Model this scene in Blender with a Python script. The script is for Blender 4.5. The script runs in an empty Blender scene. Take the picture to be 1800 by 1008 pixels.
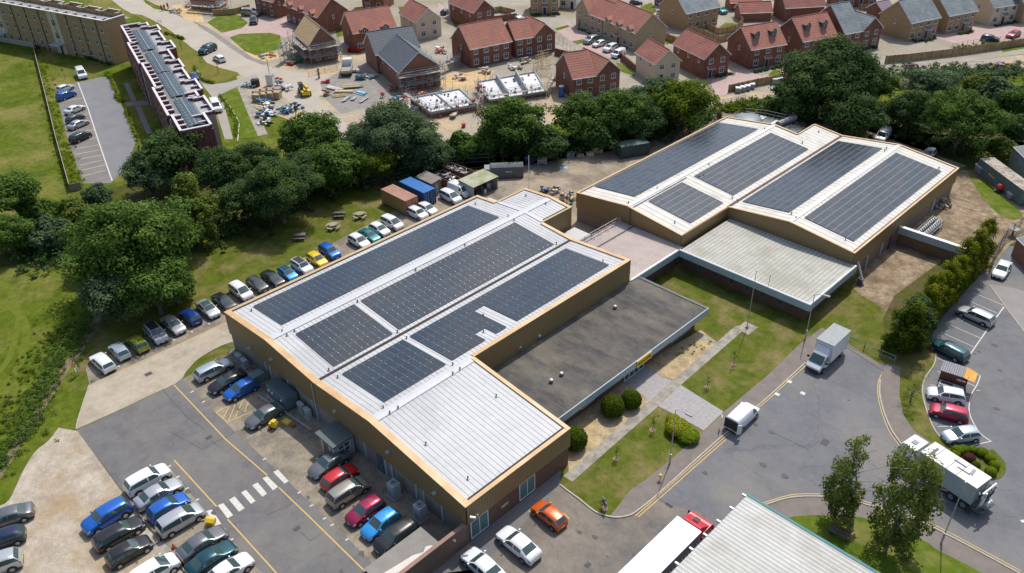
import bpy, math, random
from math import sin, cos, pi, radians, hypot, atan2, sqrt, tan, floor
from mathutils import Vector, Matrix, noise
random.seed(11)
S = bpy.context.scene
COL = S.collection

# ------------------------------------------------------------------ camera
F_PX, PITCH, ROLL, YAW = 1449.748, 0.5822, -0.0259, -0.7982
CAM = Vector((79.99558, -31.09459, 60.0))
_c, _s = cos(YAW), sin(YAW)
FW = Vector((_s*cos(PITCH), _c*cos(PITCH), -sin(PITCH)))
_rt = Vector((_c, -_s, 0)); _up = _rt.cross(FW)
RT = _rt*cos(ROLL) + _up*sin(ROLL)
UP = -_rt*sin(ROLL) + _up*cos(ROLL)
cd = bpy.data.cameras.new("camera"); cam = bpy.data.objects.new("camera", cd); COL.objects.link(cam)
cam.matrix_world = Matrix(((RT.x, UP.x, -FW.x, CAM.x), (RT.y, UP.y, -FW.y, CAM.y), (RT.z, UP.z, -FW.z, CAM.z), (0, 0, 0, 1)))
cd.sensor_width = 36; cd.lens = F_PX/1800*36; cd.clip_start = 0.5; cd.clip_end = 5000
S.camera = cam

def G(px, py, z=0.0):
    """survey point of the photograph -> place on the level z"""
    d = FW + RT*((px-900)/F_PX) - UP*((py-504)/F_PX)
    t = (z-CAM.z)/d.z
    return CAM + d*t

# ------------------------------------------------------------------ light
AZ, EL = radians(111), radians(57)
sv = Vector((cos(AZ)*cos(EL), sin(AZ)*cos(EL), sin(EL)))
ld = bpy.data.lights.new("sun", 'SUN'); ld.energy = 3.55; ld.angle = radians(0.55); ld.color = (1.0, 0.955, 0.88)
lo = bpy.data.objects.new("sun", ld); COL.objects.link(lo)
lo.rotation_euler = sv.to_track_quat('Z', 'Y').to_euler(); lo.location = (0, 0, 100)
W = bpy.data.worlds.new("World"); S.world = W; W.use_nodes = True
nt = W.node_tree; nt.nodes.clear()
sky = nt.nodes.new('ShaderNodeTexSky'); sky.sky_type = 'NISHITA'; sky.sun_disc = False
sky.sun_elevation = EL; sky.sun_rotation = atan2(sv.x, sv.y); sky.air_density = 1.0; sky.dust_density = 1.5
bg = nt.nodes.new('ShaderNodeBackground'); bg.inputs[1].default_value = 0.15; sky.dust_density = 2.5
wo = nt.nodes.new('ShaderNodeOutputWorld')
nt.links.new(sky.outputs[0], bg.inputs[0]); nt.links.new(bg.outputs[0], wo.inputs[0])
S.view_settings.view_transform = 'Standard'; S.view_settings.look = 'None'; S.view_settings.exposure = 0
S.cycles.max_bounces = 6; S.cycles.diffuse_bounces = 2; S.cycles.glossy_bounces = 3; S.cycles.transparent_max_bounces = 4
S.cycles.use_denoising = True

# ------------------------------------------------------------------ materials
MATS = {}
def M(name, c=(.5, .5, .5), c2=None, scale=1.0, rough=.8, metal=0.0, bump=0.0, bscale=None, coat=0.0,
      c3=None, scale3=.1, lo3=.45, hi3=.62, lo=.35, hi=.65, detail=8, obj=False, spec=None, stretch=None, stripe=None, fine=0.0, crack=0.0, mid=0.0):
    if name in MATS: return MATS[name]
    m = bpy.data.materials.new(name); MATS[name] = m; m.use_nodes = True
    n = m.node_tree.nodes; l = m.node_tree.links; b = n['Principled BSDF']
    b.inputs['Roughness'].default_value = rough; b.inputs['Metallic'].default_value = metal
    b.inputs['Coat Weight'].default_value = coat; b.inputs['Coat Roughness'].default_value = .06
    if spec is not None: b.inputs['Specular IOR Level'].default_value = spec
    if obj: src = n.new('ShaderNodeTexCoord').outputs['Object']
    else: src = n.new('ShaderNodeNewGeometry').outputs['Position']
    vec = src
    if stretch:
        mp = n.new('ShaderNodeMapping'); mp.inputs['Scale'].default_value = stretch
        l.new(src, mp.inputs[0]); vec = mp.outputs[0]
    def nz(sc, lo_, hi_, det, v=None):
        t = n.new('ShaderNodeTexNoise'); t.inputs['Scale'].default_value = sc; t.inputs['Detail'].default_value = det
        t.inputs['Roughness'].default_value = .65
        l.new(v or vec, t.inputs['Vector'])
        r = n.new('ShaderNodeMapRange'); r.inputs[1].default_value = lo_; r.inputs[2].default_value = hi_
        l.new(t.outputs[0], r.inputs[0]); return r.outputs[0]
    def mix(fac, a, bb, mode='MIX'):
        x = n.new('ShaderNodeMix'); x.data_type = 'RGBA'; x.blend_type = mode
        if isinstance(fac, float): x.inputs[0].default_value = fac
        else: l.new(fac, x.inputs[0])
        for i, q in ((6, a), (7, bb)):
            if isinstance(q, tuple): x.inputs[i].default_value = (*q[:3], 1)
            else: l.new(q, x.inputs[i])
        return x.outputs[2]
    col = (*c, 1)
    cur = None
    if c2: cur = mix(nz(scale, lo, hi, detail), c, c2)
    if c3: cur = mix(nz(scale3, lo3, hi3, 4), cur if cur is not None else c, c3)
    if cur is None and (mid or crack): cur = mix(0.0, c, c)
    if fine > 0:
        f = nz(14 if not obj else 30, .3, .7, 2, src)
        g = n.new('ShaderNodeMapRange'); g.inputs[3].default_value = 1-fine; g.inputs[4].default_value = 1+fine
        l.new(f, g.inputs[0])
        x = n.new('ShaderNodeVectorMath'); x.operation = 'SCALE'
        if cur is None:
            x.inputs[0].default_value = c
        else: l.new(cur, x.inputs[0])
        l.new(g.outputs[0], x.inputs[3]); cur = x.outputs[0]
    if mid > 0:
        f = nz(1.3, .32, .68, 5, src); g = n.new('ShaderNodeMapRange'); g.inputs[3].default_value = 1-mid; g.inputs[4].default_value = 1+mid
        l.new(f, g.inputs[0]); x = n.new('ShaderNodeVectorMath'); x.operation = 'SCALE'
        l.new(cur, x.inputs[0]); l.new(g.outputs[0], x.inputs[3]); cur = x.outputs[0]
    if crack > 0:
        dn = n.new('ShaderNodeTexNoise'); dn.inputs['Scale'].default_value = .6; dn.inputs['Detail'].default_value = 4; l.new(src, dn.inputs['Vector'])
        ad = n.new('ShaderNodeVectorMath'); ad.operation = 'MULTIPLY_ADD'; ad.inputs[1].default_value = (2.2, 2.2, 0); l.new(dn.outputs['Color'], ad.inputs[0]); l.new(src, ad.inputs[2])
        vo = n.new('ShaderNodeTexVoronoi'); vo.feature = 'DISTANCE_TO_EDGE'; vo.inputs['Scale'].default_value = .14; l.new(ad.outputs[0], vo.inputs['Vector'])
        mr = n.new('ShaderNodeMapRange'); mr.inputs[1].default_value = .003; mr.inputs[2].default_value = .012; mr.inputs[3].default_value = 1-crack; mr.inputs[4].default_value = 1
        l.new(vo.outputs[0], mr.inputs[0]); x = n.new('ShaderNodeVectorMath'); x.operation = 'SCALE'; l.new(cur, x.inputs[0]); l.new(mr.outputs[0], x.inputs[3]); cur = x.outputs[0]
    if stripe:   # (axis, period, width fraction, colour)
        ax, per, wd, sc = stripe
        sp = n.new('ShaderNodeSeparateXYZ'); l.new(src, sp.inputs[0])
        d = n.new('ShaderNodeMath'); d.operation = 'DIVIDE'; d.inputs[1].default_value = per; l.new(sp.outputs[ax], d.inputs[0])
        fr = n.new('ShaderNodeMath'); fr.operation = 'FRACT'; l.new(d.outputs[0], fr.inputs[0])
        lt = n.new('ShaderNodeMath'); lt.operation = 'LESS_THAN'; lt.inputs[1].default_value = wd; l.new(fr.outputs[0], lt.inputs[0])
        cur = mix(lt.outputs[0], cur if cur is not None else c, sc)
    if cur is not None: l.new(cur, b.inputs['Base Color'])
    else: b.inputs['Base Color'].default_value = col
    if bump:
        t = n.new('ShaderNodeTexNoise'); t.inputs['Scale'].default_value = bscale or scale*4; t.inputs['Detail'].default_value = 4
        l.new(vec, t.inputs['Vector'])
        bp = n.new('ShaderNodeBump'); bp.inputs['Strength'].default_value = min(1, bump); bp.inputs['Distance'].default_value = .05
        l.new(t.outputs[0], bp.inputs['Height']); l.new(bp.outputs[0], b.inputs['Normal'])
    return m

asphalt = M('asphalt', (.135, .132, .135), (.175, .17, .168), .5, .9, c3=(.21, .20, .18), scale3=.09, lo3=.46, hi3=.7, fine=.12, bump=.3, bscale=20, crack=.10, mid=.05, spec=.2)
asphalt_road = M('asphalt_road', (.145, .148, .16), (.18, .182, .19), .35, .88, c3=(.215, .205, .19), scale3=.075, lo3=.46, hi3=.66, fine=.12, bump=.3, bscale=20, crack=.12, mid=.05, spec=.2)
asphalt_brown = M('asphalt_brown', (.19, .165, .14), (.25, .22, .18), .5, .92, c3=(.145, .135, .125), scale3=.16, fine=.15, crack=.1, mid=.07, spec=.2, bump=.3, bscale=20)
asphalt_lot = M('asphalt_lot', (.18, .185, .20), (.22, .22, .225), .3, .9, fine=.08)
footway = M('footway_tarmac', (.17, .145, .13), (.215, .185, .165), .8, .92, fine=.12)
concrete = M('concrete_road', (.37, .315, .24), (.46, .40, .315), .45, .9, spec=.2, c3=(.29, .245, .19), scale3=.18, lo3=.48, hi3=.7, fine=.1, crack=.08, mid=.06)
slab = M('concrete_slab', (.30, .27, .22), (.38, .345, .29), 1.2, .9, c3=(.22, .2, .17), scale3=.8, fine=.1)
paver = M('grey_paver', (.30, .285, .28), (.38, .36, .35), 3, .9, fine=.25)
gravel = M('gravel', (.33, .28, .215), (.50, .44, .36), .5, .95, spec=.1, mid=.12, c3=(.36, .27, .17), scale3=.11, lo3=.5, hi3=.68, fine=.22, bump=.5, bscale=14)
gravel_tan = M('tan_gravel', (.42, .30, .16), (.52, .40, .24), 2, .95, c3=(.30, .24, .14), scale3=.7, fine=.3, bump=.4, bscale=12)
gravel_bay = M('bay_gravel', (.24, .20, .15), (.33, .28, .21), 1.2, .95, c3=(.17, .15, .12), scale3=.35, fine=.3, bump=.4, bscale=12)
dirt = M('dirt', (.21, .15, .095), (.36, .285, .195), .8, .95, spec=.1, c3=(.17, .125, .08), scale3=.25, fine=.3, mid=.22, bump=.5, bscale=6)
sand = M('sand', (.43, .325, .18), (.49, .39, .25), .3, .95, c3=(.32, .285, .235), scale3=.09, lo3=.42, hi3=.6, fine=.2, mid=.15, bump=.4, bscale=4)
estate = M('estate_ground', (.30, .265, .215), (.37, .335, .275), .2, .95, c3=(.27, .235, .16), scale3=.06, fine=.1, mid=.08)
roadpale = M('pale_road', (.38, .335, .27), (.45, .40, .325), .2, .9, c3=(.39, .35, .29), scale3=.08, fine=.06)
pinkpave = M('pink_block_paving', (.40, .285, .26), (.47, .345, .31), .6, .9, fine=.15)
hardcore = M('grey_hardcore', (.22, .205, .185), (.29, .27, .24), .7, .95, fine=.3, bump=.5, bscale=6)
grass = M('meadow_grass', (.058, .096, .008), (.125, .152, .018), .28, .95, spec=.05, c3=(.20, .18, .055), scale3=.06, lo3=.47, hi3=.66, mid=.25, fine=.3, bump=.8, bscale=4)
lawn = M('lawn_grass', (.070, .100, .012), (.118, .135, .020), .6, .95, spec=.05, c3=(.215, .17, .075), scale3=.24, lo3=.46, hi3=.70, mid=.15, fine=.25, bump=.5, bscale=6)
lawn_green = M('bright_lawn', (.082, .13, .012), (.125, .165, .022), .5, .95, spec=.05, mid=.15, c3=(.21, .19, .07), scale3=.25, lo3=.5, hi3=.75, fine=.2)
lawn_dry = M('dry_lawn', (.145, .135, .025), (.20, .17, .045), .3, .95, spec=.05, c3=(.12, .14, .03), scale3=.12, fine=.2)
undergrowth = M('undergrowth', (.05, .065, .012), (.09, .10, .02), .5, .95, spec=.05, c3=(.12, .09, .05), scale3=.15, fine=.35, bump=.6, bscale=5)
yellow_line = M('yellow_road_paint', (.62, .42, .13), (.52, .37, .15), 3, .8)
white_line = M('white_road_paint', (.66, .63, .57), (.54, .51, .46), 3, .8)
kerbm = M('kerb_stone', (.36, .33, .28), (.45, .41, .35), 2, .9)
roof_white = M('white_metal_roof', (.53, .535, .535), (.58, .58, .575), .25, .55, spec=.25, mid=.05, c3=(.47, .475, .475), scale3=.12, stripe=(1, .55, .11, (.39, .395, .40)))
roof_cream = M('weathered_roof', (.56, .545, .49), (.64, .62, .565), .5, .6, c3=(.44, .43, .37), scale3=.3, lo3=.5, hi3=.72, stretch=(1, 1, 1), stripe=(1, 1.0, .05, (.40, .38, .33)))
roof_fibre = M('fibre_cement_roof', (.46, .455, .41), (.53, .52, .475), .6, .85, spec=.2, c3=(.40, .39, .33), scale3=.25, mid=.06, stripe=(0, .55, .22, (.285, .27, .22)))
roof_pink = M('faded_red_rib_roof', (.49, .42, .375), (.55, .485, .43), .8, .75, c3=(.43, .39, .37), scale3=.3, stripe=(1, .33, .3, (.42, .30, .265)))
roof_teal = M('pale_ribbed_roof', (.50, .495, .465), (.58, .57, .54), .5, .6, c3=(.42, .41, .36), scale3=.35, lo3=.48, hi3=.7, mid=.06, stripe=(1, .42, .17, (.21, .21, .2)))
felt = M('roofing_felt', (.072, .07, .066), (.118, .112, .104), .9, .9, spec=.15, c3=(.185, .165, .13), scale3=.3, lo3=.46, hi3=.72, fine=.18, mid=.08, stretch=(.6, 1.1, 1), stripe=(1, 1.05, .04, (.15, .14, .125)))
ridge_m = M('white_ridge_flashing', (.55, .565, .58), (.50, .515, .53), 1, .5)
gold = M('gold_cladding', (.255, .175, .078), (.22, .15, .068), .4, .55, stripe=(None or 0, .32, .25, (.185, .118, .042)))
gold_y = M('gold_cladding_side', (.255, .175, .078), (.22, .15, .068), .4, .55, stripe=(1, .32, .25, (.185, .118, .042)))
coping = M('tan_coping', (.62, .40, .19), (.52, .325, .15), .5, .5, c3=(.68, .47, .26), scale3=.3)
copingd = M('pale_coping', (.52, .38, .2), (.46, .33, .17), .6, .6)
gutter_m = M('dark_gutter', (.022, .018, .02), (.04, .028, .028), .8, .8)
concwall = M('precast_wall', (.23, .195, .175), (.28, .24, .215), .6, .9, c3=(.19, .165, .155), scale3=.3, fine=.06)
darkbrick = M('dark_brick', (.12, .065, .045), (.165, .09, .065), 3, .9, fine=.25)
redbrick = M('red_brick', (.20, .082, .052), (.26, .118, .078), 2.5, .9, c3=(.17, .07, .048), scale3=.4, fine=.2)
brownbrick = M('brown_brick', (.22, .10, .065), (.28, .135, .09), 2.5, .9, fine=.2)
tanbrick = M('tan_brick', (.34, .225, .115), (.41, .285, .155), 2.5, .9, fine=.18)
buffbrick = M('buff_brick', (.36, .27, .165), (.42, .325, .21), 2.5, .9, fine=.15)
creamwall = M('cream_render', (.56, .47, .335), (.60, .51, .375), .8, .9)
whitewall = M('white_render', (.66, .64, .60), (.70, .68, .64), .8, .9)
redtile = M('red_tile', (.35, .13, .088), (.45, .195, .135), 2.2, .85, c3=(.34, .145, .11), scale3=.35, fine=.25)
redtile2 = M('brown_red_tile', (.32, .115, .085), (.41, .165, .12), 2.2, .85, c3=(.27, .115, .095), scale3=.35, fine=.25)
slate = M('slate_tile', (.20, .23, .245), (.265, .295, .305), 2.2, .75, c3=(.17, .195, .21), scale3=.4, fine=.2)
slate_dark = M('dark_slate_tile', (.085, .10, .118), (.125, .142, .16), 2.2, .7, fine=.2)
osb = M('bare_roof_board', (.50, .34, .17), (.58, .42, .24), 1.5, .9, fine=.15)
whiteframe = M('white_frame', (.72, .72, .70), rough=.6)
glass = M('window_glass', (.035, .05, .065), (.10, .12, .14), 1.2, .08)
tealglass = M('teal_glass', (.07, .15, .16), (.11, .20, .20), 1.0, .2)
door_m = M('dark_door', (.03, .03, .045), rough=.5)
wood_fence = M('fence_timber', (.36, .24, .11), (.44, .31, .16), 1.5, .9, c3=(.25, .17, .09), scale3=.5, fine=.2)
timber = M('raw_timber', (.52, .38, .21), (.62, .48, .29), 2, .85, fine=.1)
oldwood = M('old_timber', (.26, .23, .185), (.35, .31, .26), 3, .9, fine=.2)
steel = M('galvanised_steel', (.42, .43, .44), (.50, .51, .52), 3, .45, metal=.6)
steel_dark = M('dark_steel', (.08, .085, .09), (.12, .12, .125), 3, .6)
scaf = M('scaffold_tube', (.34, .335, .32), rough=.5, metal=.4)
plank = M('scaffold_board', (.48, .42, .32), (.36, .32, .26), 2, .9)
white_paint = M('white_paint', (.78, .78, .77), (.72, .72, .71), 1.5, .45)
grey_paint = M('grey_paint', (.24, .26, .27), (.30, .32, .33), 1.5, .6)
ac_grey = M('unit_grey', (.36, .41, .42), (.42, .47, .48), 1.5, .6)
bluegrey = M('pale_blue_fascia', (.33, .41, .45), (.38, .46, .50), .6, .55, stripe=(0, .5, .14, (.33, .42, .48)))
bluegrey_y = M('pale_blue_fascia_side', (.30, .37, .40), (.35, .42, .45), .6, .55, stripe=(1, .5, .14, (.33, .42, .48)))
black = M('matt_black', (.02, .02, .022), rough=.6)
tyre = M('tyre_rubber', (.025, .025, .027), rough=.85)
rim_m = M('alloy_rim', (.42, .43, .45), rough=.35, metal=.7)
carglass = M('car_glass', (.05, .085, .085), rough=.08, coat=.7)
headlamp = M('lamp_glass', (.60, .63, .66), rough=.12, coat=.6)
taillamp = M('tail_lamp_red', (.42, .03, .03), rough=.15, coat=.5)
white_plate = M('white_number_plate', (.75, .75, .7), rough=.5)
bark = M('bark', (.12, .095, .07), (.19, .155, .12), 3, .95, obj=True)
birchbark = M('birch_bark', (.48, .45, .40), (.20, .18, .16), 2.5, .9, obj=True)
yellowp = M('yellow_plastic', (.70, .50, .03), rough=.45)
redp = M('red_plastic', (.50, .04, .035), rough=.5)
orangep = M('orange_plastic', (.75, .24, .04), rough=.5)
bluep = M('blue_plastic', (.04, .13, .40), rough=.5)
greenp = M('green_plastic', (.03, .20, .10), rough=.5)
whitesheet = M('white_sheeting', (.72, .73, .74), (.60, .61, .63), 1.0, .6)
bluesheet = M('blue_sheeting', (.14, .38, .52), (.30, .52, .62), 1.5, .5)
terracotta = M('terracotta', (.42, .13, .07), rough=.8)
screed = M('white_floor_membrane', (.66, .67, .69), (.58, .59, .61), .6, .7)
block = M('concrete_block', (.33, .35, .36), (.39, .41, .42), 1.5, .9, fine=.12)
skin = M('skin', (.42, .25, .17), rough=.6)

def solar_mat():
    m = bpy.data.materials.new('solar_cell'); m.use_nodes = True
    n = m.node_tree.nodes; l = m.node_tree.links; b = n['Principled BSDF']
    b.inputs['Roughness'].default_value = .22; b.inputs['Specular IOR Level'].default_value = .5
    g = n.new('ShaderNodeNewGeometry')
    oi = n.new('ShaderNodeAttribute'); oi.attribute_name = 'shade'
    r = n.new('ShaderNodeValToRGB'); e = r.color_ramp.elements
    e[0].color = (.020, .032, .055, 1); e[1].color = (.07, .055, .07, 1)
    x = e.new(.35); x.color = (.03, .046, .064, 1); x = e.new(.65); x.color = (.04, .05, .06, 1)
    l.new(oi.outputs['Fac'], r.inputs[0]); l.new(r.outputs[0], b.inputs['Base Color'])
    return m
solar = solar_mat()
solar_frame = M('panel_frame', (.185, .22, .25), rough=.5, metal=.2)
clampm = M('panel_clamp', (.75, .78, .75), rough=.25, metal=.8)
clampo = M('panel_clamp_warm', (.8, .6, .4), rough=.3, metal=.6)

# ------------------------------------------------------------------ builders
class MB:
    def __init__(s, T=None): s.v = []; s.f = []; s.mi = []; s.mats = []; s.T = T; s.sh = []; s.curshade = 0.0
    def _m(s, mat):
        if mat not in s.mats: s.mats.append(mat)
        return s.mats.index(mat)
    def add(s, vs, fs, mat):
        k = len(s.v)
        if s.T is not None: vs = [s.T @ Vector(p) for p in vs]
        s.v += [tuple(p) for p in vs]; i = s._m(mat)
        for f in fs: s.f.append(tuple(a+k for a in f)); s.mi.append(i); s.sh.append(s.curshade)
        return s
    def face(s, pts, mat): return s.add(pts, [tuple(range(len(pts)))], mat)
    def box(s, x0, y0, z0, x1, y1, z1, mat, bottom=True):
        x0, x1 = min(x0, x1), max(x0, x1); y0, y1 = min(y0, y1), max(y0, y1); z0, z1 = min(z0, z1), max(z0, z1)
        v = [(x0, y0, z0), (x1, y0, z0), (x1, y1, z0), (x0, y1, z0), (x0, y0, z1), (x1, y0, z1), (x1, y1, z1), (x0, y1, z1)]
        f = [(4, 5, 6, 7), (0, 1, 5, 4), (1, 2, 6, 5), (2, 3, 7, 6), (3, 0, 4, 7)]
        if bottom: f.append((3, 2, 1, 0))
        return s.add(v, f, mat)
    def obox(s, c, sx, sy, sz, ang, mat, tilt=0.0):
        R = Matrix.Translation(Vector(c)) @ Matrix.Rotation(ang, 4, 'Z') @ Matrix.Rotation(tilt, 4, 'Y')
        v = [R @ Vector((a*sx/2, b*sy/2, z)) for z in (0, sz) for a, b in ((-1, -1), (1, -1), (1, 1), (-1, 1))]
        return s.add(v, [(4, 5, 6, 7), (0, 1, 5, 4), (1, 2, 6, 5), (2, 3, 7, 6), (3, 0, 4, 7), (3, 2, 1, 0)], mat)
    def prism(s, poly, z0, z1, mat, top=None):
        n = len(poly)
        a = sum(poly[i][0]*poly[(i+1) % n][1]-poly[(i+1) % n][0]*poly[i][1] for i in range(n))
        if a < 0: poly = poly[::-1]
        v = [(p[0], p[1], z0) for p in poly]+[(p[0], p[1], z1) for p in poly]
        s.add(v, [(i, (i+1) % n, n+(i+1) % n, n+i) for i in range(n)], mat)
        s.add([(p[0], p[1], z1) for p in poly], [tuple(range(n))], top or mat); return s
    def tube(s, a, b, r, mat, n=6, r2=None, cap=True):
        a, b = Vector(a), Vector(b); d = b-a
        if d.length < 1e-6: return s
        q = d.to_track_quat('Z', 'Y'); r2 = r if r2 is None else r2
        v = [a+q @ Vector((cos(2*pi*i/n)*r, sin(2*pi*i/n)*r, 0)) for i in range(n)]+[b+q @ Vector((cos(2*pi*i/n)*r2, sin(2*pi*i/n)*r2, 0)) for i in range(n)]
        f = [(i, (i+1) % n, n+(i+1) % n, n+i) for i in range(n)]
        if cap: f += [tuple(range(n, 2*n)), tuple(range(n-1, -1, -1))]
        return s.add(v, f, mat)
    def blob(s, c, rx, ry, rz, mat, n=10, m=6, jit=0.0, bottom=False):
        vs = []; fs = []
        for j in range(m+1):
            th = pi*j/m
            for i in range(n):
                ph = 2*pi*i/n; k = 1+random.uniform(-jit, jit)
                vs.append((c[0]+rx*k*sin(th)*cos(ph), c[1]+ry*k*sin(th)*sin(ph), c[2]+rz*k*cos(th)))
        for j in range(m):
            for i in range(n): fs.append((j*n+i, (j+1)*n+i, (j+1)*n+(i+1) % n, j*n+(i+1) % n))
        return s.add(vs, fs, mat)
    def build(s, name, parent=None, smooth=False, org=None):
        """parts of a thing are built in its frame; 'abs' things are built in world metres"""
        if parent is not None and parent.name in ABS: o3 = ABS[parent.name]
        elif org is not None: o3 = Vector(org)
        elif parent is None:
            xs = [p[0] for p in s.v]; ys = [p[1] for p in s.v]; zs = [p[2] for p in s.v]
            o3 = Vector(((min(xs)+max(xs))/2, (min(ys)+max(ys))/2, min(zs)))
        else: o3 = Vector((0, 0, 0))
        me = bpy.data.meshes.new(name)
        me.from_pydata([(p[0]-o3.x, p[1]-o3.y, p[2]-o3.z) for p in s.v], [], s.f)
        for m in s.mats: me.materials.append(m)
        me.polygons.foreach_set('material_index', s.mi)
        if smooth: me.polygons.foreach_set('use_smooth', [True]*len(s.f))
        if any(s.sh):
            at = me.attributes.new('shade', 'FLOAT', 'FACE'); at.data.foreach_set('value', s.sh)
        me.update()
        ob = bpy.data.objects.new(name, me); COL.objects.link(ob)
        if parent is None: ob.location = o3
        else:
            ob.parent = parent
            if parent.name in ABS: ABS[ob.name] = o3
        return ob
ABS = {}
def tag(o, label=None, cat=None, group=None, kind=None):
    if label: o['label'] = label
    if cat: o['category'] = cat
    if group: o['group'] = group
    if kind: o['kind'] = kind
    return o
def thing(name, label, cat, loc=(0, 0, 0), rz=0.0, group=None, absolute=False):
    o = bpy.data.objects.new(name, None); COL.objects.link(o); o.empty_display_size = .3
    o.location = loc; o.rotation_euler = (0, 0, rz); tag(o, label, cat, group)
    if absolute: ABS[o.name] = Vector(loc)
    return o
def dup(root, loc, rz, label=None, group=None, parent=None):
    r = root.copy(); COL.objects.link(r); r.location = loc; r.rotation_euler = (0, 0, rz); r.parent = parent
    if label: r['label'] = label
    if group: r['group'] = group
    for ch in list(root.children):
        c = ch.copy(); COL.objects.link(c); c.parent = r
        for g in ch.children:
            d = g.copy(); COL.objects.link(d); d.parent = c
    return r
def poly(name, pts, z, mat, kind='structure', thick=0.0, world=False, edge=None):
    """a sheet of ground; pts are survey points"""
    P = [Vector((p[0], p[1], 0)) if world else G(p[0], p[1], z) for p in pts]
    mb = MB()
    if thick: mb.prism([(p.x, p.y) for p in P], z-thick, z, edge or kerbm, mat)
    else:
        n = len(P); a = sum(P[i].x*P[(i+1) % n].y-P[(i+1) % n].x*P[i].y for i in range(n))
        if a < 0: P = P[::-1]
        mb.face([(p.x, p.y, z) for p in P], mat)
    o = mb.build(name)
    if kind: o['kind'] = kind
    return o
def smoothline(pts, k=4):
    out = []
    n = len(pts)
    for i in range(n-1):
        p0 = pts[max(0, i-1)]; p1 = pts[i]; p2 = pts[i+1]; p3 = pts[min(n-1, i+2)]
        for j in range(k):
            t = j/k
            out.append(tuple(.5*((2*p1[a])+(-p0[a]+p2[a])*t+(2*p0[a]-5*p1[a]+4*p2[a]-p3[a])*t*t+(-p0[a]+3*p1[a]-3*p2[a]+p3[a])*t**3) for a in (0, 1)))
    out.append(tuple(pts[-1][:2])); return out
def stroke(mb, pts, w, z, mat, h=0.0, smooth=False):
    """painted line or kerb along survey points"""
    if smooth: pts = smoothline(pts)
    P = [G(p[0], p[1], z) for p in pts]
    L = []; R = []
    for i, p in enumerate(P):
        a = P[max(0, i-1)]; b = P[min(len(P)-1, i+1)]
        d = (b-a); d.z = 0; d.normalize(); n = Vector((-d.y, d.x, 0))*w/2
        L.append(p+n); R.append(p-n)
    for i in range(len(P)-1):
        q = [R[i], R[i+1], L[i+1], L[i]]
        if h: mb.prism([(p.x, p.y) for p in q], z-.02, z+h, mat)
        else: mb.face([(p.x, p.y, z) for p in q], mat)
# ------------------------------------------------------------------ ground and roads
gmb = MB(); gmb.face([(-1500, -900, 0), (900, -900, 0), (900, 1800, 0), (-1500, 1800, 0)], grass)
gr = gmb.build('ground', org=(0, 0, 0)); gr['kind'] = 'structure'
# the site itself
poly('garden_lawn', [(118, 330), (330, 330), (560, 300), (880, 250), (1010, 240), (1010, 330), (850, 350), (640, 395), (395, 566), (160, 680), (120, 700), (140, 600), (170, 540), (110, 500)], .004, lawn)
poly('wood_floor', [(-60, 430), (60, 380), (150, 345), (300, 300), (560, 300), (700, 290), (800, 300), (1150, 262), (1330, 190), (1700, 170), (1900, 200), (1900, 260), (1790, 290), (1720, 300), (1680, 290), (1500, 225), (1270, 200), (1150, 240), (1120, 262), (900, 290), (760, 300), (660, 325), (560, 345), (440, 430), (370, 415), (330, 430), (130, 430), (110, 470), (0, 470), (-60, 470)], .008, undergrowth)
poly('service_yard', [(672, 402), (790, 312), (870, 300), (960, 284), (1060, 268), (1140, 250), (1300, 180), (1480, 215), (1700, 292), (1560, 330), (1100, 420), (1030, 470), (900, 430), (850, 390), (700, 460), (690, 430)], .012, M('yard_concrete', (.29, .235, .17), (.38, .32, .24), .35, .95, c3=(.20, .165, .13), scale3=.15, fine=.2, mid=.12, spec=.15))
poly('north_parking_strip', [(0, 0)]*0 or [(150, 645), (240, 600), (400, 520), (560, 440), (700, 368), (780, 322), (900, 300), (900, 350), (840, 350), (395, 566), (172, 670), (157, 676)], .016, gravel_bay)
poly('service_road', smoothline([(134, 755), (138, 735), (157, 677), (172, 670)], 2) + [(280, 620), (395, 567), (700, 415), (700, 460), (440, 600), (409, 602), (385, 610), (350, 629), (330, 650), (320, 665), (305, 676), (220, 716)], .020, concrete)
poly('car_park', [(134, 757), (220, 717), (305, 677), (320, 665), (345, 668), (409, 612), (460, 640), (880, 1000), (960, 1080), (330, 1080), (265, 950), (214, 862)], .024, asphalt)
poly('bay_surface_by_wall', [(322, 668), (330, 662), (345, 660), (352, 650), (420, 615), (640, 800), (840, 970), (700, 990), (664, 1001), (600, 935), (526, 866), (490, 830), (465, 807), (357, 706)], .028, gravel_bay)
mb = MB()
poly('bay_surface_south', [(215, 864), (232, 848), (296, 819), (345, 880), (392, 935), (432, 977), (480, 1030), (330, 1050), (283, 951)], .028, gravel_bay)
poly('gravel_lot', smoothline([(103, 752), (85, 775), (60, 796), (37, 835), (25, 862), (8, 886), (-40, 900)], 3) + [(-200, 960), (-200, 1080), (345, 1080), (325, 1010), (300, 973), (283, 951), (212, 862), (136, 758)], .032, gravel)
# north field track, ditch
tr = MB()
stroke(tr, [(172, 540), (168, 566), (150, 600), (120, 640), (95, 680), (70, 720), (45, 758), (10, 815), (-30, 870)], 1.0, .006, dirt, smooth=True)
o = tr.build('ditch_path'); o['kind'] = 'structure'
trk = M('worn_grass', (.10, .135, .012), (.15, .17, .03), .8, .95, fine=.25, spec=.05)
tr = MB()
stroke(tr, [(-40, 515), (0, 530), (40, 560), (45, 600), (30, 650), (0, 685), (-40, 715)], .9, .004, trk, smooth=True)
stroke(tr, [(-40, 490), (10, 505), (30, 540), (30, 580), (10, 640), (-30, 680)], .7, .0041, trk, smooth=True)
o = tr.build('tyre_track'); o['kind'] = 'structure'

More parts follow.
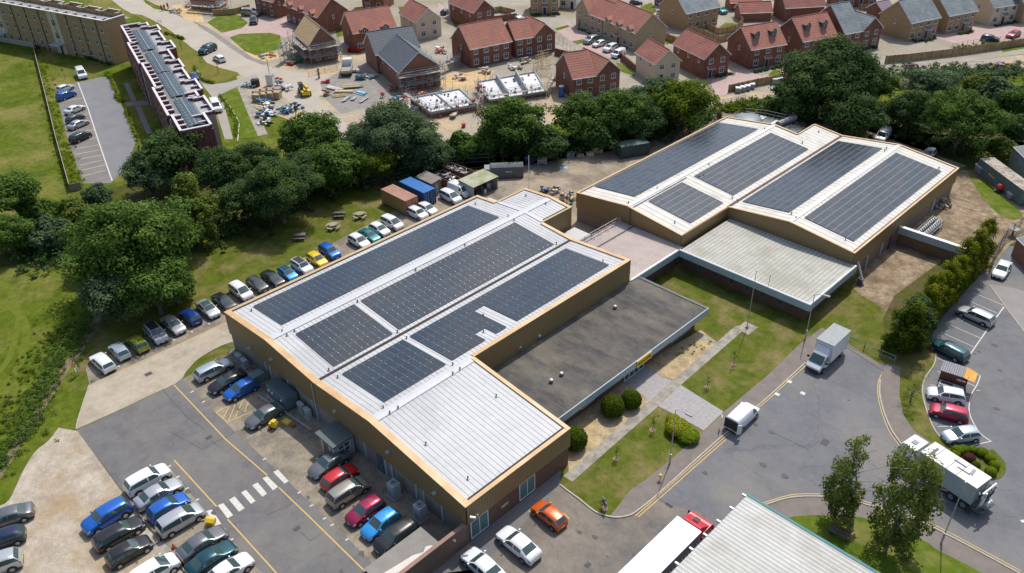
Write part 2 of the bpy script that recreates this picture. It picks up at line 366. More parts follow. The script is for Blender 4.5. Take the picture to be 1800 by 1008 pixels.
# ---- street side
poly('street_tarmac', [(760, 1010), (930, 860), (1000, 800), (1240, 560), (1480, 500), (1560, 470), (1700, 455), (1760, 430), (1990, 470), (2300, 700), (2300, 1300), (700, 1150)], .020, asphalt_road)
poly('forecourt_tarmac', [(845, 1000), (985, 852), (1020, 876), (1105, 908), (1150, 880), (1240, 905), (1250, 1000), (1210, 1090), (700, 1090), (760, 1010)], .024, asphalt_brown)
poly('light_paving', [(1738, 500), (1775, 505), (1830, 520), (1900, 560), (1900, 640), (1805, 590), (1772, 546)], .024, M('light_tarmac', (.24, .225, .215), (.28, .265, .25), .5, .9))
poly('front_lawn', smoothline([(985, 852), (1000, 864), (1017, 876), (1034, 890), (1050, 901), (1072, 908)], 3) + [(1107, 863), (1142, 838), (1182, 806), (1240, 757), (1275, 722), (1350, 659), (1407, 604), (1445, 576), (1487, 601), (1545, 640), (1570, 640), (1560, 590), (1565, 545), (1510, 515), (1500, 470), (1100, 440), (990, 760)], .04, lawn, thick=.06)
poly('footway', [(1072, 908), (1107, 863), (1142, 838), (1182, 806), (1196, 793), (1240, 757), (1275, 722), (1350, 659), (1407, 604), (1445, 576), (1487, 601), (1545, 639), (1553, 652), (1490, 612), (1430, 640), (1416, 637), (1350, 698), (1268, 768), (1210, 820), (1155, 870), (1120, 898), (1105, 906), (1085, 909)], .06, footway, thick=.10, edge=kerbm)
poly('entrance_gravel', [(1128, 640), (1232, 580), (1263, 604), (1187, 669), (1160, 661)], .05, gravel_tan)
poly('shrub_bed_gravel', [(1000, 835), (995, 740), (1092, 668), (1122, 686), (1150, 709), (1095, 755)], .05, gravel_tan)
poly('entrance_paving', [(1090, 670), (1130, 640), (1160, 661), (1187, 671), (1272, 724), (1237, 757), (1190, 731), (1151, 711), (1121, 687)], .055, paver)
mb = MB(); stroke(mb, [(998, 842), (1095, 757), (1152, 708), (1187, 675), (1300, 577), (1313, 576)], 1.15, .062, slab); o = mb.build('slab_path'); o['kind'] = 'structure'
mb = MB(); stroke(mb, [(1228, 589), (1262, 606)], .6, .060, slab); o = mb.build('slab_edge'); o['kind'] = 'structure'
poly('flagpole_pad', [(1310, 565), (1333, 576), (1315, 589), (1295, 577)], .066, slab)
poly('rear_yard', [(1498, 505), (1520, 470), (1565, 430), (1660, 330), (1690, 300), (1725, 298), (1770, 340), (1830, 380), (1850, 400), (1810, 415), (1775, 430), (1745, 470), (1700, 500), (1660, 520), (1620, 560), (1590, 560), (1560, 548), (1512, 518)], .045, dirt)
poly('rear_grass', smoothline([(1704, 310), (1725, 312), (1745, 330), (1770, 352), (1796, 375), (1792, 385), (1775, 386), (1752, 374), (1730, 352), (1715, 330), (1704, 310)], 2)[:-1], .05, lawn_green)
poly('median_footway', smoothline([(1557, 641), (1547, 668), (1546, 693), (1552, 720), (1560, 742), (1572, 765), (1600, 800), (1630, 820)], 3) + [(1670, 800), (1640, 780), (1607, 757), (1588, 729), (1581, 694), (1583, 644)], .06, footway, thick=.10)
poly('median_grass', smoothline([(1645, 622), (1642, 641), (1627, 664), (1621, 684), (1625, 711), (1641, 754), (1662, 778), (1690, 795)], 3) + smoothline([(1745, 790), (1765, 810), (1768, 828), (1755, 842), (1725, 838)], 3) + [(1680, 815), (1668, 802), (1640, 780), (1607, 757), (1588, 729), (1581, 694), (1583, 644), (1565, 640), (1560, 590), (1600, 545)], .075, lawn, thick=.10)
poly('hedge_bed', [(1560, 610), (1552, 560), (1572, 520), (1640, 470), (1735, 405), (1745, 425), (1735, 470), (1655, 560), (1620, 620), (1590, 625)], .08, undergrowth)
poly('corner_footway', smoothline([(1330, 897), (1352, 886), (1400, 874), (1475, 876), (1530, 890), (1580, 905), (1625, 921), (1665, 941), (1720, 970), (1790, 1008), (1850, 1040)], 3) + [(1760, 1040), (1725, 1007), (1650, 968), (1620, 948), (1532, 914), (1485, 907), (1432, 906), (1390, 909), (1340, 925)], .06, footway, thick=.10)
poly('corner_grass', smoothline([(1340, 925), (1390, 909), (1432, 906), (1485, 907), (1532, 914), (1620, 948), (1650, 968), (1725, 1007), (1760, 1040)], 3) + [(1700, 1200), (1560, 1200), (1400, 1000)], .075, lawn_green, thick=.10)
# kerbs
kb = MB()
stroke(kb, [(985, 853), (1000, 865), (1017, 877), (1034, 891), (1050, 902), (1072, 909), (1088, 910), (1105, 907), (1120, 899), (1155, 871), (1210, 821), (1268, 769), (1350, 699), (1416, 638)], .16, .02, kerbm, .10, smooth=True)
stroke(kb, [(1553, 651), (1558, 640), (1547, 668), (1546, 693), (1552, 720), (1560, 742), (1572, 765), (1600, 800), (1630, 820)][2:], .16, .02, kerbm, .10, smooth=True)
stroke(kb, [(1645, 622), (1642, 641), (1627, 664), (1621, 684), (1625, 711), (1641, 754), (1662, 778), (1690, 795)], .14, .02, kerbm, .12, smooth=True)
stroke(kb, [(1330, 897), (1352, 886), (1400, 874), (1475, 876), (1530, 890), (1580, 905), (1625, 921), (1665, 941), (1720, 970), (1790, 1008), (1850, 1040)], .16, .02, kerbm, .10, smooth=True)
stroke(kb, [(1740, 502), (1772, 546), (1805, 590), (1850, 640)], .14, .02, kerbm, .05)
o = kb.build('kerb'); o['kind'] = 'structure'
kb = MB()
stroke(kb, [(305, 677), (320, 665), (328, 652), (350, 630), (385, 610), (409, 601)], .12, .02, kerbm, .06, smooth=True)
stroke(kb, [(134, 755), (138, 735), (157, 677)], .12, .02, kerbm, .05, smooth=True)
o = kb.build('kerb'); o['kind'] = 'structure'
poly('grass_corner', smoothline([(322, 664), (328, 652), (350, 630), (385, 612), (398, 606)], 3) + [(404, 622), (372, 637), (345, 652)], .035, lawn)
# painted lines
yl = MB()
stroke(yl, [(172, 670), (280, 621), (395, 567)], .11, .036, yellow_line)
stroke(yl, [(306, 677), (396, 772), (470, 836)], .13, .036, yellow_line)
stroke(yl, [(490, 857), (545, 910), (645, 1008), (680, 1042)], .13, .036, yellow_line)
stroke(yl, [(306, 809), (381, 891)], .13, .036, yellow_line)
stroke(yl, [(400, 913), (450, 968), (487, 1009), (510, 1032)], .13, .036, yellow_line)
stroke(yl, [(1117, 907), (1160, 869), (1214, 821), (1272, 770), (1353, 700), (1419, 640)], .10, .036, yellow_line)
stroke(yl, [(1122, 909), (1163, 873), (1217, 825), (1276, 773)], .10, .036, yellow_line)
stroke(yl, [(1558, 646), (1545, 668), (1543, 693), (1549, 721), (1557, 744), (1568, 766), (1596, 802)], .09, .036, yellow_line, smooth=True)
stroke(yl, [(1328, 890), (1352, 881), (1400, 869), (1476, 871), (1532, 885), (1582, 900), (1628, 916), (1668, 936), (1724, 966), (1795, 1004)], .10, .036, yellow_line, smooth=True)
def hl(c, a, b, mat=yellow_line, w=.10, m=yl, z=.036):
    stroke(m, [(c[0]+a[0]/4, c[1]+a[1]/4), (c[0]+b[0]/4, c[1]+b[1]/4)], w, z, mat)
for a, b in [((1520, 885), (1597, 950)), ((1520, 885), (1640, 822)), ((1530, 880), (1565, 850)), ((1570, 925), (1615, 835)), ((1605, 945), (1655, 830)), ((1650, 925), (1712, 790)), ((1720, 880), (1765, 765)), ((1600, 950), (1790, 872))]:
    hl((0, 504), a, b, z=.0365+.0004*random.random())
hl((900, 756), (115, 565), (145, 600)); hl((900, 756), (362, 585), (402, 625))
o = yl.build('yellow_line'); o['kind'] = 'structure'
wl = MB()
for c, P in [((0, 756), [(1450, 570), (1490, 560), (1556, 660), (1512, 674)]), ((0, 756), [(1530, 530), (1570, 515), (1640, 600), (1600, 622)]), ((0, 756), [(1610, 490), (1650, 468), (1720, 550), (1680, 575)]),
             ((0, 756), [(1695, 440), (1730, 422), (1797, 500), (1765, 520)]), ((0, 756), [(1772, 390), (1812, 370), (1878, 448), (1845, 470)]), ((450, 756), [(45, 340), (80, 325), (155, 400), (120, 425)]), ((450, 756), [(120, 295), (155, 280), (230, 360), (200, 378)])]:
    pp = [G(c[0]+x/4, c[1]+y/4, .037) for x, y in P][::-1]
    wl.face([tuple(p) for p in pp], white_line)
for x, y in [(1350, 740), (1430, 810), (1190, 255+1008), (1250, 330+1008), (1315, 412+1008), (1388, 490+1008), (1630, 770+1008), (1728, 885+1008)]:
    hl((0, 504), (x-12, y+6), (x+12, y-6), white_line, .16, wl, .037)
for x, y in [(60, 205), (305, 440), (390, 532), (483, 622), (535, 668), (640, 770), (750, 875), (855, 978)]:
    hl((450, 756), (x-12, y+6), (x+12, y-6), white_line, .16, wl, .037)
for x, y in [(835, 560), (968, 495), (1100, 433), (1225, 375), (1350, 318), (1470, 262)]:
    hl((0, 504), (x-6, y-3), (x+6, y+3), white_line, .2, wl, .037)
C = (1350, 504)
for a, b in [((1435, 38), (1655, 132)), ((1435, 110), (1612, 188)), ((1337, 212), (1537, 303)), ((1250, 257), (1498, 364)), ((1215, 320), (1448, 425)), ((1190, 505), (1262, 530)), ((1190, 595), (1290, 640)), ((1350, 655), (1455, 700)), ((1140, 688), (1180, 700)), ((1370, 765), (1418, 780)), ((1130, 810), (1190, 824)), ((1195, 985), (1400, 978)), ((1465, 732), (1493, 729)), ((1450, 608), (1490, 625))]:
    hl(C, a, b, white_line, .09, wl, .037)
stroke(wl, [(1350+x/4, 504+y/4) for x, y in [(1660, 142), (1540, 305), (1398, 510)]], .13, .0375, white_line)
stroke(wl, [(1350+x/4, 504+y/4) for x, y in [(1493, 627), (1470, 690), (1432, 755), (1415, 830), (1418, 895), (1448, 965), (1490, 1030), (1530, 1062), (1570, 1090)]], .11, .0375, white_line, smooth=True)
stroke(wl, [(1742, 776), (1715, 782), (1700, 786)], .1, .037, white_line)
for x, y in [(65, 757), (150, 668), (245, 750)]: hl(C, (x-16, y-7), (x+16, y+7), white_line, .45, wl, .037)
hl((1350, 756), (1785, 632), (1800, 650), white_line, .4, wl, .037)
o = wl.build('white_line'); o['kind'] = 'structure'
# manhole covers and repaired seams
def cover(px, py, s, name='manhole_cover'):
    p = G(px, py, 0); b = MB(); b.obox((p.x, p.y, .02), s, s*1.3, .02, 0, M('drain_iron', (.06, .055, .05), (.09, .085, .08), 4, .8)); o = b.build(name); o['kind'] = 'structure'
for x, y, s in [(522, 930, .45), (367, 770, .5), (261, 658, .6), (1033, 994, .45), (1450, 778, .7)]: cover(x, y, s)
sm = MB(); seam = M('tar_seam', (.07, .068, .066), rough=.8)
for L_ in [[(285, 684), (330, 735), (360, 755)], [(300, 760), (355, 790), (420, 757)], [(528, 935), (545, 951), (570, 935)], [(370, 772), (382, 784)], [(1350, 756), (1420, 790), (1440, 775)], [(470, 905), (505, 890), (520, 880)]]:
    stroke(sm, L_, .05, .0335, seam)
o = sm.build('tar_seam'); o['kind'] = 'structure'
random.seed(5)
ob_ = MB(); oil = M('oil_stain', (.085, .08, .078), (.11, .105, .10), 4, .8)
for k in range(46):
    if k < 22: q = G(*random.choice([(540, 850), (560, 870), (590, 900), (620, 930), (650, 960), (455, 770), (380, 700), (300, 870), (320, 895), (340, 925), (405, 985), (430, 820), (250, 790), (480, 930)]))
    else: q = G(*random.choice([(1480, 700), (1420, 760), (1500, 780), (1350, 780), (1300, 830), (1740, 620), (1760, 700), (1700, 900), (1000, 950), (1060, 980), (1690, 600), (1560, 840)]))
    q = q+Vector((random.gauss(0, 2.2), random.gauss(0, 2.2), 0)); r = random.uniform(.08, .34); n_ = 11
    ob_.face([(q.x+cos(6.283*i/n_)*r*random.uniform(.6, 1.3)*1.3, q.y+sin(6.283*i/n_)*r*random.uniform(.6, 1.3), .0405+.0004*k) for i in range(n_)], oil)
o = ob_.build('oil_stain'); o['kind'] = 'structure'
# ---- north: apartment lot, roads, building site, estate
poly('estate_ground', [(395, -60), (2100, -60), (2100, 60), (1800, 95), (1600, 120), (1390, 150), (1250, 180), (1100, 200), (980, 190), (740, 150), (560, 118), (430, 90), (300, 0), (200, -60)], .006, estate)
poly('north_road', smoothline([(100, -80), (215, 15), (250, 27), (290, 48), (322, 72), (338, 85), (352, 95), (365, 112), (385, 120), (425, 132), (470, 150), (520, 190), (560, 240)], 3) + smoothline([(640, 250), (590, 200), (560, 170), (600, 150), (640, 135), (560, 132), (470, 116), (445, 106), (400, 78), (355, 47), (300, 22), (255, 5), (200, -80)], 3), .020, roadpale)
poly('site_verge', [(180, -60), (260, 2), (300, 20), (355, 45), (445, 103), (530, 128), (560, 110), (430, 82), (330, 10), (260, -60)], .010, sand)
mb = MB(); stroke(mb, [(352, 45), (380, 62), (405, 80), (440, 103), (468, 113)], 1.5, .023, M('dark_pavement', (.20, .185, .17), (.25, .23, .21), .6, .9)); o = mb.build('pavement'); o['kind'] = 'structure'
mb = MB(); stroke(mb, [(424, 150), (440, 190), (462, 238)], 1.8, .03, slab); o = mb.build('pavement'); o['kind'] = 'structure'
poly('sand_patch', [(820, 120), (870, 125), (850, 150), (790, 155), (760, 140)], .018, M('bright_sand', (.50, .34, .15), (.56, .43, .25), .5, .95, fine=.2, mid=.2))
poly('sand_patch', [(600, 225), (640, 225), (650, 250), (610, 262)], .018, MATS['bright_sand'])
poly('sand_patch', [(300, 10), (345, 5), (360, 40), (330, 38)], .018, MATS['bright_sand'])
poly('sand_patch', [(425, 92), (470, 88), (500, 100), (470, 108), (440, 104)], .018, MATS['bright_sand'])
poly('sand_patch', [(530, 180), (560, 190), (590, 225), (560, 235), (520, 200)], .018, MATS['bright_sand'])
poly('building_site', [(415, 135), (470, 108), (540, 95), (640, 95), (700, 105), (800, 130), (900, 120), (1000, 150), (1010, 200), (940, 230), (860, 262), (740, 262), (640, 262), (600, 240), (520, 215), (450, 190)], .012, sand)
poly('hardcore_area', [(562, 145), (600, 125), (640, 120), (700, 160), (720, 178), (700, 195), (640, 190), (600, 200), (572, 175)], .024, hardcore)
poly('site_track', [(1230, 195), (1255, 172), (1350, 158), (1390, 150), (1565, 128), (1660, 112), (1800, 96), (2000, 80), (2000, 105), (1800, 120), (1725, 119), (1650, 122), (1568, 136), (1480, 150), (1330, 175), (1250, 190)], .016, sand)
poly('lot_tarmac', [(96, 152), (137, 145), (177, 136), (191, 136), (207, 175), (222, 200), (240, 245), (225, 290), (195, 322), (147, 323), (120, 250)], .016, asphalt_lot)
poly('lot_bays', [(96, 152), (136, 145), (152, 184), (170, 240), (196, 316), (147, 323), (120, 250)], .020, M('lot_bay_tarmac', (.17, .155, .145), (.215, .20, .185), .4, .9))
mb = MB(); stroke(mb, [(137, 145), (155, 192), (173, 248), (197, 318)], .2, .024, white_line)
for x, y, x2, y2 in [(530, 40, 690, 12), (540, 77, 700, 48), (550, 115, 712, 83), (563, 155, 722, 118), (573, 192, 735, 152), (583, 232, 742, 190), (700, -25, 0, 0)][:6]:
    stroke(mb, [(x/4, 252+y/4), (x2/4, 252+y2/4)], .12, .024, white_line)
for i in range(7):
    stroke(mb, [(103+i*4.3, 166+i*14), (142+i*4.6, 158+i*14)], .12, .024, white_line)
o = mb.build('white_line'); o['kind'] = 'structure'
poly('path_to_flats', [(219, 181), (262, 177), (270, 184), (222, 187)], .022, M('flat_path', (.22, .2, .19), rough=.9))
poly('path_to_flats', [(217, 147), (226, 145), (240, 178), (232, 179)], .022, MATS['flat_path'])
poly('path_to_flats', [(238, 188), (247, 187), (268, 235), (258, 236)], .022, MATS['flat_path'])
poly('verge_grass', [(215, 15), (250, 28), (290, 50), (325, 75), (342, 90), (350, 98), (350, 115), (330, 130), (300, 90), (262, 40)], .018, lawn_dry)
poly('verge_grass', [(345, 116), (362, 110), (385, 119), (420, 128), (400, 143), (372, 148), (358, 135)], .024, lawn_dry)
poly('verge_grass', [(390, 165), (418, 152), (440, 195), (460, 240), (410, 245), (398, 200)], .024, lawn_green)
poly('flats_road', [(345, 120), (357, 135), (372, 149), (400, 145), (450, 131), (455, 140), (400, 162), (388, 170), (402, 200), (415, 245), (395, 245), (372, 170), (340, 130)], .022, M('flats_tarmac', (.30, .28, .25), (.35, .33, .29), .3, .9))
poly('estate_lawn', [(364, 40), (385, 27), (408, 24), (420, 28), (436, 40), (425, 50), (390, 58)], .024, lawn_green)
poly('estate_lawn', [(403, 66), (420, 60), (475, 58), (492, 62), (497, 85), (450, 98), (430, 90)], .024, lawn_green)
poly('block_drive', [(388, 58), (430, 48), (441, 34), (425, 30), (455, 30), (505, 32), (520, 62), (500, 66), (470, 58), (420, 60), (403, 66)], .022, pinkpave)
PINK = [[(1010, 52), (1000, 38), (975, 50)], [(975, 52), (1002, 48), (1040, 62), (1110, 85), (1090, 108), (1030, 85), (1000, 70)], [(1255, 130), (1300, 118), (1340, 135), (1385, 115), (1390, 122), (1330, 148), (1260, 172), (1250, 150)],
        [(1180, 5), (1100, 15), (1130, 35), (1170, 35), (1200, 15)], [(1540, 60), (1660, 60), (1720, 45), (1800, 35), (1900, 20), (1900, 50), (1800, 66), (1740, 78), (1690, 80), (1650, 68)], [(1380, 90), (1400, 75), (1420, 110), (1395, 120)], [(770, 5), (790, 20), (800, 35), (775, 30)]]
for i_, P in enumerate(PINK): poly('block_drive', P, .014+.0035*i_, pinkpave)
for P in [[(1083, 110), (1105, 118), (1118, 135), (1090, 125)], [(1165, 72), (1180, 62), (1200, 66), (1192, 75), (1172, 78)], [(1260, 52), (1275, 40), (1300, 42), (1302, 55), (1290, 58)], [(975, 50), (998, 44), (1002, 47), (980, 54)], [(1005, 73), (1030, 68), (1035, 74), (1015, 78)], [(700, 12), (735, 12), (730, 22), (705, 25)], [(790, 30), (808, 38), (820, 47), (800, 48)], [(1350, 132), (1362, 122), (1378, 127), (1372, 135), (1358, 137)], [(1760, 82), (1800, 72), (1900, 55), (1900, 72), (1800, 85), (1762, 92)], [(590, 50), (612, 45), (605, 62), (592, 66)], [(1170, 100), (1200, 105), (1190, 115), (1165, 110)], [(1550, 22), (1562, 14), (1580, 20), (1565, 35)], [(930, 15), (960, 15), (950, 30), (935, 30)], [(1125, 12), (1145, 5), (1155, 20), (1140, 30)]]:
    poly('garden_lawn', P, .05, lawn_green)
# ------------------------------------------------------------------ the main buildings
def onx(px, py, x):
    d = FW + RT*((px-900)/F_PX) - UP*((py-504)/F_PX); return CAM + d*((x-CAM.x)/d.x)
def ony(px, py, y):
    d = FW + RT*((px-900)/F_PX) - UP*((py-504)/F_PX); return CAM + d*((y-CAM.y)/d.y)
def lerp_tab(xs, zs):
    def f(x):
        if x <= xs[0]: return zs[0]
        for a, b, za, zb in zip(xs, xs[1:], zs, zs[1:]):
            if x <= b: return za+(zb-za)*(x-a)/(b-a)
        return zs[-1]
    return f
XA = [0, 9.2, 18.4, 28, 41.6]; ZA = [5.37, 6.09, 5.37, 6.09, 4.69]; zA = lerp_tab(XA, ZA)
XC = [9.0, 18.33, 27.64, 37.0, 46.4]; ZC = [4.55, 5.67, 4.55, 5.67, 4.55]; zC = lerp_tab(XC, ZC)

def slopes(mb, z, x0, x1, y0, y1, brk, mat, dz=0.0, rib=None, ribm=None):
    xs = sorted([x0, x1]+[b for b in brk if x0 < b < x1])
    for a, b in zip(xs, xs[1:]):
        mb.face([(a, y0, z(a)+dz), (b, y0, z(b)+dz), (b, y1, z(b)+dz), (a, y1, z(a)+dz)], mat)
        if rib:
            k = math.ceil(y0/rib)
            while k*rib < y1-.1:
                y = k*rib+.035
                v = [(a+.02, y-.03, z(a)+dz), (b-.02, y-.03, z(b)+dz), (b-.02, y, z(b)+dz+.03), (a+.02, y, z(a)+dz+.03), (b-.02, y+.03, z(b)+dz), (a+.02, y+.03, z(a)+dz)]
                mb.add(v, [(0, 1, 2, 3), (3, 2, 4, 5)], ribm or mat)
                k += 1
def wall_band_y(mb, z, x0, x1, y, zb, brk, mat, out=-1, t=.12, dz=.06):
    """vertical cladding along x at y with the top following the roof"""
    xs = sorted([x0, x1]+[b for b in brk if x0 < b < x1]); ya, yb = (y, y-out*t)
    for a, b in zip(xs, xs[1:]):
        q = [(a, ya, zb), (b, ya, zb), (b, ya, z(b)+dz), (a, ya, z(a)+dz)]
        r = [(a, yb, zb), (b, yb, zb), (b, yb, z(b)+dz), (a, yb, z(a)+dz)]
        mb.face(q if out < 0 else q[::-1], mat); mb.face(r[::-1] if out < 0 else r, mat)
        mb.face([(a, min(ya, yb), zb), (a, max(ya, yb), zb), (b, max(ya, yb), zb), (b, min(ya, yb), zb)], mat)
def cope_y(mb, z, x0, x1, y, w, brk, mat, dz=.07, h=.07, side=1):
    xs = sorted([x0, x1]+[b for b in brk if x0 < b < x1]); y2 = y+side*w; ya, yb = min(y, y2), max(y, y2)
    for a, b in zip(xs, xs[1:]):
        zz = [z(a)+dz, z(b)+dz]
        v = [(a, ya, zz[0]), (b, ya, zz[1]), (b, yb, zz[1]), (a, yb, zz[0]), (a, ya, zz[0]+h), (b, ya, zz[1]+h), (b, yb, zz[1]+h), (a, yb, zz[0]+h)]
        mb.add(v, [(4, 5, 6, 7), (0, 1, 5, 4), (2, 3, 7, 6), (1, 2, 6, 5), (3, 0, 4, 7), (3, 2, 1, 0)], mat)
def anchor(parent, x, y, z):
    b = MB(); b.box(x-.16, y-.16, z, x+.16, y+.16, z+.05, steel); b.box(x-.05, y-.05, z+.05, x+.05, y+.05, z+.32, steel_dark)
    b.box(x-.13, y-.03, z+.22, x+.13, y+.03, z+.28, steel_dark)
    return b.build('roof_anchor', parent)

# ---------------- front hall
A = thing('warehouse', 'front warehouse with pale twin ridge roof and gold cladding beside the staff car park', 'building', (20, 20, 0), absolute=True)
mb = MB()
mb.prism([(.12, .12), (41.4, .12), (41.4, 13.5), (27.9, 13.5), (27.9, 40.2), (.12, 40.2)], .0, 2.6, concwall)
mb.build('wall', A)
mb = MB(); mb.box(41.4, .125, .0, 41.5, 13.55, 2.6, darkbrick); mb.box(28.7, 13.5, 0, 41.4, 13.6, 2.6, darkbrick)
mb.build('brick_wall', A); mb = MB(); mb.box(4.1, 40.2, 0, 13.0, 46.1, 2.6, concwall); mb.build('rear_wall', A)
mb = MB()
wall_band_y(mb, zA, 0, 41.6, 0, 2.42, XA, gold, -1)
mb.box(0, .12, 2.42, .12, 40.3, 5.43, gold_y)
mb.box(41.48, .12, 2.42, 41.6, 13.7, 4.75, gold_y)
mb.box(27.88, 13.8, 2.42, 28.0, 40.3, 6.15, gold_y)
wall_band_y(mb, zA, 28, 41.48, 13.72, 2.42, XA, gold, 1)
wall_band_y(mb, zA, 13.0, 28, 40.3, 2.42, XA, gold, 1); wall_band_y(mb, zA, 0, 4.1, 40.3, 2.42, XA, gold, 1)
mb.box(4.0, 40.3, 2.42, 4.12, 46.2, zA(4.1)+.06, gold_y); mb.box(12.9, 40.3, 2.42, 13.02, 46.2, zA(13)+.06, gold_y)
wall_band_y(mb, zA, 4.12, 12.9, 46.2, 2.42, XA, gold, 1)
mb.build('cladding', A)
mb = MB()
slopes(mb, zA, .12, 28, .12, 40.2, XA, roof_white, 0, .55); slopes(mb, zA, 28, 41.48, .12, 13.6, XA, roof_white, 0, .55)
slopes(mb, zA, 4.12, 12.9, 40.2, 46.1, XA, roof_white, 0, .55)
mb.build('roof', A)
mb = MB()
for x0, y0, y1 in ((9.2, .75, 45.6), (28.0, .75, 13.7)):
    for s in (-1, 1):
        xs = (x0-.52, x0) if s < 0 else (x0, x0+.52)
        mb.face([(xs[0], y0, zA(xs[0])+.075), (xs[1], y0, zA(xs[1])+.075), (xs[1], y1, zA(xs[1])+.075), (xs[0], y1, zA(xs[0])+.075)], ridge_m)
mb.build('ridge_flashing', A)
mb = MB(); mb.box(4.3, 40.25, zA(9.2)-.5, 4.301, 40.26, zA(9.2)-.49, ridge_m)
slopes(mb, zA, 2.0, 12.8, 40.2, 40.75, XA, ridge_m, .08); mb.build('roof_joint_flashing', A)
mb = MB()
for q_ in ((18.22, .8, 5.40, 18.58, 40.1, 5.44), (.42, .8, 5.385, .62, 40.1, 5.47), (40.95, .75, 4.76, 41.18, 13.2, 4.80), (12.45, 40.8, zA(12.6)+.03, 12.65, 45.8, zA(12.6)+.06)):
    mb = MB(); mb.box(*q_, gutter_m); mb.build('gutter', A)
mb = MB()
cope_y(mb, zA, -.02, 41.62, -.02, .72, XA, coping)
mb.box(-.02, .70, 5.44, .42, 40.3, 5.51, copingd)
mb.box(41.18, .70, 4.76, 41.62, 13.3, 4.83, coping)
cope_y(mb, zA, 28.02, 41.62, 13.3, .44, XA, coping)
mb.box(27.5, 13.75, 6.14, 28.02, 39.8, 6.21, coping)
cope_y(mb, zA, 13.02, 28.02, 39.82, .5, XA, coping); cope_y(mb, zA, -.02, 4.0, 39.82, .5, XA, coping)
mb.box(3.95, 40.33, zA(4.1)+.07, 4.25, 46.2, zA(4.1)+.14, copingd)
mb.box(12.75, 40.33, zA(13)+.07, 13.05, 46.2, zA(13)+.14, copingd)
cope_y(mb, zA, 3.95, 13.05, 46.23, .5, XA, coping, side=-1)
mb.build('coping', A)
for px, py in [(483, 592)]: pass
c2 = [((380, 500), 8, [(498, 368), (930, 658), (1105, 655), (998, 718)]), ((440, 610), 8, [(1105, 322), (1232, 425)]), ((450, 504), 4, [(895, 852), (942, 888), (1000, 852), (1435, 580), (1385, 612), (1385, 548), (1690, 770), (1598, 205), (1600, 318), (1060, 362), (995, 318), (715, 105)]),
      ((450, 756), 4, [(1195, 98), (1490, 340)]), ((900, 252), 4, [(98, 370), (238, 425), (15, 540), (312, 705), (640, 832)]), ((640, 220), 5, [(978, 695), (1265, 805)]), ((560, 420), 6, [(1543, 66), (1025, 327)])]
for (ox, oy), k, L_ in c2:
    for x, y in L_:
        z = 5.5
        for _ in range(12): z = zA(G(ox+x/k, oy+y/k, z).x)
        p = G(ox+x/k, oy+y/k+.8, z); anchor(A, p.x, p.y, zA(p.x))
# openings of the lower walls
def win_x(parent, x, y0, y1, z0, z1, m=tealglass, name='window', fr=.08, frm=whiteframe, mull=0):
    b = MB(); b.box(x, y0, z0, x+.03, y1, z1, m)
    for a, c_, d, e in ((y0-fr, y0, z0-fr, z1+fr), (y1, y1+fr, z0-fr, z1+fr), (y0, y1, z0-fr, z0), (y0, y1, z1, z1+fr)): b.box(x, a, d, x+.06, c_, e, frm)
    for i in range(1, mull+1): yy = y0+(y1-y0)*i/(mull+1); b.box(x+.03, yy-.03, z0, x+.055, yy+.03, z1, frm)
    return b.build(name, parent)
def win_y(parent, y, x0, x1, z0, z1, m=tealglass, name='window', fr=.08, frm=whiteframe, mull=0):
    b = MB(); b.box(x0, y-.03, z0, x1, y, z1, m)
    for a, c_, d, e in ((x0-fr, x0, z0-fr, z1+fr), (x1, x1+fr, z0-fr, z1+fr), (x0, x1, z0-fr, z0), (x0, x1, z1, z1+fr)): b.box(a, y-.06, d, c_, y, e, frm)
    for i in range(1, mull+1): xx = x0+(x1-x0)*i/(mull+1); b.box(xx-.03, y-.055, z0, xx+.03, y-.03, z1, frm)
    return b.build(name, parent)
g1 = onx(829, 940, 41.5).y; g2 = onx(857, 915, 41.5).y; win_x(A, 41.5, g1, g2, .3, 2.3, mull=1)
g1 = onx(914, 880, 41.5).y; g2 = onx(939, 860, 41.5).y; win_x(A, 41.5, g1, g2, .3, 2.3, mull=1)
for x in (7.6, 8.6, 12.3, 17.0, 17.9, 26.3, 29.6, 30.6, 34.3, 35.4, 38.0):
    b = MB(); b.box(x, .04, .2, x+.28, .12, 2.4, M('pale_blue_pier', (.30, .38, .40), rough=.7)); b.build('wall_pier', A)
for x, w in ((28.4, .9), (13.0, .9)):
    b = MB(); b.box(x, .03, .02, x+w, .12, 2.2, M('teal_door', (.06, .13, .14), rough=.5)); b.box(x+.15, .01, 1.2, x+w-.15, .03, 1.9, glass); b.build('door', A)
b = MB(); b.tube((18.1, -.09, .1), (18.1, -.09, 5.2), .07, ac_grey, 8); b.build('downpipe', A)
for px, py in [(590, 723-0), (683, 795), (765, 867), (478, 632), (440, 612)]:
    p = ony(px, py, -.1)
    if p.z > 0:
        b = MB(); b.obox((p.x, -.2, p.z), .35, .35, .16, 0, ac_grey); b.box(p.x-.05, -.1, p.z+.04, p.x+.05, 0, p.z+.12, steel_dark); b.build('floodlight', A)
p = onx(887, 888, 41.5)
b = MB(); b.box(41.5, p.y-.55, p.z-.12, 41.54, p.y+.55, p.z+.25, M('blue_sign', (.10, .16, .2), rough=.5)); b.box(41.54, p.y-.45, p.z+.02, 41.555, p.y+.45, p.z+.18, yellowp)
for i in range(7): b.box(41.54, p.y-.4+i*.12, p.z-.07, 41.552, p.y-.32+i*.12, p.z-.02, white_paint)
b.build('wall_sign', A)
p = onx(824, 905, 41.6)
b = MB(); b.tube((41.6, .4, 3.7), (42.1, .3, 3.75), .03, steel); b.obox((42.15, .3, 3.68), .5, .18, .16, .6, white_paint); b.build('security_camera', A)
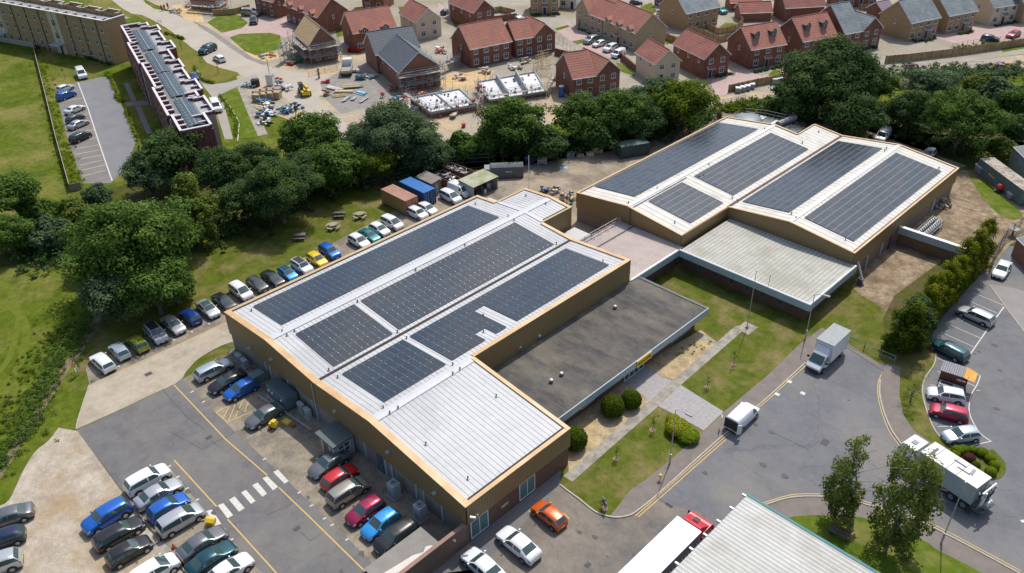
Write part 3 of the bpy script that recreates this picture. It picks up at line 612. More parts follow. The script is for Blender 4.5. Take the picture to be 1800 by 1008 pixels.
b = MB(); b.tube((41.6, 1.0, 3.3), (41.85, 1.0, 3.3), .03, steel); b.obox((41.9, 1.0, 3.2), .25, .2, .2, .2, grey_paint); b.build('security_camera', A)

# ---------------- rear hall
C_ = thing('warehouse', 'rear warehouse with weathered cream twin ridge roof covered in panels near the tree line', 'building', (28, 75, 0), absolute=True)
mb = MB()
mb.prism([(9.1, 51.95), (27.5, 51.95), (27.5, 63.0), (46.25, 63.0), (46.25, 97), (22.7, 97), (22.7, 91.4), (9.1, 91.4)], 0, 2.5, M('rear_brick', (.20, .145, .115), (.25, .185, .15), 1.5, .9, fine=.2)); mb.build('wall', C_)
mb = MB()
wall_band_y(mb, zC, 9.0, 27.64, 51.8, 2.2, XC, gold, -1)
wall_band_y(mb, zC, 27.64, 46.4, 62.9, 2.2, XC, gold, -1)
mb.box(27.52, 51.92, 2.2, 27.64, 62.9, 4.61, gold_y); mb.box(9.0, 51.92, 2.2, 9.12, 91.5, 4.61, gold_y)
mb.box(46.28, 63.02, 2.2, 46.4, 97.2, 4.61, gold_y)
wall_band_y(mb, zC, 9.12, 22.6, 91.5, 2.2, XC, gold, 1); wall_band_y(mb, zC, 22.6, 46.28, 97.2, 2.2, XC, gold, 1)
mb.box(22.55, 91.5, 2.2, 22.67, 97.1, zC(22.6)+.06, gold_y)
mb.build('cladding', C_)
mb = MB()
slopes(mb, zC, 9.12, 27.64, 51.92, 62.9, XC, roof_cream, 0, 1.0); slopes(mb, zC, 9.12, 46.28, 62.901, 91.4, XC, roof_cream, 0, 1.0)
slopes(mb, zC, 22.67, 46.28, 91.401, 97.1, XC, roof_cream, 0, 1.0); mb.build('roof', C_)
mb = MB()
for x0, y0, y1 in ((18.33, 52.2, 91.2), (37.0, 63.3, 96.9)):
    for s in (-1, 1):
        xs = (x0-.3, x0) if s < 0 else (x0, x0+.3)
        mb.face([(xs[0], y0, zC(xs[0])+.08), (xs[1], y0, zC(xs[1])+.08), (xs[1], y1, zC(xs[1])+.08), (xs[0], y1, zC(xs[0])+.08)], M('bright_flashing', (.74, .74, .73), rough=.5))
mb.build('ridge_flashing', C_)
rg = M('rusty_gutter', (.16, .085, .06), (.10, .07, .06), 1, .9)
for q_ in ((27.42, 52.2, 4.585, 27.86, 97.0, 4.63), (9.3, 52.3, 4.57, 9.48, 91.2, 4.66), (45.95, 63.4, 4.60, 46.15, 97, 4.64)):
    mb = MB(); mb.box(*q_, rg); mb.build('gutter', C_)
mb = MB()
cope_y(mb, zC, 8.98, 27.66, 51.78, .28, XC, coping); cope_y(mb, zC, 27.66, 46.42, 62.88, .28, XC, coping)
mb.box(8.98, 52.06, 4.62, 9.3, 91.5, 4.69, copingd); mb.box(46.15, 63.16, 4.62, 46.42, 97.2, 4.69, coping)
mb.box(27.4, 52.06, 4.62, 27.66, 62.88, 4.69, coping)
cope_y(mb, zC, 8.98, 22.6, 91.2, .32, XC, coping); cope_y(mb, zC, 22.6, 46.42, 96.9, .32, XC, coping)
mb.box(22.5, 91.52, zC(22.6)+.07, 22.75, 96.9, zC(22.6)+.14, coping); mb.build('coping', C_)
b = MB(); b.tube((27.75, 51.7, 2.6), (18.4, 51.7, 2.6), .001, steel); 
b = MB(); b.box(19.0, 52.3, 5.64, 19.12, 65.0, 5.69, steel_dark); b.box(18.9, 51.66, 2.5, 19.04, 51.78, 5.6, steel_dark); b.build('cable_tray', C_)
for i, (px, py, w) in enumerate([(1545, 452, .5), (1518, 480, .5), (1560, 440, .4), (1640, 360, .5)]):
    p = onx(px, py, 46.3); b = MB(); b.box(46.28, p.y-w/2, .1, 46.36, p.y+w/2, 2.3, ac_grey if i != 2 else glass); b.build('door', C_)
for px, py in [(1155-0, 333), (1103+2, 358), (1127, 340), (1186, 392), (1229, 312), (1237, 310), (1246, 290), (1287, 349), (1296, 354), (1391, 377), (1399, 384), (1486, 422), (1558, 262), (1555, 266), (1344, 228), (1410, 252), (1439, 233), (1650, 297)]:
    z = 5.
    for _ in range(12): z = zC(G(px, py, z).x)
    p = G(px, py, z)
    if 9.3 < p.x < 46 and 52 < p.y < 97: anchor(C_, p.x, p.y, zC(p.x))
# rear plant roof and catwalk behind the rear hall
R_ = thing('plant_annex', 'dark plant annex with rooflights and a pipe duct behind the rear roof', 'building', (14, 96, 0), absolute=True)
b = MB(); b.box(9.6, 92.0, 0, 20.5, 98.5, 3.6, M('annex_dark', (.09, .10, .115), (.13, .14, .15), .5, .6)); b.build('wall', R_)
b = MB(); b.blob((11.2, 95.3, 3.6), 2.6, 2.4, .7, M('dome_grey', (.18, .23, .25), rough=.5), 14, 8); b.build('domed_roof', R_, smooth=True)
for i, (px, py) in enumerate([(1337, 208), (1363, 216)]):
    p = G(px, py, 3.7); b = MB(); b.obox((p.x, p.y, 3.6), 1.0, 2.4, .12, 0, white_paint); b.obox((p.x, p.y, 3.721), .14, 2.4, .02, 0, grey_paint); b.build('rooflight', R_)
b = MB(); p = G(1367, 220, 4.0); q = G(1397, 208, 4.0); b.tube((p.x, p.y, 4.1), (q.x, q.y, 4.1), .55, grey_paint, 12); b.build('duct', R_, smooth=False)
b = MB(); pts = [G(1310, 195, 4.4), G(1345, 198, 4.4), G(1380, 206, 4.4), G(1402, 200, 4.4)]
for a, c in zip(pts, pts[1:]):
    for dz in (0, .55, 1.1): b.tube((a.x, a.y, 4.0+dz-.3), (c.x, c.y, 4.0+dz-.3), .05, steel_dark, 5)
    for k in range(4):
        m_ = a.lerp(c, k/4); b.tube((m_.x, m_.y, 3.5), (m_.x, m_.y, 4.8), .05, steel_dark, 5)
b.build('railing', R_)
p = G(1337, 200, 3.6); b = MB(); b.tube((p.x, p.y, 3.6), (p.x, p.y, 7.2), .06, steel, 6); b.build('mast', R_)

# ---------------- solar arrays
def array(label, z, x0, x1, y0, y1, nx, ny, skip=(), clamp=True, group='solar arrays on the two warehouse roofs'):
    cx, cy = (x0+x1)/2, y0; zc = z(cx)
    T = thing('solar_array', label, 'solar panels', (cx, cy, zc), group=group, absolute=True)
    dx, dy = (x1-x0)/nx, (y1-y0)/ny
    cells = [(i, j) for j in range(ny) for i in range(nx) if not any(a <= i < b and c <= j < d for a, b, c, d in skip)]
    fr = MB(); rest = None; h = .13
    def quad(xa, xb, ya, yb, dz): return [(xa, ya, z(xa)+dz), (xb, ya, z(xb)+dz), (xb, yb, z(xb)+dz), (xa, yb, z(xa)+dz)]
    for n_, (i, j) in enumerate(cells):
        xa, ya = x0+i*dx, y0+j*dy; xb, yb = xa+dx, ya+dy
        a, c = quad(xa, xb, ya, yb, h-.04), quad(xa+.008, xb-.008, ya+.008, yb-.008, h-.012)
        v = a+c; fr.add(v, [(0, 1, 5, 4), (1, 2, 6, 5), (2, 3, 7, 6), (3, 0, 4, 7), (4, 5, 6, 7)], solar_frame)
        if clamp:
            for u in (.22, .78):
                if random.random() < .85:
                    xx = xa+dx*u; s_ = .035*random.uniform(.7, 1.4)
                    fr.add(quad(xx-s_, xx+s_, yb-s_, yb+s_, h+.012), [(0, 1, 2, 3)], clampm if random.random() < .7 else clampo)
            xx = xb
        pb = MB() if n_ < 99 else (rest or MB())
        if n_ >= 99: rest = pb
        pb.curshade = max(.02, min(.98, random.gauss(.45, .22) if not clamp else random.gauss(.4+.25*sin(xa*.4+ya*.3), .06)))
        g = .03 if clamp else .045; gy = .03 if clamp else .036
        pb.face(quad(xa+g, xb-g, ya+gy, yb-gy, h), solar)
        if n_ < 99: pb.build('solar_panel', T)
    if rest: o = rest.build('solar_panel', T); o['kind'] = 'stuff'; o['label'] = 'remaining rows of dark panels at the far end of the array'
    fr.build('mounting_frame', T)
array('long narrow solar array nearest the tree lined parking row on the front warehouse', zA, 1.55, 7.9, 2.9, 37.1, 4, 42)
array('square solar array left of the dark valley gutter, nearest the car park', zA, 10.55, 17.75, 3.0, 10.9, 4, 10)
array('long solar array between ridge and dark valley gutter in the middle of the front warehouse', zA, 10.5, 17.65, 11.9, 37.5, 4, 32)
array('square solar array right of the dark valley gutter, beside the bare pale roof', zA, 19.45, 26.7, 2.85, 10.95, 4, 10)
array('solar array with two notches cut into it beside the flat grey roof', zA, 19.5, 26.65, 11.85, 37.7, 4, 32, skip=((3, 4, 6, 8), (1, 4, 10, 12)))
C_opts = dict(clamp=False)
array('long solar array at the left edge of the rear warehouse roof', zC, 9.7, 17.1, 55.1, 88.3, 7, 38, **C_opts)
array('small square solar array on the near end of the rear warehouse', zC, 19.4, 26.6, 55.3, 63.4, 7, 9, **C_opts)
array('solar array left of the rusty valley gutter on the rear warehouse', zC, 19.5, 26.4, 66.3, 88.2, 7, 25, **C_opts)
array('solar array right of the rusty valley gutter on the rear warehouse', zC, 28.3, 35.5, 65.6, 94.4, 7, 33, **C_opts)
array('solar array at the right edge of the rear warehouse above the rough yard', zC, 37.8, 45.0, 65.5, 94.0, 7, 33, **C_opts)

# ---------------- low flat felt roofed office
B_ = thing('office_block', 'single storey office with grey felt flat roof and a yellow sign over its entrance', 'building', (33, 28, 0), absolute=True)
b = MB(); b.box(28.05, 13.9, 0, 37.6, 41.0, 2.4, darkbrick); b.build('wall', B_)
b = MB(); b.box(28.02, 15.2, 2.55, 38.5, 42.0, 2.98, felt)
b.build('roof', B_)
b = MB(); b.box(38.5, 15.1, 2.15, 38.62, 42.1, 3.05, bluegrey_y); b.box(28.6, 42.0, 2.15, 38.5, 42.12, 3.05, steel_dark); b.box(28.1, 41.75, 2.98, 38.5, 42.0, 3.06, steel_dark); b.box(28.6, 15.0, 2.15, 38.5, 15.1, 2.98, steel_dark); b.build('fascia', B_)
for px, py, yel in [(1081, 542, 0), (987, 660, 0), (969, 672, 0)]:
    p = G(px, py, 3.0); b = MB(); b.tube((p.x, p.y, 2.98), (p.x, p.y, 3.25), .22, steel_dark, 10); b.blob((p.x, p.y, 3.3), .24, .24, .14, M('bright_dome', (.75, .72, .72), rough=.15, metal=.5), 10, 6); b.build('roof_vent', B_)
for px, py in [(913, 614), (947, 594)]:
    p = G(px, py, 3.2); b = MB(); b.tube((p.x, p.y, 2.98), (p.x, p.y, 3.35), .18, steel_dark, 10); b.blob((p.x, p.y, 3.5), .28, .28, .2, steel, 10, 6); b.build('flue_cowl', B_)
def oX(px, py, x=37.65): return onx(px, py, x).y
win_x(B_, 37.6, oX(1023, 725), oX(1044, 708), .7, 2.0, glass, mull=1)
win_x(B_, 37.6, oX(1180, 612), oX(1212, 582), .7, 2.0, glass, mull=2)
# entrance doors
y0, y1 = oX(1097, 668), oX(1131, 640)
b = MB(); b.box(37.6, y0, 0.05, 37.64, y1, 2.2, glass); n_ = 4
for i in range(n_+1): yy = y0+(y1-y0)*i/n_; b.box(37.64, yy-.04, .05, 37.7, yy+.04, 2.2, whiteframe)
for zz in (.05, 1.1, 2.12): b.box(37.64, y0, zz, 37.69, y1, zz+.08, whiteframe)
b.build('entrance_door', B_)
# yellow sign on the fascia: dark lettering
s0, s1 = onx(1119, 636, 38.62).y, onx(1145, 618, 38.62).y
sg = MB(); sg.box(38.62, s0, 2.12, 38.72, s1, 3.02, M('sign_yellow', (.62, .42, .02), rough=.45)); sg.build('sign_board', B_)
lt = MB(); L = s1-s0
for a, w, z0, z1 in [(.08, .05, .36, .74), (.15, .06, .30, .62), (.23, .07, .34, .60), (.33, .05, .34, .66), (.40, .06, .34, .60), (.49, .07, .34, .62), (.59, .05, .34, .60), (.67, .07, .34, .66), (.77, .06, .34, .76), (.85, .05, .36, .66)]:
    lt.box(38.72, s0+a*L, 2.12+z0*.9, 38.735, s0+(a+w)*L, 2.12+z1*.9, M('sign_lettering', (.16, .11, .01), rough=.6))
lt.build('lettering', B_)

# ---------------- link roof and low block in front of the rear hall
D_ = thing('link_building', 'low link between the warehouses with faded red ribbed roof', 'building', (23, 46, 0), absolute=True)
b = MB(); b.box(17.9, 40.45, 0, 27.3, 51.75, 2.6, darkbrick); b.build('wall', D_)
b = MB(); b.box(17.2, 40.4, 2.75, 28.1, 51.78, 3.05, roof_pink)
for i in range(33):
    y = 40.5+i*.34; b.add([(17.25, y, 3.05), (28.05, y, 3.05), (28.05, y+.05, 3.09), (17.25, y+.05, 3.09), (28.05, y+.10, 3.05), (17.25, y+.10, 3.05)], [(0, 1, 2, 3), (3, 2, 4, 5)], roof_pink)
b.build('roof', D_)
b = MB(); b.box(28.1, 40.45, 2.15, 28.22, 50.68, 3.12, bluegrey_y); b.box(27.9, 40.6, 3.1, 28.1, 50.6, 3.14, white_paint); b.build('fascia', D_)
b = MB()
for z in (3.5, 3.95): b.tube((17.5, 40.6, z), (17.5, 51.7, z), .04, steel, 6)
for i in range(8): b.tube((17.5, 40.8+i*1.5, 3.05), (17.5, 40.8+i*1.5, 3.95), .04, steel, 6); b.tube((17.5, 40.8+i*1.5, 3.9), (18.1, 40.8+i*1.5, 3.06), .03, steel, 6)
b.build('guard_rail', D_)
b = MB(); b.box(19.6, 40.5, 3.1, 19.8, 51.7, 3.16, steel_dark); b.build('cable_tray', D_)
win_x(D_, 27.3, 43.0, 44.0, .7, 2.0, glass)
b = MB(); b.box(13.6, 42.0, 0, 16.6, 46.2, 2.9, M('pale_canopy', (.50, .50, .48), rough=.7)); o = b.build('store_unit', org=(15, 44, 0)); tag(o, 'pale flat topped store unit in the gap between the two warehouses', 'shed')
E_ = thing('workshop_block', 'low brick workshop with weathered grey ribbed roof and pale blue fascia before the rear warehouse', 'building', (38, 56, 0), absolute=True)
b = MB(); b.box(28.3, 51.6, 0, 46.3, 62.85, 2.5, darkbrick); b.build('wall', E_)
b = MB(); b.box(28.25, 50.85, 2.75, 46.98, 62.86, 3.04, roof_fibre)
for i in range(34):
    x = 28.27+i*.55; b.add([(x, 50.9, 3.04), (x, 62.8, 3.04), (x+.05, 62.8, 3.085), (x+.05, 50.9, 3.085), (x+.10, 62.8, 3.04), (x+.10, 50.9, 3.04)], [(3, 2, 1, 0), (5, 4, 2, 3)], roof_fibre)
b.build('roof', E_)
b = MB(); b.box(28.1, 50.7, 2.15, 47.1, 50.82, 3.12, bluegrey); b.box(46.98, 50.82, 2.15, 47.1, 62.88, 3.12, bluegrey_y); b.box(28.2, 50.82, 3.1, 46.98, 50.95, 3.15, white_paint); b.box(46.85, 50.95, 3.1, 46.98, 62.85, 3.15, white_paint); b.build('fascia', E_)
for px in (1227, 1255, 1281, 1310, 1336, 1367):
    x = ony(px, 500+(px-1227)*.42, 51.6).x; win_y(E_, 51.6, x-.28, x+.28, .8, 2.1, glass, frm=M('brown_frame', (.2, .14, .1), rough=.7))
win_x(E_, 46.3, 53.5, 55.0, 1.2, 2.1, glass); win_x(E_, 46.3, 57.5, 59.0, 1.2, 2.1, glass)
b = MB(); x0 = 47.2; 
b.box(47.3, 63.6, 0, 47.9, 64.2, .9, steel_dark); b.tube((48.1, 63.9, .1), (46.6, 64.2, 2.9), .14, white_paint, 8); o = b.build('downpipe_stack', org=(47.4, 63.4, 0)); tag(o, 'thick white slanting pipe with grey box at the corner of the ribbed workshop', 'pipe')
# screen wall
Wl = thing('screen_wall', 'brown yard wall with pale blue capping running from the rear warehouse to the conifers', 'wall', (51, 77.5, 0), absolute=True)
b = MB(); b.box(46.45, 77.2, 0, 55.6, 77.5, 2.5, M('brown_screen', (.16, .105, .05), (.20, .135, .07), 1, .8)); b.build('wall_panel', Wl)
b = MB(); b.box(46.45, 77.0, 1.75, 55.7, 77.2, 2.72, bluegrey); b.box(46.45, 77.0, 2.72, 55.7, 77.6, 2.78, white_paint); b.build('capping', Wl)

# ---------------- bottom right roof
K_ = thing('unit_building', 'neighbouring unit with pale ribbed roof and teal gutter at the bottom of the street', 'building', (68, 8, 0), absolute=True)
zk = 4.5
b = MB(); b.box(58.6, -12, 0, 76.5, 17.7, 4.3, concwall); b.build('wall', K_)
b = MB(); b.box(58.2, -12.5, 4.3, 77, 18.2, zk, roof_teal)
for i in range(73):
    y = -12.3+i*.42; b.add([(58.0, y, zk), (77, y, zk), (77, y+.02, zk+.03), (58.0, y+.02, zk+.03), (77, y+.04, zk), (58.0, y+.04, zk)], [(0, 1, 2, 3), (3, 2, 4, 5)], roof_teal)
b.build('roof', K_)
b = MB(); b.box(58.0, 18.2, 3.9, 77.2, 18.45, zk+.05, M('teal_gutter', (.06, .20, .21), (.09, .25, .25), 1, .6, spec=.2)); b.build('gutter', K_)
b = MB()
for i in range(16): b.box(57.85, -12+i*2.0, zk-.1, 58.2, -11.85+i*2.0, zk+.08, steel)
b.build('roof_bracket', K_)

# ---------------- low brick store at the corner of the front hall
H_ = thing('brick_store', 'low flat roofed brick store with patched white coating at the corner of the front warehouse', 'building', (40, -5, 0), absolute=True)
hx = 41.3
b = MB(); b.box(38.9, -9.2, 0, hx, -9.0, 2.3, darkbrick); b.box(hx, -9.2, 0, hx+.28, .1, 2.6, M('store_brick', (.16, .10, .075), (.2, .13, .10), 2, .9, fine=.2)); b.box(38.7, -9.0, 0, 38.9, -2.9, 2.1, darkbrick); b.build('wall', H_)
b = MB(); b.box(38.6, -9.2, 2.1, hx, -2.8, 2.3, M('store_felt', (.22, .205, .18), (.27, .25, .225), .8, .9, fine=.1))
b.build('roof', H_)
b = MB(); b.prism([(hx-.05, -3.3), (hx-.5, -3.5), (hx-.7, -3.9), (hx-.4, -4.4), (hx-.8, -5.3), (hx-1.0, -7), (hx-1.3, -9.1), (hx-.02, -9.1)], 2.304, 2.32, M('white_coating', (.66, .60, .56), (.58, .53, .49), 2, .8)); b.build('roof_coating', H_)
b = MB(); b.box(hx-.06, -9.2, 2.6, hx+.32, -.1, 2.68, M('brown_coping', (.26, .16, .12), (.32, .2, .15), 2, .8)); b.build('coping', H_)
b = MB(); b.obox((hx+.35, -1.6, 1.9), .3, .15, .2, .3, white_paint); b.build('security_camera', H_)
# entrance porch
P_ = thing('entrance_porch', 'small grey side porch with white window on the car park face of the front warehouse', 'porch', (23.2, -1.2, 0), absolute=True)
b = MB(); b.box(22.0, -2.3, 0, 24.6, -.02, 2.2, M('porch_wall', (.36, .37, .36), (.4, .41, .4), 1, .8)); b.build('wall', P_)
b = MB(); b.box(21.7, -2.6, 2.2, 24.9, -.02, 2.4, M('porch_roof', (.10, .13, .13), rough=.7)); b.build('roof', P_)
b = MB(); b.box(24.6, -1.9, .8, 24.64, -.6, 1.9, glass)
for a in (-1.95, -1.25, -.6): b.box(24.64, a, .75, 24.68, a+.06, 1.95, white_paint)
for a in (.75, 1.3, 1.9): b.box(24.64, -1.95, a, 24.67, -.55, a+.06, white_paint)
b.build('window', P_)
b = MB(); b.box(22.5, -2.34, .02, 23.6, -2.3, 2.0, M('brown_door', (.22, .12, .08), rough=.6)); b.box(22.4, -2.36, .02, 22.5, -2.3, 2.1, white_paint); b.box(23.6, -2.36, .02, 23.7, -2.3, 2.1, white_paint); b.build('door', P_)
b = MB(); b.tube((24.5, -2.4, 0), (24.5, -2.4, 2.2), .06, white_paint, 6); b.build('downpipe', P_)
# ------------------------------------------------------------------ vehicles
CT = {  # length, halfwidth, wheelbase, wheel r, stations: t, deck z, roof z, width factor, flag
 'hatch': (4.0, .86, 2.5, .31, [(0, .50, 0, .72), (.02, .66, 0, .84), (.09, .78, 0, .95), (.18, .86, 0, .985), (.27, .92, 0, 1), (.44, .95, 1.40, 1), (.60, .96, 1.46, 1), (.62, .96, 1.46, 1), (.80, .97, 1.43, .985), (.88, .97, 1.37, .965), (.965, .92, 0, .92), (.99, .70, 0, .87), (1, .45, 0, .82)]),
 'saloon': (4.6, .89, 2.75, .32, [(0, .48, 0, .72), (.02, .62, 0, .84), (.08, .74, 0, .95), (.17, .83, 0, .985), (.28, .90, 0, 1), (.42, .93, 1.36, 1), (.53, .94, 1.41, 1), (.55, .94, 1.41, 1), (.67, .95, 1.38, .99), (.73, .96, 1.31, .98), (.86, .97, 0, .96), (.96, .94, 0, .91), (.99, .74, 0, .86), (1, .48, 0, .80)]),
 'estate': (4.6, .89, 2.75, .32, [(0, .48, 0, .72), (.02, .64, 0, .84), (.08, .76, 0, .95), (.17, .85, 0, .985), (.27, .92, 0, 1), (.40, .94, 1.40, 1), (.53, .95, 1.46, 1), (.55, .95, 1.46, 1), (.80, .97, 1.44, .98), (.91, .98, 1.37, .96), (.97, .96, 0, .93), (.99, .76, 0, .88), (1, .48, 0, .82)]),
 'suv': (4.45, .93, 2.65, .36, [(0, .58, 0, .78), (.02, .80, 0, .88), (.08, .96, 0, .96), (.16, 1.02, 0, .99), (.25, 1.08, 0, 1), (.38, 1.10, 1.60, 1), (.52, 1.11, 1.66, 1), (.54, 1.11, 1.66, 1), (.78, 1.12, 1.64, .985), (.90, 1.12, 1.56, .965), (.965, 1.08, 0, .94), (.99, .84, 0, .90), (1, .55, 0, .84)]),
 'mpv': (4.4, .90, 2.7, .33, [(0, .52, 0, .76), (.02, .72, 0, .86), (.07, .86, 0, .96), (.13, .94, 0, .99), (.19, 1.0, 0, 1), (.38, 1.03, 1.60, 1), (.52, 1.04, 1.66, 1), (.54, 1.04, 1.66, 1), (.80, 1.05, 1.63, .985), (.92, 1.05, 1.54, .965), (.975, 1.02, 0, .94), (.99, .80, 0, .90), (1, .50, 0, .84)]),
 'van': (4.9, .97, 3.0, .34, [(0, .60, 0, .80), (.015, .86, 0, .90), (.06, 1.0, 0, .97), (.11, 1.08, 0, .99), (.17, 1.14, 0, 1), (.29, 1.18, 1.84, 1), (.36, 1.18, 1.93, 1), (.38, 1.18, 1.94, 1), (.45, 1.18, 1.95, 1), (.70, 1.18, 1.95, 1), (.965, 1.18, 1.92, .985), (.985, 1.1, 1.86, .975), (1, .50, 0, .96)]),
}
def car_proto(kind):
    Lc, hw, wb, wr, ST = CT[kind]; N = len(ST)
    grid = []
    for t, dk, rf, wf in ST:
        x = Lc/2-t*Lc; w = hw*wf
        low = .24 if 0 < t < 1 else .30
        if rf: row = [(w*.90, low), (w*1.0, low+.16), (w, dk-.22), (w*.965, dk), (w*.80, rf-.085), (w*.70, rf-.015), (w*.36, rf+.02), (0, rf+.03)]
        else: row = [(w*.90, low), (w*1.0, min(low+.16, dk-.1)), (w, max(dk-.20, low+.17) if dk > .55 else dk-.06), (w*.96, dk), (w*.90, dk+.018), (w*.80, dk+.03), (w*.40, dk+.045), (0, dk+.05)]
        full = [(x, -a, b) for a, b in row]+[(x, a, b) for a, b in row[::-1][1:]]
        grid.append(full)
    K = len(grid[0])   # 15
    cowl = next(i for i in range(N) if ST[i][2])-1; rr = max(i for i in range(N) if ST[i][2])
    parts = {}
    def cell(nm, i, j, mat):
        parts.setdefault(nm, MB()).face([grid[i][j], grid[i][j+1], grid[i+1][j+1], grid[i+1][j]], mat)
    for i in range(N-1):
        for j in range(K-1):
            side = -1 if j < 7 else 1; jj = j if j < 7 else 13-j
            nm = 'body'; mat = 'P'
            if jj == 3 and cowl <= i <= rr and not (ST[i+1][0]-ST[i][0] < .025):
                if kind == 'van':
                    if i in (cowl, cowl+1): nm = 'side_window'
                elif not (i == rr and kind in ('saloon',)) : nm = 'side_window'
            if i == cowl and jj in (5, 6): nm = 'windscreen'
            if i == rr and jj in (5, 6) and kind != 'van': nm = 'rear_window'
            if i == 1 and jj == 2: nm = 'headlight'
            if i == N-3 and jj == 2: nm = 'tail_light'
            if nm in ('side_window', 'headlight', 'tail_light'): nm += '#R' if side < 0 else '#L'
            mat = {'side_window': carglass, 'windscreen': carglass, 'rear_window': carglass, 'headlight': headlamp, 'tail_light': taillamp}.get(nm.split('#')[0], PAINT0)
            cell(nm, i, j, mat)
    body = parts['body']
    f0 = grid[0]; body.face([f0[k] for k in range(K)][::-1], PAINT0); body.face([grid[-1][k] for k in range(K)], PAINT0)
    body.box(-Lc/2+.1, -hw*.86, .16, Lc/2-.1, hw*.86, .26, black)
    body.box(Lc/2-.03, -hw*.5, .30, Lc/2+.015, hw*.5, .46, black)                      # grille
    body.box(-Lc/2-.012, -hw*.6, .26, -Lc/2+.03, hw*.6, .38, black)
    for sx in (1, -1):
        for sy in (1, -1):   # wheel arches
            cx = sx*wb/2; n = 12
            pts = [(cx+(wr+.075)*cos(pi*k/n), sy*(hw+.004), wr+(wr+.06)*sin(pi*k/n)) for k in range(n+1)]
            pts = [(cx+wr+.075, sy*(hw+.004), .2)]+pts+[(cx-wr-.075, sy*(hw+.004), .2)]
            body.face(pts if sy < 0 else pts[::-1], black)
    P = {}
    for nm, mb_ in parts.items():
        P[nm] = mb_
    return P, (Lc, hw, wb, wr)
PAINT0 = M('paint', (.5, .5, .5), rough=.3)
PAINTS = {}
def paint(name, c, metal=.35, rough=.32):
    if name not in PAINTS: PAINTS[name] = M('car_paint_'+name, c, rough=rough, metal=metal, coat=.6)
    return PAINTS[name]
PC = {'white': ((.74, .75, .76), 0), 'silver': ((.50, .52, .54), .5), 'silverblue': ((.46, .54, .62), .45), 'grey': ((.17, .18, .19), .5), 'dark': ((.05, .055, .065), .4), 'black': ((.018, .019, .022), .2),
      'navy': ((.02, .035, .08), .35), 'blue': ((.01, .12, .50), .3), 'deepblue': ((.01, .05, .28), .3), 'lightblue': ((.03, .30, .70), .3), 'red': ((.52, .012, .02), .15), 'maroon': ((.30, .01, .06), .35), 'crimson': ((.38, .01, .05), .3),
      'orange': ((.66, .11, .015), .2), 'yellow': ((.72, .52, .02), .1), 'olive': ((.28, .31, .03), .35), 'teal': ((.01, .20, .21), .4), 'darkteal': ((.01, .07, .09), .4), 'greygreen': ((.24, .28, .27), .4), 'bronze': ((.34, .31, .27), .5)}
PROTO = {}
wheel_cache = {}
def wheel_mesh(wr):
    if wr in wheel_cache: return wheel_cache[wr]
    b = MB(); n = 14
    b.tube((0, -.1, 0), (0, .1, 0), wr, tyre, n)
    o = b.build('tyre'); m1 = o.data; loc = None; bpy.data.objects.remove(o)
    b = MB()
    for s in (1, -1):
        b.tube((0, s*.095, 0), (0, s*.112, 0), wr*.62, rim_m, 10)
    o = b.build('rim'); m2 = o.data; bpy.data.objects.remove(o)
    for m_ in (m1, m2):   # recentre on the axle
        zs = [v.co.z for v in m_.vertices]; c = (max(zs)+min(zs))/2
        for v in m_.vertices: v.co.z -= c
    wheel_cache[wr] = (m1, m2); return m1, m2
def mesh_obj(name, me, parent, loc=(0, 0, 0)):
    o = bpy.data.objects.new(name, me); COL.objects.link(o); o.parent = parent; o.location = loc; return o
def build_meshes(kind):
    P, dims = car_proto(kind); out = {}
    for nm, mb_ in P.items():
        me = bpy.data.meshes.new(kind+'_'+nm.split('#')[0]); me.from_pydata(mb_.v, [], mb_.f)
        for m in mb_.mats: me.materials.append(m)
        me.polygons.foreach_set('material_index', mb_.mi)
        me.validate(); bm_ = __import__('bmesh').new(); bm_.from_mesh(me); __import__('bmesh').ops.remove_doubles(bm_, verts=bm_.verts, dist=.0005)
        __import__('bmesh').ops.recalc_face_normals(bm_, faces=bm_.faces) if nm == 'body' else None
        bm_.to_mesh(me); bm_.free()
        me.polygons.foreach_set('use_smooth', [len(p.vertices) <= 4 for p in me.polygons])
        me.update(); out[nm] = me
    Lc, hw, wb, wr = dims
    b = MB(); b.obox((0, 0, 0), .10, .2, .14, 0, black); out['mirror'] = b
    return out, dims
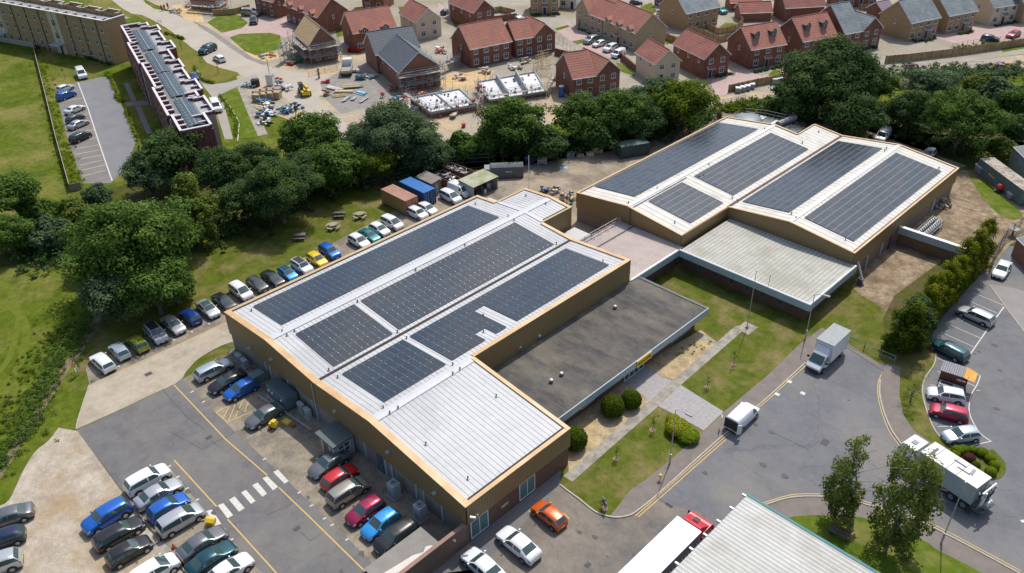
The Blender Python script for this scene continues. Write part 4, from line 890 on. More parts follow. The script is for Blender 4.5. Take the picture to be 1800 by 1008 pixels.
def car(px, py, heading, kind, col, label, group, scale=1.0, blacktop=None, z=None, simple=False, height=.75, world=None):
    if kind not in PROTO: PROTO[kind] = build_meshes(kind)
    ms, (Lc, hw, wb, wr) = PROTO[kind]
    p = G(px, py, height) if world is None else Vector(world)
    names = {'hatch': 'hatchback_car', 'saloon': 'saloon_car', 'estate': 'estate_car', 'suv': 'suv_car', 'mpv': 'minivan', 'van': 'panel_van'}
    t = thing(names[kind], label, 'van' if kind == 'van' else 'car', (p.x, p.y, z or .03), heading, group)
    t.scale = (scale, scale, scale)
    pm = paint(col, *[PC[col][0], PC[col][1]])
    for nm, me in ms.items():
        if nm == 'mirror': continue
        o = mesh_obj(nm.split('#')[0], me, t)
        if nm == 'body':
            o.material_slots[0].link = 'OBJECT'; o.material_slots[0].material = pm
    if blacktop:
        ST = CT[kind][4]; r = [s for s in ST if s[2]]
        b = MB(); xa = Lc/2-r[0][0]*Lc-.1; xb = Lc/2-r[-1][0]*Lc+.25; zz = max(s[2] for s in r)+.012
        b.prism([(xa, -hw*.6), (xa, hw*.6), (xb, hw*.6), (xb, -hw*.6)], zz-.03, zz+.025, carglass if blacktop == 'glass' else black); b.build('sunroof', t)
    m1, m2 = wheel_mesh(wr)
    for sx in (1, -1):
        for sy in (1, -1):
            w = mesh_obj('wheel', m1, t, (sx*wb/2, sy*(hw-.075), wr-.02)); mesh_obj('rim', m2, w)
    for sy in (1, -1):
        cx = Lc/2-CT[kind][4][4][0]*Lc-.22
        b = mirror_mesh(pm); mesh_obj('wing_mirror', b, t, (cx, sy*(hw+.07), CT[kind][4][5][1]+.04))
    b = plate_mesh(); mesh_obj('number_plate', b[0], t, (Lc/2+.02, 0, .42)); mesh_obj('number_plate', b[1], t, (-Lc/2-.015, 0, .52))
    return t
_mm = {}
def mirror_mesh(pm):
    if pm not in _mm:
        b = MB(); b.obox((0, 0, 0), .13, .17, .13, 0, pm); o = b.build('wing_mirror', org=(0, 0, 0)); _mm[pm] = o.data; bpy.data.objects.remove(o)
    return _mm[pm]
_pl = []
def plate_mesh():
    if not _pl:
        for m in (white_plate, M('yellow_number_plate', (.7, .55, .08), rough=.5)):
            b = MB(); b.box(-.01, -.24, -.05, .01, .24, .05, m); o = b.build('number_plate', org=(0, 0, 0)); _pl.append(o.data); bpy.data.objects.remove(o)
    return _pl
E_, Wd, N_, S_ = 0.0, pi, pi/2, -pi/2
E0 = 0.0
g1 = 'cars parked in the row between the lawn and the front warehouse'
J = lambda: random.uniform(-.035, .035)
ROW = [(179, 635, Wd, 'estate', 'white', 'white hatchback seen from behind at the near end of the lawn side row', 1), (209, 615, Wd, 'hatch', 'silverblue', 'pale blue grey hatchback second from the near end of the lawn side row', 1),
 (241, 602, Wd, 'hatch', 'olive', 'olive green hatchback with dark rear window under the oak edge', 1), (273, 585, E0, 'suv', 'silver', 'silver suv with dark roof panel parked beside the olive green hatchback', 1),
 (304, 569, E0, 'saloon', 'silver', 'silver saloon nose out between the dark roofed suv and the deep blue hatchback', 1), (334, 555, Wd, 'hatch', 'deepblue', 'deep blue hatchback seen from behind in the lawn side row', 1),
 (365, 541, E0, 'saloon', 'silver', 'silver car with black glass roof beside the deep blue hatchback', 1), (393, 529, E0, 'saloon', 'black', 'black saloon just beyond the near corner of the warehouse roof', 1),
 (423, 511, E0, 'mpv', 'white', 'white minivan between two dark cars at the warehouse corner', 1), (452, 499, E0, 'hatch', 'dark', 'dark charcoal hatchback just past the white minivan', 1),
 (479, 488, E0, 'saloon', 'black', 'black saloon between the charcoal hatchback and the bright blue car', 1), (505, 479, E0, 'hatch', 'lightblue', 'bright blue hatchback with sun roof beside the black saloon', .95),
 (530, 467, E0, 'suv', 'white', 'white suv with black roof glass beside the yellow car', .94), (557, 455, E0, 'hatch', 'yellow', 'yellow hatchback in the lawn side row', 1),
 (579, 441, E0, 'suv', 'blue', 'vivid blue suv on the far side of the yellow hatchback', .94), (631, 423, E0, 'hatch', 'white', 'white hatchback standing alone after the gap in the lawn side row', 1.05),
 (649, 412, E0, 'saloon', 'teal', 'teal green saloon between two white cars', .95), (667, 402, E0, 'hatch', 'white', 'white hatchback beside the teal saloon on its far side', 1), (689, 391, E0, 'mpv', 'white', 'white estate with roof bars just before the rusty container', 1),
 (733, 374, E0, 'suv', 'white', 'white suv parked right in front of the rusty container', .95), (751, 366, E0, 'hatch', 'white', 'white hatchback in front of the blue container', 1),
 (792, 345, E0, 'mpv', 'white', 'white topped people carrier with dark sides near the small shed', 1.02), (808, 334, E0, 'van', 'white', 'white panel van beside the open fronted lean-to', .95)]
BT = {3: 'black', 6: 'glass', 11: 'glass', 12: 'black'}
for i, (x, y, h, k, c, lb, sc) in enumerate(ROW):
    car(x, y, h+J(), k, c, lb, g1, sc*.93, BT.get(i))
g2 = 'cars parked against the car park face of the front warehouse'
for x, y, h, k, c, lb in [(375, 648, N_, 'estate', 'silverblue', 'silver saloon on the grass corner side of the wall bays'), (400, 669, S_, 'saloon', 'black', 'black saloon between the silver and blue cars beside the wall'), (423, 683, S_, 'hatch', 'blue', 'bright blue hatchback beside the yellow hatched bay'),
    (466, 728, S_, 'saloon', 'grey', 'dark grey saloon in the shade beyond the yellow hatching'), (579, 812, S_, 'saloon', 'grey', 'dark grey saloon beside the side porch'), (597, 837, N_, 'hatch', 'red', 'bright red hatchback nose to the wall'),
    (612, 863, N_, 'mpv', 'bronze', 'bronze grey people carrier beside the red hatchback'), (642, 896, S_, 'hatch', 'maroon', 'maroon hatchback with windscreen towards the car park'), (669, 919, S_, 'hatch', 'lightblue', 'sky blue hatchback beside the maroon one'), (697, 942, S_, 'suv', 'black', 'black suv with silver roof rails next to the low brick store')]:
    car(x, y, h+J(), k, c, lb, g2, .97)
g3 = 'cars parked in the staff car park bays near the gravel'
for x, y, h, k, c, lb in [(259, 842, N_, 'suv', 'white', 'large white suv at the head of the staff bays'), (278, 866, N_, 'saloon', 'silver', 'silver saloon with creased bonnet beside the large white suv'), (295, 890, N_, 'hatch', 'blue', 'blue hatchback between two silver cars in the staff bays'), (317, 912, N_, 'mpv', 'silver', 'silver people carrier beside the yellow grit bin'),
    (355, 953, N_, 'saloon', 'grey', 'grey saloon with smooth roof just below the zebra crossing'), (371, 980, N_, 'saloon', 'darkteal', 'dark teal saloon in front of the grey one'), (400, 1003, N_, 'saloon', 'white', 'white saloon cut by the bottom edge of the photo near the yellow line'),
    (187, 907, S_, 'suv', 'blue', 'vivid blue suv on the gravel facing away from the road'), (208, 936, N_, 'estate', 'black', 'black estate on the gravel beside the vivid blue suv'), (226, 967, N_, 'hatch', 'black', 'black hatchback on the gravel nearest the concrete ramp'), (270, 1004, N_, 'mpv', 'white', 'white car on the gravel cut by the bottom edge of the photo'),
    (12, 907, E0-.0, 'saloon', 'grey', 'grey saloon at the left edge of the gravel lot'), (2, 947, E0, 'hatch', 'navy', 'navy hatchback at the left edge of the gravel lot'), (-10, 994, E0, 'suv', 'silver', 'silver grey suv tail at the bottom left corner')]:
    if x < 20: h = S_-.35
    car(x, y, h+J(), k, c, lb, g3, .98)
def head(px0, py0, px1, py1, z=.5):
    a, b = G(px0, py0, z), G(px1, py1, z); return atan2(b.y-a.y, b.x-a.x)
g4 = 'cars parked on the forecourt beside the brick end wall'
car(965, 903, Wd-.05, 'hatch', 'orange', 'orange hatchback at the brick end wall of the front warehouse', g4, .92)
car(911, 955, Wd-.02, 'saloon', 'white', 'white saloon parked on the forecourt beside the orange hatchback', g4, 1.0)
car(849, 994, Wd-.03, 'saloon', 'white', 'white saloon by the brown coped store wall at the bottom edge', g4, 1.0)
g5 = 'cars in the marked bays beyond the conifers'
hd = head(1742, 565, 1688, 541)
for x, y, k, c, lb, s in [(1716, 553, 'estate', 'silver', 'silver estate alone in the upper marked bays', .95), (1668, 613, 'estate', 'darkteal', 'dark teal estate half under the conifers', .98), (1664, 693, 'suv', 'white', 'white suv above the crimson one in the curved bays', .85), (1669, 724, 'suv', 'crimson', 'crimson suv between white and pale blue cars', .85), (1690, 763, 'hatch', 'silverblue', 'pale blue small hatchback by the ring of clipped shrubs', .92)]:
    car(x, y, {1716: hd, 1668: hd-.05, 1664: head(1695, 700, 1635, 690), 1669: head(1703, 735, 1638, 718), 1690: head(1720, 762, 1660, 770)}[x], k, c, lb, g5, s)
car(1762, 472, head(1772, 455, 1752, 487), 'saloon', 'white', 'white saloon alone near the wire fence on the right', 'cars standing alone', .95)
car(1633, 270, head(1640, 262, 1625, 275), 'hatch', 'white', 'white hatchback half hidden behind the far corner of the rear warehouse', None, .95)
car(1552, 239, head(1558, 232, 1545, 247), 'van', 'white', 'white panel van in the tree shade behind the rear warehouse', None, .95)
v = car(1305, 732, head(1290, 748, 1322, 718), 'van', 'white', 'white van with both rear doors open at the kerb of the street', None, .92)
for s in (1, -1):
    b = MB(); b.obox((-2.62, s*1.15, .55), .55, .05, 1.3, s*.6, PAINTS['white']); b.build('rear_door', v)
b = MB(); b.box(-2.47, -.85, .5, -2.46, .85, 1.8, black); b.build('cargo_opening', v)
g6 = 'cars parked behind the far flats'
hd6 = head(103, 158, 123, 150)
for x, y, k, c, lb, dh in [(114, 154, 'hatch', 'white', 'white hatchback nearest the white box van in the flats car park', 0), (116, 167, 'suv', 'blue', 'blue suv second in the flats car park', 0), (131, 191, 'saloon', 'white', 'white saloon standing alone in the middle of the flats bays', 0), (132, 207, 'hatch', 'dark', 'dark grey hatchback tucked behind the silver saloon', 0), (137, 217, 'saloon', 'silver', 'silver beige saloon in the flats car park', 0), (141, 240, 'suv', 'black', 'black suv nearest the empty marked bays', 0)]:
    car(x, y, hd6+dh, k, c, lb, g6, .95)
car(143, 130, head(137, 118, 150, 140), 'van', 'white', 'white box van at the top corner of the flats car park', None, 1.0)
car(365, 87, head(372, 82, 355, 90), 'suv', 'darkteal', 'dark green suv parked on the pale estate road', 'cars on the pale estate road', 1.15)
car(385, 102, head(378, 98, 392, 106)+pi, 'estate', 'white', 'white estate behind the dark green suv on the pale road', 'cars on the pale estate road', .95)
car(341, 134, head(338, 128, 345, 140), 'hatch', 'deepblue', 'blue hatchback half hidden by the end of the red flats', None, .9)
car(379, 187, head(374, 178, 383, 196), 'van', 'white', 'white delivery van beside the red flats', None, 1.0)
g7 = 'cars on the estate drives'
for x, y, a, k, c, lb, s in [(441, 23, (432, 22, 450, 23), 'suv', 'bronze', 'bronze suv with pale roof on the pink block drive', 1.2), (427, 17, (420, 16, 432, 18), 'hatch', 'dark', 'dark car nose visible behind the bronze suv', .9), (446, 36, (448, 28, 445, 44), 'suv', 'black', 'black suv on the pink block drive below the bronze one', 1.05),
    (1039, 70, (1050, 66, 1030, 73), 'suv', 'greygreen', 'grey green suv first outside the brown terrace', 1.0), (1053, 76, (1062, 73, 1043, 79), 'hatch', 'white', 'white hatchback second outside the brown terrace', .9), (1073, 84, (1083, 80, 1063, 88), 'suv', 'white', 'pearl white suv third outside the brown terrace', .95), (1087, 94, (1097, 89, 1075, 100), 'van', 'white', 'white van with blue bonnet graphics at the end of the brown terrace', .85),
    (1118, 3, (1112, 3, 1124, 3), 'hatch', 'dark', 'dark hatchback on the far estate street', .9), (1157, 31, (1150, 28, 1165, 34), 'saloon', 'black', 'black saloon behind the tan slate roofed house', .9), (1164, 20, (1160, 22, 1170, 18), 'hatch', 'silver', 'silver hatchback above the black saloon behind the tan house', .9), (1267, 18, (1262, 16, 1272, 20), 'suv', 'teal', 'teal suv beside the rear garden fence', .95),
    (907, 28, (900, 26, 914, 30), 'hatch', 'white', 'white hatchback behind the garden wall of the semi', .9), (784, 20, (775, 24, 792, 16), 'hatch', 'navy', 'navy hatchback beside the white rendered house', .95), (1741, 67, (1732, 66, 1752, 68), 'hatch', 'navy', 'dark blue car with bright roof on the pink drive at the right', 1.0), (1782, 60, (1790, 57, 1772, 63), 'hatch', 'crimson', 'crimson hatchback at the right on the pink drive', 1.0)]:
    o = car(x, y, head(*a), k, c, lb, g7, s)
    if y == 94:
        b = MB(); b.box(1.2, -.99, .75, 2.3, .99, 1.02, M('blue_graphic', (.03, .30, .55), rough=.4)); b.build('bonnet_graphic', o)

# ---- larger vehicles
def wheels(t, xs, hwid, r, twin=False):
    m1, m2 = wheel_mesh(r)
    for x in xs:
        for s in (1, -1):
            w = mesh_obj('wheel', m1, t, (x, s*hwid, r)); w.scale = (1, 1.4, 1); mesh_obj('rim', m2, w)
def truck_cab(mb, x0, x1, hw, z0, z1, mat, slope=.35, glassmb=None):
    """cab: front at x1"""
    zb = z0+(z1-z0)*.48
    v = [(x0, -hw, z0), (x1, -hw, z0), (x1, -hw, zb), (x1-slope, -hw*.96, z1-.12), (x1-slope-.3, -hw*.9, z1), (x0, -hw*.9, z1), (x0, -hw, z1-.2)]
    w = [(a, -b, c) for a, b, c in v]; n = len(v)
    mb.add(v+w, [tuple(range(n)), tuple(range(2*n-1, n-1, -1))]+[((i+1) % n, i, n+i, n+(i+1) % n) for i in range(n)], mat)
    if glassmb is not None:
        glassmb.add([(x1-.0+.012, -hw*.9, zb+.02), (x1+.012, hw*.9, zb+.02), (x1-slope+.02, hw*.86, z1-.15), (x1-slope+.02, -hw*.86, z1-.15)], [(0, 1, 2, 3)], carglass)
# Luton box van
p = G(1452, 612, 1.2); cxy = (52.0, 46.2)
t = thing('box_truck', 'white box truck with white cab parked at the end of the street turning head', 'truck', (51.95, 46.1, .02), S_, None)
b = MB(); b.box(-3.0, -1.05, .75, 1.05, 1.05, 3.15, white_paint); b.box(-3.0, -1.07, 3.15, 1.1, 1.07, 3.22, grey_paint); b.build('cargo_box', t)
b = MB(); b.box(-2.9, -.8, .4, 2.4, .8, .74, steel_dark); b.build('chassis', t)
b = MB(); gm = MB()
hw = .95
v = [(1.1, -hw, .4), (3.1, -hw*.85, .4), (3.15, -hw*.85, .85), (2.75, -hw*.9, 1.15), (1.95, -hw*.85, 1.95), (1.3, -hw*.8, 2.6), (1.1, -hw*.8, 2.7)]
w = [(a, -c, d) for a, c, d in v]; n = len(v)
b.add(v+w, [tuple(range(n)), tuple(range(2*n-1, n-1, -1))]+[((i+1) % n, i, n+i, n+(i+1) % n) for i in range(n)], PAINTS['white']); b.build('cab', t)
gm.add([(2.70, -.80, 1.20), (2.70, .80, 1.20), (1.98, .74, 1.96), (1.98, -.74, 1.96)], [(0, 1, 2, 3)], carglass); 
for vv in gm.v: pass
gm.v = [(a+.03, c, d+.03) for a, c, d in gm.v]; gm.build('windscreen', t)
for s in (1, -1):
    gm = MB(); q = [(1.35, s*.945, 1.2), (2.55, s*.885, 1.2), (1.95, s*.86, 1.8), (1.35, s*.87, 1.8)]; gm.face(q if s < 0 else q[::-1], carglass); gm.build('side_window', t)
    gm = MB(); gm.obox((2.2, s*1.12, 1.25), .12, .25, .3, 0, black); gm.build('wing_mirror', t)
    gm = MB(); gm.obox((3.02, s*.62, .72), .2, .3, .16, 0, headlamp); gm.build('headlight', t)
b = MB(); b.box(3.08, -.75, .35, 3.2, .75, .6, black); b.build('bumper', t)
wheels(t, (2.3, -1.9), .88, .36)
# articulated lorry
A0, A1 = G(1190, 906, 3.9), G(1231, 928, 3.9)
hdg = N_; cxm = 56.0
t = thing('articulated_lorry', 'articulated lorry with white trailer and red cab passing the ribbed roof', 'lorry', (56.15, 6.0, .02), N_, None)
b = MB(); b.box(-6.5, -1.22, 1.1, 6.6, 1.22, 3.85, M('trailer_side', (.36, .41, .42), (.42, .47, .48), 1, .6)); b.box(-6.5, -1.24, 3.85, 6.62, 1.24, 3.9, M('trailer_roof', (.84, .84, .83), rough=.6)); b.build('trailer', t)
for i in range(5):
    pass
b = MB(); b.box(-6.4, -.9, .7, 6.0, .9, 1.1, steel_dark); b.build('chassis', t)
rc = M('lorry_red', (.55, .02, .04), (.47, .02, .035), 1, .35, coat=.4); gl = MB()
b = MB(); truck_cab(b, 6.95, 9.05, 1.2, .5, 3.0, rc, .25, gl); b.build('cab', t); gl.build('windscreen', t)
b = MB(); v = [(6.95, -1.1, 3.0), (8.3, -1.0, 3.0), (7.2, -.9, 3.6), (6.95, -.9, 3.65)]; w = [(a, -c, d) for a, c, d in v]
b.add(v+w, [(0, 1, 2, 3), (7, 6, 5, 4)]+[((i+1) % 4, i, 4+i, 4+(i+1) % 4) for i in range(4)], rc); b.build('roof_deflector', t)
b = MB(); b.box(7.55, -.25, 3.42, 8.0, .25, 3.5, black); b.build('roof_hatch', t)
for s in (1, -1): b = MB(); b.obox((8.9, s*1.4, 2.0), .15, .25, .6, 0, black); b.build('wing_mirror', t)
wheels(t, (8.2, 5.2, -3.6, -4.8, -5.9), 1.05, .48)
# vacuum tanker truck
R0, R1 = G(1641, 777, 3.2), G(1737, 838, 3.2); R2 = G(1707, 846, 3.2)
hd = atan2(R0.y-R1.y, R0.x-R1.x); 
t = thing('refuse_truck', 'long white bodied waste truck with exposed pipework at its rear', 'truck', (69.35, 36.05, .02), hd, None)
b = MB(); b.box(-3.0, -1.15, 1.0, 2.6, 1.15, 3.1, M('tanker_side', (.34, .41, .43), (.40, .47, .48), 1, .5)); b.box(-3.02, -1.17, 3.1, 2.62, 1.17, 3.17, M('tanker_roof', (.78, .77, .74), (.66, .64, .6), 2, .6)); b.build('body', t)
b = MB()
for x in (-1.0, 0, 1.5): b.box(x, -1.17, 3.17, x+.05, 1.17, 3.2, grey_paint)
b.box(1.8, -.5, 3.17, 2.0, .9, 3.25, steel_dark); b.box(-1.0, -.5, 3.17, .2, -.4, 3.23, steel_dark); b.box(-1.8, .1, 3.17, -.5, .2, 3.22, steel_dark); b.build('roof_rail', t)
b = MB(); b.box(-3.4, -.9, .55, 4.6, .9, .98, steel_dark); b.build('chassis', t)
gl = MB(); b = MB(); truck_cab(b, 3.1, 4.9, 1.12, .5, 2.75, white_paint, .3, gl); b.build('cab', t); gl.build('windscreen', t)
b = MB(); b.box(3.6, -.3, 2.76, 4.1, .3, 2.82, grey_paint); b.build('roof_hatch', t)
b = MB()
for i in range(16):
    a0, a1 = pi*.0+i*.2, (i+1)*.2
    b.tube((-3.4+.0*i, .9*cos(a0*1.0), 2.1+.9*sin(a0)), (-3.4, .9*cos(a1), 2.1+.9*sin(a1)), .12, black, 6)
for k in range(9):
    b.tube((-3.2-random.random()*.7, random.uniform(-1, 1), .8), (-3.2-random.random()*.7, random.uniform(-1, 1), 2.4+random.random()*.5), .07, random.choice([steel, steel_dark, white_paint]), 6)
b.tube((-3.6, -1.0, 3.0), (-3.6, 1.1, 2.9), .1, white_paint, 6); b.tube((-3.6, .6, .9), (-3.7, .7, 2.9), .14, white_paint, 8); b.build('pipework', t)
b = MB(); b.box(-4.1, -1.1, .6, -3.1, 1.1, .8, steel_dark); b.box(-3.4, -1.16, .75, -2.7, -1.1, 1.0, redp); b.build('rear_platform', t)
b = MB(); b.tube((-3.9, -.5, 1.2), (-3.9, .5, 1.2), .3, steel, 10); b.build('pump_drum', t)
wheels(t, (4.0, -1.2, -2.4), 1.0, .46)
# ------------------------------------------------------------------ houses
def gable(T, mbs, a, u, n, L, Wd_, h, rise, wallm, roofm, ov=.28, gtrim=True):
    """a: corner, u along ridge, n across; pieces added to dict of builders"""
    def P(x, y, z): q = a+u*x+n*y; return (q.x, q.y, z)
    flip = (u.x*n.y-u.y*n.x) < 0
    def face(mb, pts, m): mb.face(pts[::-1] if flip else pts, m)
    w = mbs['wall']
    r = h+rise
    face(w, [P(0, 0, 0), P(L, 0, 0), P(L, 0, h), P(0, 0, h)], wallm); face(w, [P(L, Wd_, 0), P(0, Wd_, 0), P(0, Wd_, h), P(L, Wd_, h)], wallm)
    face(w, [P(L, 0, 0), P(L, Wd_, 0), P(L, Wd_, h), P(L, Wd_/2, r), P(L, 0, h)], wallm); face(w, [P(0, Wd_, 0), P(0, 0, 0), P(0, 0, h), P(0, Wd_/2, r), P(0, Wd_, h)], wallm)
    rf = mbs['roof']; k = max(4, int((Wd_/2+ov)/.42)); sl = rise/(Wd_/2)
    for s in (0, 1):
        for i in range(k):
            t0, t1 = i/k, (i+1)/k
            def pt(x, t, dz):
                d = -ov+(Wd_/2+ov)*t; z = h+sl*d+.12+dz
                return P(x, d if s == 0 else Wd_-d, z)
            q = [pt(-ov, t0, .035), pt(L+ov, t0, .035), pt(L+ov, t1, 0), pt(-ov, t1, 0)]
            lip = [pt(-ov, t0, 0), pt(L+ov, t0, 0), pt(L+ov, t0, .035), pt(-ov, t0, .035)]
            if s: q, lip = q[::-1], lip[::-1]
            face(rf, q, roofm); face(rf, lip, roofm)
        e = [pt(-ov, 0, -.08), pt(L+ov, 0, -.08), pt(L+ov, 0, .035), pt(-ov, 0, .035)]
        # underside
        q = [P(-ov, (-ov if s == 0 else Wd_+ov), h-sl*ov), P(L+ov, (-ov if s == 0 else Wd_+ov), h-sl*ov), P(L+ov, Wd_/2, r), P(-ov, Wd_/2, r)]
        face(rf, q[::-1] if s == 0 else q, mbs['_trim'])
    rc = mbs['ridge']; c0, c1 = Vector(P(-ov, Wd_/2, r+.16)), Vector(P(L+ov, Wd_/2, r+.16)); rc.tube(c0, c1, .09, roofm, 6)
    if gtrim:
        tr = mbs['bargeboard']
        for x in (-ov-.03, L+ov+.03):
            for s in (0, 1):
                d0, d1 = -ov-.02, Wd_/2
                y0 = d0 if s == 0 else Wd_-d0; y1 = d1 if s == 0 else Wd_-d1
                p0, p1 = P(x, y0, h+sl*d0+.04), P(x, y1, h+sl*d1+.04)
                tr.add([(p0[0], p0[1], p0[2]-.08), p1 and (p1[0], p1[1], p1[2]-.08), (p1[0], p1[1], p1[2]+.12), (p0[0], p0[1], p0[2]+.12)], [(0, 1, 2, 3)], whiteframe)
        gt = mbs['gutter']
        for s in (0, 1):
            y = -ov-.05 if s == 0 else Wd_+ov+.05
            gt.tube(P(-ov, y, h-sl*ov+.06), P(L+ov, y, h-sl*ov+.06), .055, whiteframe, 5)
    return P
def wwin(T, P, axis, at, c, z, w, hh, sgn, name='window', gm=None):
    """window on the face: axis 0 = on y=at face, 1 = on x=at face"""
    b = MB(); e = .04*sgn
    def Q(s_, z_, o): return P(s_, at+o, z_) if axis == 0 else P(at+o, s_, z_)
    def plate(s0, s1, z0, z1, o, m): b.face([Q(s0, z0, o), Q(s1, z0, o), Q(s1, z1, o), Q(s0, z1, o)], m)
    plate(c-w/2-.07, c+w/2+.07, z-.07, z+hh+.07, e, whiteframe)
    k = 2 if w > .7 else 1
    for i in range(k):
        s0 = c-w/2+i*w/k+.03; s1 = c-w/2+(i+1)*w/k-.03
        plate(s0, s1, z+.02, z+hh*.66, e*1.6, gm or glass)
        plate(s0, s1, z+hh*.72, z+hh-.02, e*1.6, gm or glass)
    plate(c-w/2-.12, c+w/2+.12, z-.16, z-.08, e*1.8, whiteframe)
    return b.build(name, T)
def ddoor(T, P, axis, at, c, sgn, porch=None, roofm=None):
    b = MB(); e = .05*sgn
    def Q(s_, z_, o): return P(s_, at+o, z_) if axis == 0 else P(at+o, s_, z_)
    def plate(s0, s1, z0, z1, o, m): b.face([Q(s0, z0, o), Q(s1, z0, o), Q(s1, z1, o), Q(s0, z1, o)], m)
    plate(c-.5, c+.5, 0.02, 2.0, e, whiteframe); plate(c-.4, c+.4, .05, 1.92, e*1.7, door_m); b.build('door', T)
    if porch:
        r = MB(); r.face([Q(c-.9, 2.1, sgn*.9), Q(c+.9, 2.1, sgn*.9), Q(c+.9, 2.65, sgn*.02), Q(c-.9, 2.65, sgn*.02)], roofm)
        r.face([Q(c-.9, 2.02, sgn*.9), Q(c+.9, 2.02, sgn*.9), Q(c+.9, 2.1, sgn*.9), Q(c-.9, 2.1, sgn*.9)], whiteframe)
        r.face([Q(c-.9, 2.02, sgn*.9), Q(c-.9, 2.1, sgn*.9), Q(c-.9, 2.65, sgn*.02), Q(c-.9, 2.02, sgn*.02)], whiteframe)
        r.face([Q(c+.9, 2.02, sgn*.9), Q(c+.9, 2.1, sgn*.9), Q(c+.9, 2.65, sgn*.02), Q(c+.9, 2.02, sgn*.02)], whiteframe)
        r.build('porch', T)
def dormer(T, P, x, h, Wd_, rise, roofm, wallm, mode='roof'):
    """gabled dormer on the near slope; mode eave = wall gablet rising from the front wall"""
    sl = rise/(Wd_/2); w = .75; ov = .12
    b = MB()
    if mode == 'roof': y0 = Wd_*.20; zb = h+sl*y0+.1; zt = zb+1.15; dark = M('dormer_cheek', (.07, .08, .10), rough=.7)
    else: y0 = -.34; zb = h-.9; zt = h+.55; dark = wallm; w = .95
    zp = zt+.55; y1 = (zp-h-.1)/sl; ye = (zt-h-.1)/sl
    b.face([P(x-w, y0, zb), P(x+w, y0, zb), P(x+w, y0, zt), P(x, y0, zp), P(x-w, y0, zt)], dark)
    b.face([P(x-w, y0, zb), P(x-w, y0, zt), P(x-w, ye, zt)], dark); b.face([P(x+w, y0, zb), P(x+w, y0, zt), P(x+w, ye, zt)], dark)
    f0 = y0-.2
    b.face([P(x-w-ov, f0, zt-.06), P(x, f0, zp+.06), P(x, y1, zp+.06), P(x-w-ov, ye, zt-.06)], roofm); b.face([P(x+w+ov, f0, zt-.06), P(x, f0, zp+.06), P(x, y1, zp+.06), P(x+w+ov, ye, zt-.06)], roofm)
    for s in (-1, 1): b.face([P(x+s*(w+ov), f0-.01, zt-.14), P(x, f0-.01, zp-.02), P(x, f0-.01, zp+.08), P(x+s*(w+ov), f0-.01, zt-.04)], whiteframe)
    d = b.build('dormer', T)
    c = MB()
    c.face([P(x-.5, y0-.03, zt-.95), P(x+.5, y0-.03, zt-.95), P(x+.5, y0-.03, zt+.02), P(x-.5, y0-.03, zt+.02)], whiteframe)
    for s in (-1, 1): c.face([P(x+s*.25-.2, y0-.05, zt-.88), P(x+s*.25+.2, y0-.05, zt-.88), P(x+s*.25+.2, y0-.05, zt-.05), P(x+s*.25-.2, y0-.05, zt-.05)], glass)
    w_ = c.build('window', d)
    w_.location = (0, 0, 0)
HG = 'new houses on the estate'
def house(label, vols, wallm, roofm, h=4.4, zref=None, pitch=40, wins=True, door=True, porch=False, dorm=None, chimney=False, name=None, gablem=None, group=HG, cat='house', backside=False):
    zr = h if zref is None else zref
    V = []
    for v in vols:
        k, p, q, d = v[:4]; a, b_ = G(*p, zr), G(*q, zr); a.z = b_.z = 0
        u = (b_-a); L = u.length; u.normalize(); n = Vector((-u.y, u.x, 0))
        if n.dot(FW) < 0: n = -n
        if not isinstance(d, (int, float)):
            dd = G(*d, zr); dd.z = 0; D = max(abs((dd-a).dot(n)), 2.0)
        else: D = float(d)
        if k == 'F': V.append((k, a, n, u, D, L))     # ridge along n
        else: V.append((k, a, u, n, L, D))
    c = V[0][1]+V[0][2]*V[0][4]/2+V[0][3]*V[0][5]/2
    T = thing(name or 'brick_house', label, cat, (c.x, c.y, 0), group=group, absolute=True)
    mbs = {k: MB() for k in ('wall', 'roof', 'ridge', 'bargeboard', 'gutter')}; mbs['_trim'] = whiteframe
    for vi, (k, a, u, n, L, D) in enumerate(V):
        rise = D/2*tan(radians(pitch))
        P = gable(T, mbs, a, u, n, L, D, h, rise, wallm, roofm)
        if k == 'E':
            if wins:
                m = max(1, round(L/2.6)); dc = m//2 if (door and vi == 0) else -1
                for i in range(m):
                    x = L*(i+.5)/m
                    if dorm and dorm[0] == 'eave': 
                        pass
                    else: wwin(T, P, 0, 0, x, h-1.35, 1.0, .95, -1)
                    if i == dc: ddoor(T, P, 0, 0, x, -1, porch, roofm)
                    else: wwin(T, P, 0, 0, x, .75, 1.15, 1.15, -1)
                e = -1 if True else 1
                for x, sg in ((0, -1), (L, 1)):
                    if vi == 0: wwin(T, P, 1, x, D*.5, h-1.2, .45, .9, sg)
            if dorm:
                for i in range(dorm[1]): dormer(T, P, L*(i+.5)/dorm[1], h, D, rise, roofm, wallm, dorm[0])
        else:
            if wins:
                for y in (D*.27, D*.73):
                    wwin(T, P, 1, 0, y, h-1.35, 1.0, .95, -1)
                    if door and vi == 0 and y < D*.5: ddoor(T, P, 1, 0, y, -1, porch, roofm)
                    else: wwin(T, P, 1, 0, y, .75, 1.1, 1.15, -1)
                for i in range(max(1, round(L/4.5))):
                    x = L*(i+.5)/max(1, round(L/4.5))
                    wwin(T, P, 0, 0, x, h-1.3, .6, .9, -1); wwin(T, P, 0, D, x, h-1.3, .6, .9, 1)
    for k in ('wall', 'roof', 'ridge', 'bargeboard', 'gutter'):
        if mbs[k].v: mbs[k].build({'wall': 'wall', 'roof': 'roof', 'ridge': 'ridge_tiles'}.get(k, k), T)
    return T, V
house('wide brick semi with bright orange red roof and white french doors facing the building site', [('E', (827, 86), (898, 72), (797, 67))], redbrick, redtile, door=False)
